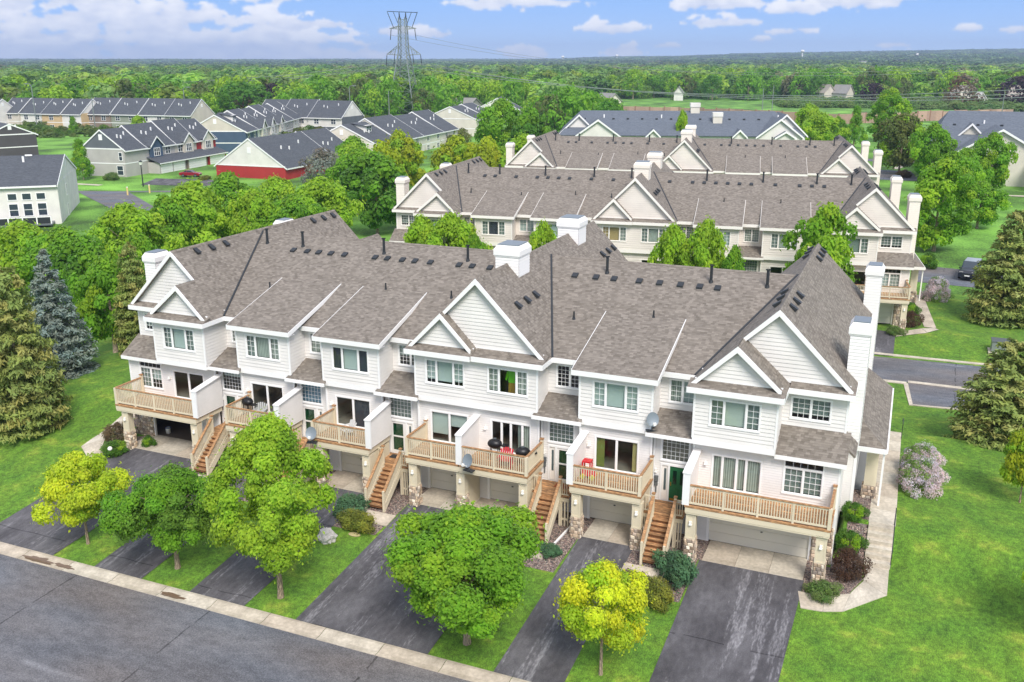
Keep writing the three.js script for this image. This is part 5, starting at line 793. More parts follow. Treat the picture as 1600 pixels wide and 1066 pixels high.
longHouse('pale house with navy roof and white gables at the right edge', [35, -178], 0.2, 0.02, 66, 34, 6.2, 13.2, [[-25, 5.2, 11.3, 10, -3, null], [-20.5, 8.6, 11.0, 21.5, 0, [[-5.6, 2.2, 4.2, 2.2, 4]]], [-6, 9, 11.5, 30.5, 2, [[-6.6, 5.2, 3.2, 1.9, 2], [-6.6, 1.2, 3.6, 1.9, 2], [-1, 5.0, 3.4, 2.4, 2], [-1, 1.2, 3, 1.9, 2]]]], [], K.cream);
// ---------------------------------------------------------------- trees and shrubs
const GREEN = { lime: [0.33, 0.54, 0.03], spring: [0.40, 0.60, 0.04], mid: [0.20, 0.43, 0.025], dark: [0.12, 0.30, 0.025], yellow: [0.70, 0.76, 0.03], yg: [0.45, 0.63, 0.03], olive: [0.17, 0.215, 0.05], pine: [0.28, 0.35, 0.09], pine2: [0.39, 0.40, 0.12], spruce: [0.27, 0.34, 0.29], brown: [0.26, 0.22, 0.16], plum: [0.06, 0.035, 0.045], maroon: [0.12, 0.062, 0.038], juniper: [0.14, 0.30, 0.14], spirea: [0.36, 0.38, 0.05], gold: [0.55, 0.40, 0.02], rust: [0.20, 0.13, 0.06], silver: [0.30, 0.33, 0.26] };
class Leaves {
  constructor(n, seed) { this.P = new Float32Array(n * 18); this.C = new Float32Array(n * 18); this.N = new Float32Array(n * 18); this.k = 0; this.n = n; this.R = RNG(seed); }
  // a folded diamond at p, facing roughly n, length s
  add(px, py, pz, nx, ny, nz, s, col, asp = 0.62) {
    if (this.k >= this.n) return; const R = this.R;
    nx += (R() - 0.5) * 1.5; ny += (R() - 0.5) * 1.3; nz += (R() - 0.5) * 1.5; let l = Math.hypot(nx, ny, nz) || 1; nx /= l; ny /= l; nz /= l;
    let ax = R() - 0.5, ay = R() - 0.5 - 0.25, az = R() - 0.5; const d = ax * nx + ay * ny + az * nz; ax -= d * nx; ay -= d * ny; az -= d * nz; l = Math.hypot(ax, ay, az) || 1; ax /= l; ay /= l; az /= l;
    const bx2 = ny * az - nz * ay, by = nz * ax - nx * az, bz = nx * ay - ny * ax, h = s * 0.5, w = s * asp * 0.5, f = s * 0.1;
    const A = [px - ax * h, py - ay * h, pz - az * h], B = [px + ax * h, py + ay * h, pz + az * h], L = [px + bx2 * w + nx * f, py + by * w + ny * f, pz + bz * w + nz * f], Q = [px - bx2 * w + nx * f, py - by * w + ny * f, pz - bz * w + nz * f];
    let i = this.k * 18; for (const t of [A, B, L, A, Q, B]) { this.P[i] = t[0]; this.P[i + 1] = t[1]; this.P[i + 2] = t[2]; this.C[i] = col[0]; this.C[i + 1] = col[1]; this.C[i + 2] = col[2]; this.N[i] = nx; this.N[i + 1] = ny; this.N[i + 2] = nz; i += 3; }
    this.k++;
  }
  geo() { const g = new THREE.BufferGeometry(), e = this.k * 18; g.setAttribute('position', new THREE.BufferAttribute(this.P.slice(0, e), 3)); g.setAttribute('color', new THREE.BufferAttribute(this.C.slice(0, e), 3)); g.setAttribute('normal', new THREE.BufferAttribute(this.N.slice(0, e), 3)); return g; }
}
const tint = (c, R, a = 0.3) => { const k = 1 + (R() - 0.5) * a, h = (R() - 0.5) * 0.14; return [c[0] * k * (1 + h), c[1] * k, c[2] * k * (1 - h)]; };
// a crown in a unit: radius 1 across, from y 0 up to y hgt; clumps of leaves on an uneven body
function crownGeo({ seed, leaves, size, hgt = 1.8, clumps = 34, col, col2, shape = 'round', spread = 0.34, hollow = 0.5 }) {
  const L = new Leaves(leaves, seed), R = L.R, cl = [];
  for (let i = 0; i < clumps; i++) {
    const t = (i + 0.5) / clumps; // from bottom to top
    const prof = shape === 'round' ? Math.sqrt(Math.max(0, 1 - Math.pow(2 * t - 0.88, 2) * 0.98)) : shape === 'oval' ? Math.pow(Math.sin(Math.PI * (0.08 + t * 0.9)), 0.62) : shape === 'cone' ? 1.02 - t * 0.92 : shape === 'egg' ? Math.pow(Math.sin(Math.PI * Math.pow(0.06 + t * 0.93, 0.72)), 0.75) : shape === 'dome' ? Math.sqrt(Math.max(0.02, 1 - t * t * 0.95)) : shape === 'vase' ? Math.sqrt(Math.max(0.05, 1 - Math.pow(2 * t - 1.15, 2) * 0.75)) : 1;
    const a = i * 2.399963 + R() * 0.9, lobe = 1 + 0.24 * Math.sin(a * 2 + seed) * Math.sin(t * 5 + seed * 0.7) + 0.18 * Math.sin(a * 3 + seed * 1.3), rr = prof * lobe * (hollow + (1 - hollow) * Math.sqrt(R())) * (1 - spread * 0.62);
    cl.push([Math.cos(a) * rr, hgt * (0.06 + t * 0.84) + (R() - 0.5) * 0.12, Math.sin(a) * rr, spread * (0.55 + R() * 0.85), tint(col2 && R() < 0.35 ? col2 : col, R, 0.3)]);
  }
  const w = cl.map((c) => c[3] * c[3]), tot = w.reduce((p, q) => p + q, 0);
  cl.forEach((c, i) => {
    const n = Math.round(leaves * w[i] / tot), ox = c[0], oy = c[1] - hgt * 0.42, oz = c[2], ol = Math.hypot(ox, oy, oz) || 1;
    for (let k = 0; k < n; k++) {
      let x = R() * 2 - 1, y = R() * 2 - 1, z = R() * 2 - 1, l = Math.hypot(x, y, z); if (l > 1 || l < 0.05) { k--; continue; } x /= l; y /= l; z /= l;
      x += ox / ol * 0.5; y += oy / ol * 0.3 + 0.22; z += oz / ol * 0.5; l = Math.hypot(x, y, z) || 1; x /= l; y /= l; z /= l;
      const r = c[3] * (0.4 + 0.6 * Math.sqrt(R()) + (R() < 0.1 ? R() * 0.55 : 0));
      L.add(c[0] + x * r, c[1] + y * r * 0.78, c[2] + z * r, x, y + 0.35, z, size * (0.7 + R() * 0.6), tint(c[4], R, 0.34));
    }
  });
  { // to a radius of 1 and the wanted height
    const rs = [], ys = [], e = L.k * 18; for (let i = 0; i < e; i += 54) { rs.push(Math.hypot(L.P[i], L.P[i + 2])); ys.push(L.P[i + 1]); } rs.sort((p, q) => p - q); ys.sort((p, q) => p - q);
    const k = 1 / rs[Math.floor(rs.length * 0.965)], y0 = ys[Math.floor(ys.length * 0.01)], y1 = ys[Math.floor(ys.length * 0.99)], ky = hgt / (y1 - y0); for (let i = 0; i < e; i += 3) { L.P[i] *= k; L.P[i + 2] *= k; L.P[i + 1] = (L.P[i + 1] - y0) * ky; }
  }
  return L.geo();
}
function trunkGeo(seed, h, r, top, limbs = 5, reach = 0.55, seg = 7) { // h: height to the crown's middle, top: crown radius
  const R = RNG(seed), b = new MB(), lean = (R() - 0.5) * 0.06 * h; const P = (t) => V(lean * t * t, h * t, lean * 0.6 * t);
  b.tube([V(0, -0.2, 0), V(0, 0.02, 0), P(0.06), P(0.3), P(0.62), P(1)], r * 1.35, r * 0.35, seg);
  for (let i = 0; i < limbs; i++) { const t = 0.5 + 0.4 * i / limbs, s = P(t), a = i * 2.4 + R(), e = V(s.x + Math.cos(a) * top * reach, s.y + top * (0.35 + R() * 0.35), s.z + Math.sin(a) * top * reach); b.tube([s, s.clone().lerp(e, 0.5).add(V(0, top * 0.06, 0)), e], r * 0.42, r * 0.1, 5); }
  return b.geo();
}
const barkPale = std({ map: T.bark, color: rgb(255, 250, 240), roughness: 0.95 });
function plantTree(name, label, cat, x, z, { crown, mat = M.leaf, h, w, base = 0.25, trunk = 0.12, seed = 1, group, limbs = 5, cy, bark = M.bark, wz }) {
  const t = grp(name, null, V(x, gy(x, z), z)); tag(t, label, cat, group); const ch = h * (1 - base);
  const c = mesh('crown', crown.geo, mat, t, V(0, h * base, 0)); c.scale.set(w / 2, ch / crown.hgt, (wz ?? w) / 2); c.rotation.y = seed * 1.7;
  mesh('trunk', trunkGeo(seed, h * (base + (1 - base) * 0.55), trunk, w / 2, limbs), bark, t); return t;
}
const crown = (o) => ({ geo: crownGeo(o), hgt: o.hgt ?? 1.8 });
// street trees on the strips between the drives, each its own crown
plantTree('street_tree', 'small yellow green tree on the leftmost grass strip by the kerb', 'tree', -38.0, 10.7, { crown: crown({ seed: 101, leaves: 17000, size: 0.075, hgt: 1.4, clumps: 40, spread: 0.27, col: [0.64, 0.74, 0.04], col2: GREEN.yg, shape: 'round', hollow: 0.3 }), h: 5.1, w: 4.5, base: 0.36, trunk: 0.085, seed: 3, bark: barkPale });
plantTree('street_tree', 'dense dark green crab apple tree with forked pale trunk, second strip from the left', 'tree', -31.9, 10.8, { crown: crown({ seed: 102, leaves: 38000, size: 0.058, hgt: 1.2, clumps: 60, spread: 0.25, col: GREEN.mid, col2: [0.2, 0.38, 0.04], shape: 'round', hollow: 0.42 }), h: 5.2, w: 5.5, base: 0.34, trunk: 0.14, seed: 5, limbs: 7, bark: barkPale });
plantTree('street_tree', 'tall lime green maple beside the boulder strip, third strip from the left', 'tree', -25.5, 11.0, { crown: crown({ seed: 103, leaves: 48000, size: 0.058, hgt: 2.0, clumps: 84, spread: 0.23, col: GREEN.spring, col2: GREEN.lime, shape: 'egg', hollow: 0.32 }), h: 9.0, w: 5.8, base: 0.3, trunk: 0.15, seed: 7, limbs: 7, bark: barkPale });
plantTree('street_tree', 'big round green linden tree before the middle double drive', 'tree', -15.7, 10.9, { crown: crown({ seed: 104, leaves: 58000, size: 0.056, hgt: 1.5, clumps: 84, spread: 0.235, col: [0.24, 0.48, 0.025], col2: GREEN.lime, shape: 'round', hollow: 0.42 }), h: 6.3, w: 6.6, base: 0.32, trunk: 0.17, seed: 9, limbs: 7, bark: barkPale });
plantTree('street_tree', 'bright yellow young maple on the rightmost grass strip', 'tree', -9.6, 10.75, { crown: crown({ seed: 105, leaves: 19000, size: 0.07, hgt: 1.6, clumps: 44, spread: 0.27, col: GREEN.yellow, col2: GREEN.yg, shape: 'round', hollow: 0.3 }), h: 5.1, w: 3.6, base: 0.36, trunk: 0.085, seed: 11, bark: barkPale });
const CR = { // crowns shared by many
  limeRound: crown({ seed: 201, leaves: 11500, size: 0.098, hgt: 1.7, clumps: 64, spread: 0.25, hollow: 0.4, col: GREEN.lime, col2: GREEN.spring }),
  limeOval: crown({ seed: 202, leaves: 11000, size: 0.1, hgt: 2.4, clumps: 76, spread: 0.23, hollow: 0.4, col: [0.2, 0.42, 0.02], col2: GREEN.lime, shape: 'oval' }),
  midRound: crown({ seed: 203, leaves: 11500, size: 0.098, hgt: 1.7, clumps: 64, spread: 0.25, hollow: 0.4, col: GREEN.mid, col2: GREEN.lime }),
  darkRound: crown({ seed: 204, leaves: 8000, size: 0.13, hgt: 1.8, clumps: 60, spread: 0.25, col: GREEN.dark, col2: GREEN.mid }),
  olive: crown({ seed: 205, leaves: 7000, size: 0.12, hgt: 1.7, clumps: 42, spread: 0.3, col: GREEN.olive, col2: GREEN.lime }),
  yellowGreen: crown({ seed: 206, leaves: 8000, size: 0.12, hgt: 1.5, clumps: 56, spread: 0.26, col: [0.40, 0.48, 0.02], col2: GREEN.lime }),
  bare: crown({ seed: 207, leaves: 3600, size: 0.1, hgt: 1.6, clumps: 46, spread: 0.3, col: GREEN.brown, col2: GREEN.silver, hollow: 0.2 }),
  cone: crown({ seed: 208, leaves: 8000, size: 0.1, hgt: 2.6, clumps: 50, spread: 0.27, col: GREEN.mid, col2: GREEN.lime, shape: 'cone' }),
  gold: crown({ seed: 209, leaves: 2500, size: 0.16, hgt: 1.6, clumps: 18, spread: 0.36, col: GREEN.gold }),
};
// leafy masses behind the left end of the near row and between the houses: x, z, height, width, crown
const leafy = [
  ['limeRound', -87.5, -28.6, 9, 8.6, 'lime tree at the left edge below the white house deck'], ['midRound', -81.1, -28.2, 9, 8.4, 'green tree in front of the white house corner'], ['limeRound', -81.2, -37.5, 10, 9.4, 'lime tree right of the white house lawn'], ['limeRound', -81.7, -49.2, 11, 10.2, 'broad lime tree below the side street'], ['midRound', -84.6, -59.2, 11, 10, 'green tree below the red wall, left of two'], ['limeRound', -80.6, -64.5, 10, 9.2, 'lime tree below the red wall, right of two'], ['limeRound', -73.7, -65.1, 10, 10, 'lime tree left of the tall dark tree behind the near roof'], ['darkRound', -74.6, -81, 12, 11.4, 'tall dark tree behind the near roof left end'], ['midRound', -87.9, -96.9, 11, 9.5, 'green tree over the tall dark tree, below the boxed dormer'],
  ['yellowGreen', -93.6, -121.8, 12, 11.5, 'olive yellow tree below the boxed dormer terrace'], ['limeRound', -99, -114, 10.5, 10.5, 'lime tree below the boxed dormer, left'], ['midRound', -104, -122, 11, 10, 'green tree between bare trees and boxed dormer'], ['yellowGreen', -83.0, -97, 12, 9.5, 'olive yellow tree right of the boxed dormer'], ['yellowGreen', -77.5, -115, 12, 12.4, 'broad olive yellow tree below the cream gable'], ['yellowGreen', -68, -108, 12, 11.5, 'olive yellow tree left of the third row chimney'], ['limeRound', -67, -122, 12, 10.5, 'lime tree just behind the third row chimney'], ['midRound', -88, -160, 17, 13.5, 'tall bright tree hiding the cream gabled house'], ['darkRound', -80, -158, 15, 11.5, 'dark tree right of the tall bright tree'],
  ['darkRound', -70.8, -21.6, 9, 7, 'dark tree beside the blue spruce, behind it'], ['midRound', -59.4, -13, 8, 5.6, 'green tree between blue spruce and end chimney'], ['midRound', -66.1, -23.6, 9, 5.4, 'green tree beside the bushy pine, behind the end chimney'], ['midRound', -82, -44.5, 10, 7.4, 'green tree among the lime trees, leftmost of the inner three'], ['limeRound', -74, -51, 10, 7.4, 'lime tree among the inner three, middle'], ['midRound', -70.2, -53.5, 9, 8.2, 'green tree among the inner three, right, above the near roof'], ['bare', -100, -105, 10, 10, 'greyish half bare tree over the red walled house roof'], ['bare', -93, -104, 9.5, 8, 'greyish half bare tree left of the boxed dormer'],
  ['limeOval', 3.7, -83.1, 11, 8.2, 'large lime maple right of the second row, above the parked car'], ['olive', -2.3, -172, 12, 9.8, 'olive tree with a gold side branch on the far right lawn'], ['midRound', 3.4, -160, 11, 8, 'green tree in front of the navy roof, left side'], ['midRound', 8.2, -133.4, 8.5, 7.2, 'green tree below the white gable windows'], ['midRound', 12.7, -142, 10.5, 7.6, 'green tree standing before the pale house door'], ['limeOval', -7.8, -255, 14.5, 11.5, 'tall lime pyramid tree before the far brown wall'], ['cone', -15, -230, 11, 6.2, 'green cone shaped tree left of the tall pyramid tree'], ['darkRound', -19.3, -228, 8, 5, 'dark narrow tree left of the cone shaped tree'], ['limeRound', -27, -228, 11, 9.6, 'lime tree at the right end of the long navy roof, rear'], ['limeRound', -22, -208, 10, 10.5, 'lime tree at the right end of the long navy roof, front'], ['midRound', 6.0, -121, 9, 7.4, 'green tree above the large lime maple'], ['midRound', 9.5, -104, 6.5, 6.6, 'green tree between lime maple and pale house walk'],
  ['limeRound', -43.8, -38, 8.3, 4.9, 'leftmost lime tree showing over the near roof, before the second row'], ['limeRound', -40.5, -38, 8.7, 6.2, 'lime tree beside the leftmost one, before the second row'], ['midRound', -37, -36, 7.6, 3, 'small tree top left of the near middle chimney'], ['limeRound', -30.9, -38, 8.6, 4, 'lime tree top between the two middle chimneys'], ['limeRound', -18.9, -39, 9.1, 4.4, 'lime tree over the near roof, left of the middle pair'], ['limeRound', -15.9, -39, 9.7, 4.6, 'lime tree over the near roof, right of the middle pair'], ['midRound', -13.2, -38, 8.1, 3, 'small tree right of the middle pair over the near roof'], ['limeOval', -6.4, -40, 11.5, 6.4, 'tall lime tree over the right end roof ridge'],
  ['midRound', -66, -172, 9, 8, 'green tree left of the long navy roof'], ['bare', -70, -180, 8, 6, 'silvery half bare tree left of the long navy roof'], ['midRound', -75, -178, 10, 9, 'green tree over the third row left chimney'], ['limeRound', -47.5, -166.5, 12.9, 4.2, 'lime tree top poking over the long navy roof'], ['midRound', -62, -136, 9, 7, 'green tree behind the third row left gable'],
];
leafy.forEach(([k, x, z, h, w, label], i) => plantTree('broadleaf_tree', label, 'tree', x, z, { crown: CR[k], h, w, base: k === 'limeOval' || k === 'cone' ? 0.1 : 0.16, trunk: 0.16 + h * 0.008, seed: i + 20, limbs: 4 }));
plantTree('broadleaf_tree', 'small upright green tree on the lawn by the grey terrace end', 'tree', -170.6, -115.2, { crown: CR.cone, h: 8.8, w: 5.4, base: 0.1, trunk: 0.14, seed: 90 });
plantTree('broadleaf_tree', 'small lime tree between the far brown and sage units', 'tree', -256, -222, { crown: CR.limeRound, h: 6.5, w: 6.4, base: 0.12, trunk: 0.14, seed: 91 });
plantTree('broadleaf_tree', 'small dark green tree before the far tan unit', 'tree', -281, -216, { crown: CR.cone, h: 6, w: 4.4, base: 0.08, trunk: 0.12, seed: 92 });
plantTree('broadleaf_tree', 'sapling with pale trunk on the lawn at the right edge', 'tree', 7.2, -8.6, { crown: CR.yellowGreen, h: 4.2, w: 2.6, base: 0.3, trunk: 0.05, seed: 93, bark: barkPale });
plantTree('broadleaf_tree', 'lime crown cut by the right edge above the lawn', 'tree', 8.1, 2.6, { crown: CR.limeRound, h: 5.2, w: 3.4, base: 0.25, trunk: 0.08, seed: 94 });
{ const o = scene.getObjectByName('broadleaf_tree_025'); if (o) { const g = mesh('gold_branch', CR.gold.geo, M.leaf, o, V(-3.6, 2.2, 2.2)); g.scale.set(1.8, 1.9, 1.8); } }
// conifers: whorls of drooping boughs carrying needle sprays
function coniferGeo({ seed, hgt, n, col, col2, tiers = 22, size = 0.1, droop = 0.25, bushy = 0.5, low = 0.02 }) {
  const L = new Leaves(n, seed), R = L.R, boughs = [];
  for (let t = 0; t < tiers; t++) { const f = t / tiers, y = hgt * (low + f * (0.97 - low)), len = Math.pow(1 - f, bushy) * (0.95 + R() * 0.12) * (f < 0.08 ? 0.85 : 1), k = Math.max(3, Math.round(11 * (1 - f * 0.7))); for (let i = 0; i < k; i++) boughs.push([y + (R() - 0.5) * hgt / tiers, len * (0.78 + R() * 0.3), (i + R() * 0.6) / k * Math.PI * 2 + t * 1.3, tint(R() < 0.3 ? col2 : col, R, 0.3)]); }
  const per = n / boughs.reduce((p, q) => p + q[1] + 0.15, 0);
  for (const [y, len, a, c] of boughs) { const m = Math.round(per * (len + 0.15)); for (let i = 0; i < m; i++) { const s = Math.pow(R(), 0.62), sw = (R() - 0.5) * 0.42 * (0.3 + s) * Math.max(0.3, len), x = Math.cos(a) * s * len - Math.sin(a) * sw, z = Math.sin(a) * s * len + Math.cos(a) * sw, yy = y - droop * s * len * (1 - 0.5 * s) + (R() - 0.5) * 0.1 * hgt / 3; L.add(x, Math.max(0.02, yy), z, Math.cos(a) * 0.4, 0.8, Math.sin(a) * 0.4, size * (0.7 + R() * 0.6), tint(c, R, 0.3), 0.34); } }
  return { geo: L.geo(), hgt };
}
const spruce = coniferGeo({ seed: 301, hgt: 3.2, n: 16000, col: GREEN.spruce, col2: [0.24, 0.29, 0.25], tiers: 26, size: 0.11, droop: 0.3, bushy: 0.8 });
const pine = coniferGeo({ seed: 302, hgt: 2.6, n: 20000, col: GREEN.pine, col2: GREEN.pine2, tiers: 22, size: 0.11, droop: 0.1, bushy: 0.46 });
for (const [label, x, z, h, w, c] of [['blue spruce behind the big left pine', -58.2, -6.2, 10.2, 6.6, spruce], ['big bushy olive pine at the left edge', -52.3, 2.0, 11.6, 6.3, pine], ['narrow olive pine touching the end chimney at left', -55.7, -12, 9.6, 4, pine], ['olive pine on the lawn at the right edge', 7.0, -18.6, 7.2, 6.8, pine], ['tall greyish pine at the right edge behind the parked car', 9.6, -52, 10.9, 7.8, pine]])
  plantTree('conifer_tree', label, 'tree', x, z, { crown: c, mat: M.needle, h, w, base: 0.02, trunk: 0.2, seed: Math.round(h * 10), limbs: 0 });
// shrubs
const SH = {
  maroon: crown({ seed: 401, leaves: 5200, size: 0.1, hgt: 1.6, clumps: 30, spread: 0.36, col: GREEN.maroon, col2: [0.15, 0.085, 0.05] }), juniper: crown({ seed: 402, leaves: 5200, size: 0.12, hgt: 1.0, clumps: 34, spread: 0.34, col: GREEN.juniper, col2: [0.11, 0.22, 0.1] }), spirea: crown({ seed: 403, leaves: 5200, size: 0.11, hgt: 1.0, clumps: 34, spread: 0.34, col: GREEN.spirea, col2: [0.2, 0.24, 0.03] }),
  green: crown({ seed: 404, leaves: 5000, size: 0.11, hgt: 1.3, clumps: 30, spread: 0.36, col: [0.10, 0.235, 0.02], col2: GREEN.lime }), pale: crown({ seed: 405, leaves: 4600, size: 0.11, hgt: 0.9, clumps: 30, spread: 0.36, col: [0.22, 0.32, 0.09], col2: [0.16, 0.28, 0.06] }), lilac: crown({ seed: 406, leaves: 11000, size: 0.075, hgt: 1.3, clumps: 90, spread: 0.26, shape: 'dome', hollow: 0.7, col: [0.76, 0.66, 0.70], col2: [0.24, 0.40, 0.08] }), rust: crown({ seed: 407, leaves: 4600, size: 0.11, hgt: 1.2, clumps: 30, spread: 0.36, col: [0.20, 0.15, 0.08], col2: [0.16, 0.16, 0.06] }),
};
for (const [label, x, z, w, h, c, wz] of [
  ['round maroon barberry shrub beside the right end steps', -0.62, 0.7, 1.75, 1.55, 'maroon'], ['low pale green shrub at the foot of the right stone pier', -1.55, 2.6, 1.7, 0.75, 'pale'], ['green mounded shrub between maroon shrub and right wall, larger', -0.72, -1.5, 1.5, 1.1, 'green'], ['green mounded shrub behind the larger one at the right wall', -0.7, -3.3, 1.3, 0.9, 'green'], ['large rounded lilac coloured flowering shrub by the right footpath', 2.3, -8.3, 2.5, 1.75, 'lilac', 2.7], ['smaller lilac coloured flowering shrub behind the large one', 2.3, -10.6, 2.4, 1.7, 'lilac', 2.2],
  ['blue green juniper beside the rightmost stairs', -8.15, 3.5, 1.75, 1.35, 'juniper', 2.5], ['golden spirea shrub beside the rightmost juniper', -8.7, 5.2, 2.6, 0.9, 'spirea', 1.6], ['reddish low shrub behind the yellow maple', -10.0, 4.8, 1.6, 0.85, 'rust'], ['small spreading juniper in the gravel before the fourth stairs', -14.5, 3.6, 1.2, 0.55, 'juniper'],
  ['blue green juniper before the third stairs', -26.2, 3.6, 2.2, 0.95, 'juniper'], ['golden spirea below the third stairs juniper', -25.2, 4.7, 2.6, 0.95, 'spirea', 1.7], ['clipped round green bush with a pale ball at the left pier', -44.0, 2.7, 1.9, 0.85, 'green'], ['purplish brown shrub behind the clipped green bush at left', -45.2, 1.1, 2.0, 1.2, 'rust'], ['dark green shrub inside the left pier', -42.7, 1.1, 1.0, 0.7, 'green'],
  ['low green shrub beside the second stairs from the left', -31.2, 4.2, 1.6, 0.8, 'green'], ['pale flowering shrub by the second row path', 3.75, -58.6, 3.0, 2.4, 'lilac'], ['green mounded shrub at the second row right end', 1.3, -51.2, 1.9, 1.3, 'green'], ['maroon shrub at the second row right pier', 1.55, -46.5, 1.9, 1.5, 'maroon'], ['low pale shrub at the second row right pier foot', 0.35, -43.4, 1.8, 0.7, 'pale'], ['green shrub right of the second row chimney', 3.0, -73, 2.4, 1.8, 'green'],
  ['pale rounded shrub at the grey terrace corner, left', -178.5, -113.5, 3.4, 1.8, 'pale'], ['pale rounded shrub at the grey terrace corner, right', -164.5, -117.5, 4.0, 1.7, 'pale'], ['orange gold hedge beside the red walled house', -146, -126, 5.2, 1.0, 'spirea', 2], ['tangled brown shrub by the far right lawn', -1.2, -166, 3, 1.6, 'rust'], ['dark shrubs mass over the right lawn path', 6.5, -98, 5, 2.2, 'green', 3]])
  { const t = grp('shrub', null, V(x, gy(x, z), z)); tag(t, label, 'shrub'); const c2 = SH[c], m = mesh('foliage', c2.geo, M.leaf, t, V(0, -0.05, 0)); m.scale.set(w / 2, h / c2.hgt, (wz ?? w) / 2); m.rotation.y = x * 3; mesh('stems', trunkGeo(Math.abs(Math.round(x * 7)), h * 0.5, 0.03, w / 2, 5, 0.5, 5), M.bark, t); }
// far belt: single trees one can still tell apart, then woods as one mass
{
  const kinds = ['lime', 'mid', 'dark', 'mid', 'olive', 'lime'], protos = kinds.map((k, i) => crown({ seed: 500 + i, leaves: 900, size: 0.2, hgt: 1.6, clumps: 26, spread: 0.36, col: GREEN[k], col2: GREEN.mid })), plum = crown({ seed: 520, leaves: 900, size: 0.2, hgt: 1.6, clumps: 24, spread: 0.36, col: GREEN.plum }), gold = crown({ seed: 521, leaves: 900, size: 0.2, hgt: 1.4, clumps: 24, spread: 0.36, col: GREEN.gold, col2: GREEN.yg }), rust = crown({ seed: 522, leaves: 700, size: 0.18, hgt: 1.6, clumps: 24, spread: 0.34, col: GREEN.rust, col2: GREEN.brown });
  const R = RNG(42), trunkG = trunkGeo(9, 5, 0.28, 4, 3, 0.5, 5), made = {};
  const CA = Math.cos(0.39774), SA = Math.sin(0.39774), at = (ang, d) => [Math.sin(ang - 0.39774) * d, 43 - Math.cos(ang - 0.39774) * d];
  const put = (key, p, x, z, h, w, label, group) => {
    let t; if (made[key]) { t = made[key].clone(); t.name = numbered('distant_tree'); scene.add(t); } else { t = grp('distant_tree'); mesh('crown', p.geo, M.leaf, t, V(0, 1.2, 0)).scale.set(4, 9 / p.hgt, 4); mesh('trunk', trunkG, M.bark, t); made[key] = t; }
    t.position.set(x, gy(x, z) - 0.3, z); t.rotation.y = R() * 6; t.scale.set(w / 8, h / 10.2, w / 8); tag(t, label, 'tree', group); return t;
  };
  // named single ones
  for (const [key, p, ang, d, h, w, label] of [['gold', gold, -0.455, 500, 13, 22, 'bright gold tree in the far woods at left'], ['plum', plum, -0.425, 520, 14, 14, 'dark plum tree in the far woods right of the gold tree'], ['plum', plum, 0.485, 600, 17, 26, 'round plum tree on the far field edge at right'], ['rust', rust, 0.435, 600, 18, 22, 'rust brown tree on the far field edge left of the plum tree'], ['plum', plum, -0.243, 470, 15, 14, 'plum tree behind the far terraces, left of the pylon'], ['rust', rust, -0.27, 455, 10, 16, 'pale brown thicket behind the far terraces'], ['plum', plum, 0.355, 585, 13, 14, 'small plum tree on the far field edge, centre right'], ['gold', gold, -0.125, 620, 12, 12, 'faint gold tree in the woods near the pylon'], ['plum', plum, 0.56, 580, 17, 18, 'plum tree at the far right edge']]) { const [x, z] = at(ang, d); put(key, p, x, z, h, w, label); }
  // belt: by direction across the view and distance
  const bands = [[-0.56, -0.20, 425, 520, 62], [-0.20, 0.02, 440, 520, 34], [0.02, 0.11, 330, 430, 16], [0.10, 0.57, 650, 720, 70]];
  for (const [a0, a1, d0, d1, n] of bands) for (let i = 0; i < n; i++) { const ang = lerp(a0, a1, (i + R()) / n), d = lerp(d0, d1, R()), [x, z] = at(ang, d), k = Math.floor(R() * kinds.length), h = (a0 > 0.09 ? 14 : a0 > 0 ? 9 : 12) + R() * 7; put('k' + k, protos[k], x, z, h, h * (0.8 + R() * 0.45), ['lime', 'green', 'dark green', 'leafy green', 'olive', 'bright lime'][k] + (a0 > 0.09 ? ' tree along the far edge of the field beyond the brown wall' : a0 > 0 ? ' tree left of the field, behind the long navy roof' : a0 < -0.3 ? ' tree at the near edge of the far woods, behind the far terraces' : ' tree at the near edge of the far woods, around the pylon'), ['lime', 'green', 'dark green', 'leafy green', 'olive', 'bright lime'][k] + (a0 > 0.09 ? ' trees along the far field edge' : a0 > 0 ? ' trees left of the far field' : a0 < -0.3 ? ' trees behind the far terraces' : ' trees around the pylon')); }
  // woods: one mass each for the middle and the far distance
  const dummy = new THREE.Object3D(), col = new THREE.Color();
  const wood = (name, label, geo, list) => { const m = new THREE.InstancedMesh(geo, M.leaf, list.length); m.name = name; list.forEach((q, i) => { dummy.position.set(q[0], q[1], q[2]); dummy.rotation.y = q[5]; dummy.scale.set(q[3], q[4], q[3]); dummy.updateMatrix(); m.setMatrixAt(i, dummy.matrix); col.setRGB(...q[6]); m.setColorAt(i, col); }); m.castShadow = m.receiveShadow = true; m.userData.kind = 'stuff'; m.userData.label = label; scene.add(m); };
  const g1 = crownGeo({ seed: 600, leaves: 420, size: 0.28, hgt: 1.6, clumps: 20, spread: 0.38, col: [1, 1, 1] }), hues = [[0.27, 0.46, 0.06], [0.19, 0.37, 0.05], [0.12, 0.27, 0.045], [0.35, 0.50, 0.07], [0.22, 0.36, 0.1], [0.26, 0.26, 0.13]];
  const hue = (s) => { const h = hues[Math.floor(R() * (R() < 0.12 ? 6 : 5))], k = 0.65 + R() * 0.7; return h.map((q) => q * k * s); };
  const L1 = [], L2 = [];
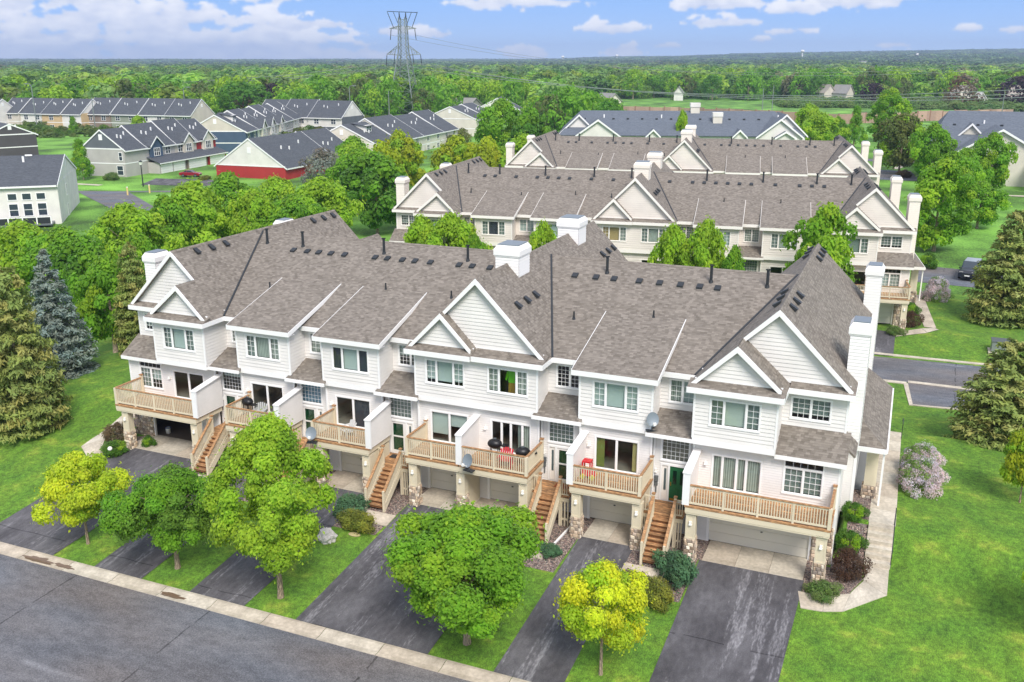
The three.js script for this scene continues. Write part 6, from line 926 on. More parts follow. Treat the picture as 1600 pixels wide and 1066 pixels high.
  for (let i = 0; i < 8500; i++) { const ang = lerp(-0.62, 0.62, R()), d = Math.sqrt(lerp(430 * 430, 1700 * 1700, R())); if (ang > 0.06 && d < 665) continue; if (ang <= 0.06 && ang > -0.22 && d < 470) continue; const [x, z] = at(ang, d); if (noise(x / 260, 4, z / 260) > 0.3 + (d < 700 ? 0.4 : 0)) continue; const h = 7 + Math.pow(R(), 1.4) * 13; L1.push([x, gy(x, z) - 1, z, h * (0.5 + R() * 0.35), h / 1.6, R() * 6, hue(1)]); }
  const lump = new Leaves(700, 77); for (let k = 0; k < 14; k++) { const a = R() * 6.28, r = Math.sqrt(R()) * 0.85, hh = 0.5 + R() * 0.5; for (let i = 0; i < 50; i++) { const th = R() * 6.28, ph = R(), rr = 0.26; const nx = Math.cos(th) * (1 - ph * ph), nz = Math.sin(th) * (1 - ph * ph); const c = 0.8 + R() * 0.4; lump.add(Math.cos(a) * r + nx * rr, hh * (0.35 + 0.65 * ph), Math.sin(a) * r + nz * rr, nx, 0.4 + ph, nz, 0.22, [c, c, c], 0.9); } }
  for (let i = 0; i < 30000; i++) { const ang = lerp(-0.62, 0.62, R()), d = Math.sqrt(lerp(1500 * 1500, 9200 * 9200, Math.pow(R(), 1.15))); const [x, z] = at(ang, d); const f = noise(x / 620, 6, z / 260) + 0.45 * noise(x / 200, 2, z / 120); if (f > 0.05 + smooth(5000, 9000, d) * 0.2) continue; const s = 16 + d * 0.006 + R() * R() * 34; L2.push([x, gy(x, z) - 1.5, z, s, 8 + R() * 9, R() * 6, hue(0.85)]); }
  wood('far_woods', 'green woods beyond the highway reading as one mass', g1, L1); wood('horizon_woods', 'hazy woods reaching to the horizon', lump.geo(), L2);
  const scrub = []; for (let i = 0; i < 420; i++) { const ang = lerp(0.27, 0.5, R()), d = lerp(560, 640, R()), [x, z] = at(ang, d); scrub.push([x, gy(x, z) - 0.5, z, 3 + R() * 3, 1.5 + R() * 1.8, R() * 6, [0.17 + R() * 0.06, 0.30 + R() * 0.05, 0.08]]); }
  for (let i = 0; i < 900; i++) { const ang = lerp(-0.58, -0.02, R()), d = lerp(300, 425, R()), [x, z] = at(ang, d); if (ang < -0.19 && d > 365 || ang > -0.3 && ang < -0.05 && d > 280) scrub.push([x, gy(x, z) - 0.5, z, 1.6 + R() * 2.6, 1 + R() * 1.6, R() * 6, [0.12 + R() * 0.08, 0.2 + R() * 0.08, 0.04]]); }
  wood('scrub', 'low green scrub on the open ground by the brown wall', g1, scrub);
}
// ---------------------------------------------------------------- pylon, lines, far wall, poles
{
  const B = V(-232, gy(-232, -374), -374), p = grp('lattice_pylon', null, B); p.rotation.y = 0.15; p.scale.set(1, 0.955, 1); tag(p, 'tall grey lattice pylon with two pairs of cross arms, left of centre', 'pylon');
  const H = 50, w = (y) => y < 30 ? lerp(6.6, 2.1, y / 30) : lerp(2.1, 1.5, (y - 30) / 18), legs = [[-1, -1], [1, -1], [1, 1], [-1, 1]], bar = (b, a, c, t) => b.bar(a, c, t, t, Math.abs(c.y - a.y) > 0.9 * a.distanceTo(c) ? V(1, 0, 0.01) : V(0, 1, 0)), P = (s, y) => V(s[0] * w(y), y, s[1] * w(y));
  for (const s of legs) { const b = new MB(); bar(b, P(s, 0), P(s, 30), 0.4); bar(b, P(s, 30), P(s, 47), 0.32); mesh('leg', b, M.galv, p); }
  const br = new MB(), lv = [0, 6, 11.5, 16.5, 21, 25, 28, 31, 34, 37, 40, 43, 46]; for (let i = 0; i < lv.length - 1; i++) for (let k = 0; k < 4; k++) { const s = legs[k], t = legs[(k + 1) % 4]; bar(br, P(s, lv[i]), P(t, lv[i + 1]), 0.16); bar(br, P(t, lv[i]), P(s, lv[i + 1]), 0.16); bar(br, P(s, lv[i + 1]), P(t, lv[i + 1]), 0.16); } mesh('bracing', br, M.galv, p);
  const arm = (y, L, tip, rise) => { const b = new MB(); for (const s of [-1, 1]) { const e = V(s * L, y + tip, 0); for (const q of [-1, 1]) { bar(b, V(s * w(y), y, q * w(y)), e, 0.26); bar(b, V(s * w(y), y + rise, q * w(y)), e, 0.22); for (let i = 1; i < 4; i++) { const t = i / 4; bar(b, V(lerp(s * w(y), e.x, t), lerp(y, e.y, t), q * w(y) * (1 - t)), V(lerp(s * w(y), e.x, t - 0.15), lerp(y + rise, e.y, t - 0.15), q * w(y) * (1 - t)), 0.16); } } } mesh('cross_arm', b, M.galv, p); };
  arm(29, 8.6, 0.4, 4.6); arm(41.5, 6.8, 0.3, 1.5); { const b = new MB(); bar(b, V(-7.8, 50, 0), V(7.4, 49.3, 0), 0.3); for (const s of [-1, 1]) { bar(b, V(s * 7.6, 49.6, 0), V(s * 4.6, 42, 0), 0.24); bar(b, V(s * 1.5, 46, 0.8), V(s * 1.7, 49.6, 0), 0.26); bar(b, V(s * 1.5, 46, -0.8), V(s * 1.7, 49.6, 0), 0.26); bar(b, V(s * 1.6, 42.5, 0), V(s * 4.6, 49.6, 0), 0.2); } mesh('top_frame', b, M.darkmetal, p); }
  for (const [x, y] of [[-8.6, 29.2], [8.6, 29.2], [-4.6, 29.6], [4.6, 29.6], [-6, 41.8], [6, 41.8]]) mesh('insulator_string', new MB().tube([V(x, y, 0), V(x + Math.sign(x) * 0.3, y - 3, 0), V(x + Math.sign(x) * 0.6, y - 5.4, 0)], 0.17, 0.17, 6), M.darkmetal, p);
  const wire = (label, group, a, b, sag, r = 0.11) => { const q = []; for (let i = 0; i <= 40; i++) { const t = i / 40; q.push(V(lerp(a.x, b.x, t), lerp(a.y, b.y, t) - sag * 4 * t * (1 - t), lerp(a.z, b.z, t))); } tag(mesh('power_line', new MB().tube(q, r, r, 5), M.galv), label, 'power line', group); };
  const tip = (x, y) => V(B.x + x * Math.cos(0.15), B.y + y, B.z - x * Math.sin(0.15));
  for (const [k, x] of [[0, -8.6], [1, 4.6], [2, 8.6]]) { wire('pale conductor sagging across to the right edge from the lower pylon arm', 'lower conductors to the right', tip(x, 24), V(128, 24 - k * 2.2, -330 - k * 14), 13); wire('pale conductor running to the left edge from the lower pylon arm', 'lower conductors to the left', tip(x, 24), V(-560, 18 - k * 2, -330 - k * 12), 9); }
  for (const [k, x] of [[0, -6], [1, 6]]) wire('thin upper line sagging to the right from the pylon top', 'upper lines to the right', tip(x, 37), V(128, 36 - k * 2, -335 - k * 12), 17, 0.06);
}
{ // brown slatted noise wall with posts along the highway
  const line = [[-300, -392], [-276, -402], [-233, -422], [-174, -405], [-104, -408], [-66, -392], [-30, -378], [0, -408], [40, -452]], R = RNG(8);
  const w = grp('noise_wall', null, V(-104, -2, -408)); tag(w, 'long reddish brown noise wall with posts along the far field', 'wall');
  for (let i = 0; i < line.length - 1; i++) { const [a, b] = [line[i], line[i + 1]], L = Math.hypot(b[0] - a[0], b[1] - a[1]), n = Math.round(L / 7); for (let k = 0; k < n; k++) { const p = (t) => V(lerp(a[0], b[0], t) + 104, 0, lerp(a[1], b[1], t) + 408), A = p(k / n), C = p((k + 1) / n), hh = 3.9 + Math.floor(R() * 3) * 0.2, up = (q, y) => V(q.x, y, q.z); mesh('wall_panel', new MB().bar(up(A, hh / 2), up(C, hh / 2), 0.2, hh), M.farwall, w); mesh('post', new MB().box(A.x - 0.3, A.x + 0.3, -1, hh + 0.3, A.z - 0.3, A.z + 0.3), wallPost, w); } }
}
function pole(label, group, x, z, h, armX, mat = M.galv) { const p = grp('light_pole', null, V(x, gy(x, z), z)); tag(p, label, 'light pole', group); mesh('shaft', new MB().tube([V(0, 0, 0), V(0, h * 0.5, 0), V(0, h - 0.6, 0)], 0.22, 0.14, 6), mat, p); if (armX) { mesh('arm', new MB().tube([V(0, h - 0.7, 0), V(armX * 0.4, h, 0), V(armX, h, 0)], 0.12, 0.1, 5), mat, p); mesh('lamp_head', new MB().box(armX - 0.7, armX + 0.7, h - 0.2, h + 0.15, -0.3, 0.3), mat, p); } return p; }
{ const at = (px, d) => { const ang = Math.atan((px - 800) / 1469) - 0.39774; return [Math.sin(ang) * d, 43 - Math.cos(ang) * d]; };
  for (const [px, d, h, a, label] of [[74, 400, 17, -2.6, 'pale light pole behind the far terraces, leftmost'], [163, 390, 13, 0, 'pale pole behind the far terraces, second from left'], [303, 410, 15, 2.6, 'pale light pole behind the far terraces, third from left'], [554, 420, 15, 2.6, 'light pole left of the pylon with curved arm'], [613, 430, 13, 0, 'bare pole just left of the pylon leg'], [1180, 445, 14, 0, 'pale pole on the far field, left of two'], [1195, 460, 15, 0, 'pale pole on the far field, right of two'], [1545, 480, 13, 0, 'thin pole on the far field near the right edge'], [1596, 470, 12, -3, 'light pole with curved arm at the right edge']]) { const [x, z] = at(px, d); pole(label, null, x, z, h, a); } }
// ---------------------------------------------------------------- cars
function car(label, x, z, yaw, paint, suv) {
  const c = grp('parked_car', null, V(x, gy(x, z) + 0.05, z)); c.rotation.y = yaw; tag(c, label, 'car');
  const L = suv ? 4.7 : 4.6, W = 0.92, pm = new THREE.MeshPhysicalMaterial({ color: paint, roughness: 0.35, clearcoat: 1, clearcoatRoughness: 0.08, metalness: 0.2 }), b = new MB();
  const side = suv ? [[-2.35, 0.45], [2.3, 0.42], [2.35, 0.8], [2.2, 1.02], [1.0, 1.1], [-2.3, 1.12]] : [[-2.3, 0.42], [2.25, 0.4], [2.3, 0.68], [2.1, 0.84], [0.95, 0.95], [-1.4, 1.0], [-2.25, 0.95]];
  const body = new THREE.ExtrudeGeometry(new THREE.Shape(side.map((q) => new THREE.Vector2(...q))), { depth: 2 * W - 0.16, bevelEnabled: true, bevelSize: 0.08, bevelThickness: 0.08, bevelSegments: 3 }); body.translate(0, 0, -W + 0.08); mesh('body', body, pm, c);
  const cab = suv ? [[-2.2, 1.1], [-2.05, 1.68], [0.25, 1.7], [1.05, 1.08]] : [[-1.6, 0.98], [-0.95, 1.42], [0.2, 1.44], [1.0, 0.94]];
  const gl = new THREE.ExtrudeGeometry(new THREE.Shape(cab.map((q) => new THREE.Vector2(...q))), { depth: 2 * W - 0.44, bevelEnabled: true, bevelSize: 0.05, bevelThickness: 0.1, bevelSegments: 2 }); gl.translate(0, 0, -W + 0.22); mesh('windows', gl, glassDark, c);
  const top = cab[1][1]; mesh('roof', new MB().box(cab[1][0] + 0.02, cab[2][0] - 0.05, top + 0.01, top + 0.09, -W + 0.2, W - 0.2), suv ? std({ color: rgb(150, 158, 168), roughness: 0.3 }) : pm, c);
  const pil = new MB(); for (const s of [-1, 1]) { pil.bar(V(cab[3][0], cab[3][1], s * (W - 0.14)), V(cab[2][0], cab[2][1], s * (W - 0.2)), 0.08, 0.06).bar(V(cab[0][0], cab[0][1], s * (W - 0.14)), V(cab[1][0], cab[1][1], s * (W - 0.2)), 0.1, 0.08).bar(V(-0.6, 1.0, s * (W - 0.1)), V(-0.6, top, s * (W - 0.15)), 0.08, 0.06); } mesh('pillars', pil, pm, c);
  for (const wx of [-1.45, 1.4]) for (const s of [-1, 1]) { const w = grp('wheel', c, V(wx, 0.34, s * (W - 0.06))); const ty = new THREE.CylinderGeometry(0.34, 0.34, 0.22, 20); ty.rotateX(HP); mesh('tyre', ty, M.rubber, w); const ri = new THREE.CylinderGeometry(0.21, 0.21, 0.24, 14); ri.rotateX(HP); mesh('rim', ri, M.greymetal, w); }
  for (const s of [-1, 1]) { mesh('headlight', new MB().box(2.2, 2.36, suv ? 0.78 : 0.62, suv ? 0.95 : 0.76, s * 0.62 - 0.2, s * 0.62 + 0.2), M.lampGlass, c); mesh('taillight', new MB().box(-2.44, -2.3, 0.72, 0.92, s * 0.66 - 0.16, s * 0.66 + 0.16), std({ color: rgb(150, 20, 20), roughness: 0.3 }), c); mesh('wing_mirror', new MB().box(0.72, 0.9, 1.0, 1.14, s * (W + 0.06) - 0.08, s * (W + 0.06) + 0.08), pm, c); }
  mesh('number_plate', new MB().box(suv ? 2.4 : 2.36, suv ? 2.44 : 2.4, 0.48, 0.6, -0.25, 0.25), M.trim, c); mesh('grille', new MB().box(2.38, 2.43, 0.5, 0.72, -0.45, 0.45), M.darkmetal, c);
}
car('red saloon car parked outside the grey ended terrace garages', -152.8, -129.5, 0.35, rgb(150, 16, 34), false);
car('dark suv parked on the lane beyond the lilac shrub', 7.3, -70.2, -1.75, rgb(26, 32, 46), true);
// ---------------------------------------------------------------- things on and about the near row
function dish(label, x, y, z, yaw, tilt, mount) {
  const d = grp('satellite_dish', null, V(x, y, z)); d.rotation.y = yaw; tag(d, label, 'satellite dish'); const m = std({ color: rgb(128, 138, 146), roughness: 0.5, metalness: 0.2, side: THREE.DoubleSide }), pts = []; for (let i = 0; i <= 8; i++) { const r = i / 8 * 0.31; pts.push(new THREE.Vector2(r, r * r * 0.6)); } const g = new THREE.LatheGeometry(pts, 28); g.scale(1, 1, 1.18); g.rotateX(HP - tilt);
  mesh('reflector', g, m, d, V(0, 0.52, 0.08)); mesh('mast', new MB().tube([V(0, mount, 0), V(0, 0.3, -0.02), V(0, 0.6, 0.03)], 0.035, 0.035, 7), M.greymetal, d); mesh('feed_arm', new MB().bar(V(0, 0.2, 0.1), V(0, 0.42, 0.52), 0.05, 0.04).box(-0.07, 0.07, 0.38, 0.5, 0.48, 0.58), M.lampGlass, d); mesh('foot', new MB().box(-0.28, 0.28, mount - 0.03, mount + 0.03, -0.16, 0.16), M.darkmetal, d);
}
dish('grey satellite dish on the entry roof above the green door', -10.55, 5.78, -0.05, 0.5, 0.35, -0.1); dish('pale satellite dish on the third deck beam, left post', -29.35, 2.95, 2.32, 0.35, 0.4, -0.05); dish('pale satellite dish beside the shared privacy wall of the middle decks', -19.6, 2.95, 2.32, -0.2, 0.4, -0.05);
function grill(label, x, z, yaw, s = 1) {
  const g = grp('barbecue_grill', null, V(x, 2.97, z)); g.rotation.y = yaw; g.scale.setScalar(s); tag(g, label, 'grill'); const k = std({ color: rgb(34, 34, 36), roughness: 0.4, metalness: 0.3 });
  const lid = new THREE.SphereGeometry(0.32, 20, 8, 0, Math.PI * 2, 0, HP); lid.scale(1.25, 0.85, 0.95); mesh('lid', lid, k, g, V(0, 0.86, 0)); const bowl = new THREE.SphereGeometry(0.32, 20, 6, 0, Math.PI * 2, HP, HP * 0.75); bowl.scale(1.25, 0.75, 0.95); mesh('bowl', bowl, k, g, V(0, 0.85, 0)); mesh('lid_handle', new MB().box(-0.08, 0.08, 1.12, 1.19, -0.03, 0.03), M.greymetal, g);
  for (const [a, b] of [[-0.24, -0.2], [0.24, -0.2], [-0.24, 0.2], [0.24, 0.2]]) mesh('leg', new MB().bar(V(a * 0.8, 0.68, b * 0.8), V(a, 0, b), 0.035, 0.035, V(1, 0, 0)), k, g); mesh('side_shelf', new MB().box(0.4, 0.75, 0.78, 0.82, -0.18, 0.18), k, g);
}
grill('black kettle grill on the right middle deck, beside the privacy wall', -18.9, 0.55, 0.2); grill('covered dark grill on the right middle deck corner', -17.1, 1.0, 0.5); grill('grey grill on the second deck, left corner', -35.2, 0.4, -0.3);
function deckChair(label, x, z, yaw, col) {
  const c = grp('garden_chair', null, V(x, 2.97, z)); c.rotation.y = yaw; tag(c, label, 'chair'); const m = std({ color: col, roughness: 0.6 });
  for (let i = 0; i < 6; i++) { const xx = -0.25 + i * 0.1, t = 0.92 - Math.abs(i - 2.5) * 0.05; mesh('back_slat', new MB().bar(V(xx, 0.3, -0.2), V(xx * 1.25, t, -0.42), 0.085, 0.02, V(0, 0.3, 1)), m, c); } mesh('seat', new MB().hex([V(-0.28, 0.26, -0.22), V(0.28, 0.26, -0.22), V(0.28, 0.36, 0.3), V(-0.28, 0.36, 0.3), V(-0.28, 0.29, -0.22), V(0.28, 0.29, -0.22), V(0.28, 0.39, 0.3), V(-0.28, 0.39, 0.3)]), m, c);
  for (const s of [-1, 1]) { mesh('armrest', new MB().box(s * 0.34 - 0.06, s * 0.34 + 0.06, 0.54, 0.57, -0.35, 0.35), m, c); mesh('leg', new MB().box(s * 0.32 - 0.03, s * 0.32 + 0.03, 0, 0.54, 0.24, 0.3), m, c); mesh('leg', new MB().box(s * 0.32 - 0.03, s * 0.32 + 0.03, 0, 0.54, -0.34, -0.28), m, c); }
}
deckChair('grey slatted garden chair on the second deck', -34.2, 0.6, 0.3, rgb(172, 174, 172)); deckChair('white garden chair seen through the third deck balusters', -27.9, 0.9, -0.5, rgb(206, 206, 204)); deckChair('red garden chair on the right middle deck', -18.0, 1.2, 0.2, rgb(190, 36, 52));
{ const t = grp('toy_car', null, V(-13.5, 2.97, 0.9)); tag(t, 'red plastic ride on toy with yellow wheels on the fifth deck', 'toy'); const r = std({ color: rgb(200, 30, 40), roughness: 0.4 }), y = std({ color: rgb(210, 214, 40), roughness: 0.4 }); mesh('body', new MB().hex([V(-0.35, 0.15, -0.2), V(0.4, 0.15, -0.2), V(0.4, 0.15, 0.2), V(-0.35, 0.15, 0.2), V(-0.35, 0.5, -0.18), V(0.3, 0.4, -0.18), V(0.3, 0.4, 0.18), V(-0.35, 0.5, 0.18)]), r, t); mesh('roof', new MB().box(-0.3, 0.15, 0.88, 0.96, -0.22, 0.22), r, t); for (const [a, b] of [[-0.28, -0.17], [-0.28, 0.17], [0.12, -0.17], [0.12, 0.17]]) mesh('pillar', new MB().box(a - 0.03, a + 0.03, 0.4, 0.9, b - 0.03, b + 0.03), r, t); for (const a of [-0.24, 0.26]) for (const s of [-1, 1]) { const w = new THREE.CylinderGeometry(0.13, 0.13, 0.08, 14); w.rotateX(HP); mesh('wheel', w, y, t, V(a, 0.13, s * 0.24)); } }
for (const [x, label] of [[-37.0, 'dark doormat before the leftmost front door'], [-25.35, 'dark doormat before the third front door'], [-8.95, 'small dark doormat before the green front door'], [-15.3, 'reddish doormat before the fourth front door']]) { const m = mesh('doormat', new MB().box(-0.38, 0.38, 0, 0.02, -0.22, 0.22), std({ color: label.startsWith('red') ? rgb(150, 84, 50) : rgb(48, 46, 46), roughness: 0.95 }), null, V(x, 1.705, -0.1)); tag(m, label, 'doormat'); }
{ // an outfit on a hanger behind the right middle window
  const o = grp('hanging_outfit', null, V(-18.35, 6.3, -0.62)); tag(o, 'lime green jacket and ochre trousers hanging inside the right middle window', 'outfit'); const gm = std({ color: rgb(120, 215, 20), roughness: 0.7 }), om = std({ color: rgb(176, 138, 30), roughness: 0.8 });
  mesh('jacket', new THREE.ExtrudeGeometry(new THREE.Shape([[-0.17, 0.72], [0.17, 0.72], [0.18, 1.1], [0.3, 0.82], [0.37, 0.86], [0.26, 1.3], [0.08, 1.4], [-0.08, 1.4], [-0.26, 1.3], [-0.37, 0.86], [-0.3, 0.82], [-0.18, 1.1]].map((q) => new THREE.Vector2(...q))), { depth: 0.12, bevelEnabled: true, bevelSize: 0.02, bevelThickness: 0.04, bevelSegments: 2 }), gm, o); mesh('trousers', new THREE.ExtrudeGeometry(new THREE.Shape([[-0.18, 0.7], [0.18, 0.7], [0.2, 0.02], [0.04, 0.02], [0, 0.5], [-0.04, 0.02], [-0.2, 0.02]].map((q) => new THREE.Vector2(...q))), { depth: 0.1, bevelEnabled: true, bevelSize: 0.015, bevelThickness: 0.03, bevelSegments: 2 }), om, o); mesh('hanger', new MB().tube([V(0, 1.4, 0.06), V(0, 1.62, 0.06), V(0.06, 1.66, 0.06)], 0.012, 0.012, 5), M.greymetal, o); }
{ // house number on the beam of the rightmost deck
  const cv = document.createElement('canvas'); cv.width = 256; cv.height = 64; const c = cv.getContext('2d'); c.fillStyle = '#dfd3b8'; c.fillRect(0, 0, 256, 64); c.fillStyle = '#6d6656'; c.font = 'bold 54px sans-serif'; c.textAlign = 'center'; c.textBaseline = 'middle'; c.fillText('13838', 128, 34); const t = new THREE.CanvasTexture(cv); t.colorSpace = THREE.SRGBColorSpace; t.magFilter = THREE.LinearFilter;
  const m = new THREE.Mesh(new THREE.PlaneGeometry(0.62, 0.16), std({ map: t, roughness: 0.7 })); m.name = 'house_number'; m.position.set(-2.0, 2.63, 2.057); tag(m, 'house number digits on the rightmost deck beam', 'house number'); scene.add(m); }
{ // boulder and a flat stone on the grass strip
  const g = new THREE.IcosahedronGeometry(0.5, 3), p = g.attributes.position; for (let i = 0; i < p.count; i++) { const x = p.getX(i), y = p.getY(i), z = p.getZ(i), k = 1 + noise(x * 2.2 + 3, y * 2, z * 2.2) * 0.3 + (y > 0.1 ? -0.12 : 0.05); p.setXYZ(i, x * k * 0.95, y * k * 1.0, z * k * 0.8); } g.computeVertexNormals(); tag(mesh('boulder', g, std({ color: rgb(196, 190, 184), roughness: 0.9 }), null, V(-25.95, gy(-25.95, 6.3) + 0.28, 6.3)), 'pale pointed boulder on the third grass strip beside the lime maple', 'boulder');
  const g2 = new THREE.IcosahedronGeometry(0.3, 2); g2.scale(1.2, 0.22, 0.7); tag(mesh('flat_stone', g2, std({ color: rgb(176, 164, 120), roughness: 0.95 }), null, V(-24.85, gy(-24.85, 5.4) + 0.03, 5.4)), 'small flat tan stone in the grass below the boulder', 'stone');
  const g3 = new THREE.IcosahedronGeometry(0.14, 2); tag(mesh('garden_ball', g3, M.lampGlass, null, V(-43.6, gy(-43.6, 3.2) + 0.72, 3.35)), 'pale blue white ball on the clipped bush at the left pier', 'ball'); }
{ // gutter pipes lying beside the stairs
  for (const [x, label] of [[-14.3, 'white drain pipe on the gravel beside the fourth stairs'], [-8.0, 'white drain pipe on the gravel beside the rightmost stairs']]) tag(mesh('drain_pipe', new MB().bar(V(x, 0.1, 0.2), V(x - 0.25, 0.02, 3.0), 0.09, 0.09), M.trim), label, 'pipe');
  const h = grp('handrail', null, V(1.2, 0.02, -2)); tag(h, 'dark metal handrail beside the footpath steps', 'handrail'); mesh('rail', new MB().tube([V(0, 0.9, 1.25), V(0, 1.02, 0.9), V(0, 2.1, -1.35), V(0, 2.0, -1.6)], 0.025, 0.025, 7), M.darkmetal, h); mesh('post', new MB().tube([V(0, 0, 1.0), V(0, 1.0, 1.0)], 0.022, 0.022, 6), M.darkmetal, h); mesh('post', new MB().tube([V(0, 1.1, -1.3), V(0, 2.08, -1.3)], 0.022, 0.022, 6), M.darkmetal, h);
  const h2 = grp('handrail', null, V(1.28, 1.24, -16)); tag(h2, 'short dark handrail at the far end of the footpath', 'handrail'); mesh('rail', new MB().tube([V(0, 0.95, 0.6), V(0, 0.95, -0.5), V(0, 0.5, -1.2)], 0.025, 0.025, 7), M.darkmetal, h2); mesh('post', new MB().tube([V(0, -0.1, 0.5), V(0, 0.95, 0.5)], 0.022, 0.022, 6), M.darkmetal, h2);
  const e = grp('transformer_box', null, V(8.6, gy(8.6, -42), -42)); tag(e, 'grey green utility box on the lawn by the right pine', 'utility box'); mesh('cabinet', new MB().box(-0.75, 0.75, 0.12, 1.0, -0.6, 0.6), M.galv, e); mesh('cabinet_lid', new MB().box(-0.8, 0.8, 1.0, 1.1, -0.65, 0.65), M.greymetal, e); mesh('concrete_pad', new MB().box(-0.95, 0.95, -0.1, 0.12, -0.8, 0.8), M.concrete, e);
  const bk = grp('bucket', null, V(-43.0, 0.04, -1.0)); tag(bk, 'white plastic bucket inside the open garage', 'bucket'); const bg = new THREE.CylinderGeometry(0.17, 0.14, 0.38, 18); mesh('tub', bg, M.lampGlass, bk, V(0, 0.19, 0)); mesh('rim', new THREE.TorusGeometry(0.17, 0.018, 6, 18).rotateX(HP), std({ color: rgb(60, 90, 160), roughness: 0.5 }), bk, V(0, 0.38, 0));
  const bin = grp('storage_tub', null, V(-41.7, 0.04, -3.2)); tag(bin, 'blue storage tub deep inside the open garage', 'storage tub'); mesh('tub', new MB().box(-0.4, 0.4, 0, 0.4, -0.28, 0.28), std({ color: rgb(80, 110, 160), roughness: 0.5 }), bin); mesh('tub_lid', new MB().box(-0.43, 0.43, 0.4, 0.45, -0.31, 0.31), M.trim, bin);
  const R = RNG(3); for (const [x, z, w, d, label] of [[-39.35, 12.72, 1.25, 0.26, 'brown puddle on the kerb, leftmost and largest'], [-37.6, 12.7, 0.8, 0.16, 'thin brown puddle on the kerb, second from left'], [-30.6, 12.72, 0.95, 0.2, 'brown puddle on the kerb before the second strip tree']]) { const s = [], n = 26; for (let i = 0; i < n; i++) { const a = i / n * Math.PI * 2, k = 0.75 + 0.4 * noise(Math.cos(a) * 2 + x, 1, Math.sin(a) * 2) + R() * 0.1; s.push(V(x + Math.cos(a) * w * k, -1.24, z + Math.sin(a) * d * k)); } const y = (q) => { const u = q.z; return -1.21 + (u < 12.62 ? lerp(0.02, -0.03, (u - 12.32) / 0.3) : u < 12.74 ? lerp(-0.03, -0.055, (u - 12.62) / 0.12) : lerp(-0.055, -0.035, (u - 12.74) / 0.29)) + 0.006; }; const c = V(x, 0, z), b = new MB(); c.y = y(c); for (const q of s) q.y = y(q); for (let i = 0; i < n; i++) { const p = s[i], q = s[(i + 1) % n], m1 = p.clone().lerp(c, 0.5), m2 = q.clone().lerp(c, 0.5); m1.y = y(m1); m2.y = y(m2); b.quad(p, m1, m2, q).tri(m1, c, m2); } tag(mesh('puddle', b, std({ color: rgb(112, 92, 74), roughness: 0.3 })), label, 'puddle'); }
  for (const [x, z, label] of [[-143.2, -100.2, 'yellow marker post at the side street bend, left'], [-141.6, -104.5, 'yellow marker post at the side street bend, right']]) { const p = grp('marker_post', null, V(x, gy(x, z), z)); tag(p, label, 'marker post'); mesh('post', new MB().tube([V(0, 0, 0), V(0, 1.6, 0)], 0.16, 0.16, 8), std({ color: rgb(222, 196, 130), roughness: 0.6 }), p); mesh('cap', new MB().tube([V(0, 1.6, 0), V(0, 1.7, 0)], 0.18, 0.12, 8), M.trim, p); }
  const sp = grp('street_lamp', null, V(-150.4, gy(-150.4, -112), -112)); tag(sp, 'black street lamp post on the verge before the grey terrace', 'street lamp'); mesh('shaft', new MB().tube([V(0, 0, 0), V(0, 4.6, 0)], 0.14, 0.09, 8), M.darkmetal, sp); mesh('lantern', new MB().hex([V(-0.16, 4.6, -0.16), V(0.16, 4.6, -0.16), V(0.16, 4.6, 0.16), V(-0.16, 4.6, 0.16), V(-0.28, 5.2, -0.28), V(0.28, 5.2, -0.28), V(0.28, 5.2, 0.28), V(-0.28, 5.2, 0.28)]), M.lampGlass, sp); mesh('lantern_cap', new MB().hex([V(-0.32, 5.2, -0.32), V(0.32, 5.2, -0.32), V(0.32, 5.2, 0.32), V(-0.32, 5.2, 0.32), V(-0.08, 5.5, -0.08), V(0.08, 5.5, -0.08), V(0.08, 5.5, 0.08), V(-0.08, 5.5, 0.08)]), M.darkmetal, sp);
  const sg = grp('street_sign', null, V(-174.5, gy(-174.5, -117.5), -117.5)); tag(sg, 'pale green street name sign before the grey terrace end wall', 'street sign'); mesh('post', new MB().tube([V(0, 0, 0), V(0, 3, 0)], 0.06, 0.06, 6), M.galv, sg); mesh('sign_plate', new MB().box(-0.75, 0.75, 2.6, 3.1, -0.03, 0.03), std({ color: rgb(120, 190, 176), roughness: 0.5 }), sg); }
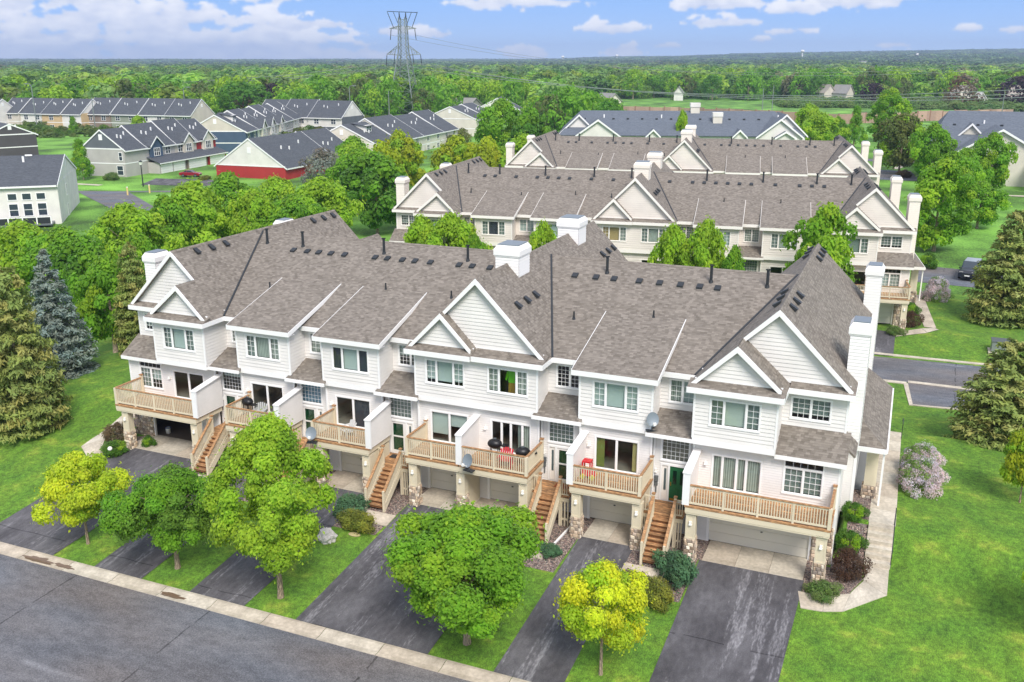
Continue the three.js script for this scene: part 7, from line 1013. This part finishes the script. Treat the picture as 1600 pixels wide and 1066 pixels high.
// far houses and buildings glimpsed among the woods
{
  const at = (px, d) => { const ang = Math.atan((px - 800) / 1469) - 0.39774; return [Math.sin(ang) * d, 43 - Math.cos(ang) * d]; };
  const glimpse = (label, px, d, w, h, rr, wm, rm, yaw = 0.3, lift = 0) => { const [x, z] = at(px, d), g = grp('distant_house', null, V(x, gy(x, z) + lift, z)); g.rotation.y = yaw; tag(g, label, 'house'); const q = w * 0.32; mesh('wall', new MB().prism([[-q, -2], [q, -2], [q, h], [0, h + rr - 0.2], [-q, h]], -w / 2, w / 2), wm, g); mesh('roof', new MB().slab([V(0, h + rr, -w / 2 - 0.6), V(0, h + rr, w / 2 + 0.6), V(q + 0.7, h - 0.4, w / 2 + 0.6), V(q + 0.7, h - 0.4, -w / 2 - 0.6)], 0.3, V(0, 0, 1)).slab([V(0, h + rr, -w / 2 - 0.6), V(0, h + rr, w / 2 + 0.6), V(-q - 0.7, h - 0.4, w / 2 + 0.6), V(-q - 0.7, h - 0.4, -w / 2 - 0.6)], 0.3, V(0, 0, 1)), rm, g); if (w > 12) { smallWindow(g, -2.6, h * 0.35, 1.8, 1.8, w / 2, 1); smallWindow(g, 1, h * 0.35, 1.8, 1.8, w / 2, 1); } };
  const rg = wallCol(150, 148, 146), rb = wallCol(178, 168, 158);
  glimpse('grey roofed house among trees in the far woods, centre', 945, 520, 13, 4.5, 4, K.cream, rg, 0.9); glimpse('white house at the far field edge, left of the big bush', 1052, 645, 9, 5, 4, K.white, rg, 0.2); glimpse('pale house with grey roof on the far field edge at right', 1478, 640, 13, 6, 5, K.cream, rb, 0.4); glimpse('small white gabled shed on the far field edge at right', 1508, 630, 8, 3.5, 4, K.white, K.white, 0.3); glimpse('long pale roofed house at the far right edge', 1585, 640, 22, 5, 6, K.white, rb, 1.2); glimpse('pale gabled house left of the far field mound', 1275, 655, 12, 5.5, 5, K.beige, rb, 0.5); glimpse('beige house beside the pale gabled one', 1300, 650, 11, 5.5, 5, K.beige, rg, 1.0); glimpse('white roofed house in the far woods at left', 207, 560, 16, 7, 6, K.white, K.white, 0.7, 3); glimpse('grey roofed shed right of the pylon', 728, 470, 14, 5, 3, rg, rg, 1.3); glimpse('pale house in far woods behind the leftmost terraces', 138, 520, 12, 7, 5, K.white, rg, 0.4, 3);
  for (const [px, d, w, h, label] of [[876, 5200, 17, 24, 'white water tower on the horizon, left'], [957, 5000, 16, 26, 'white water tower on the horizon, middle'], [1234, 4400, 17, 34, 'white water tower on the horizon, right']]) { const [x, z] = at(px, d), t = grp('water_tower', null, V(x, gy(x, z), z)); tag(t, label, 'water tower'); mesh('column', new THREE.CylinderGeometry(w * 0.14, w * 0.22, h, 12), K.white, t, V(0, h / 2, 0)); const s = new THREE.SphereGeometry(w * 0.5, 16, 12); s.scale(1, 0.72, 1); mesh('tank', s, K.white, t, V(0, h, 0)); }
  for (const [px, d, w, h, label] of [[1020, 4700, 80, 9, 'pale block building on the horizon, left of centre right'], [1055, 4600, 70, 9, 'pale long building on the horizon, centre right'], [1300, 4300, 90, 10, 'white long building on the horizon, right of the water tower'], [1398, 4200, 44, 10, 'white building with a stubby tower on the horizon'], [930, 2600, 46, 9, 'beige long building in the hazy woods, centre'], [1325, 2400, 12, 14, 'white cluster building in the woods at right']]) { const [x, z] = at(px, d), b = grp('distant_building', null, V(x, gy(x, z), z)); b.rotation.y = 0.3; tag(b, label, 'building'); mesh('wall', new MB().box(-w / 2, w / 2, -4, h, -12, 12), label.startsWith('beige') ? K.tan : K.white, b); mesh('roof', new MB().box(-w / 2 - 1, w / 2 + 1, h, h + 1.2, -13, 13), rg, b); mesh('window_band', new MB().box(-w / 2 + 2, w / 2 - 2, h * 0.45, h * 0.65, 12, 12.3), glassDark, b); if (label.includes('stubby')) mesh('tower', new MB().box(w / 2 - 6, w / 2 + 2, h, h + 9, -4, 4), K.white, b); }
}
// ---------------------------------------------------------------- air
scene.fog = new THREE.FogExp2(rgb(196, 218, 255), 0.00013);
renderer.render(scene, camera);
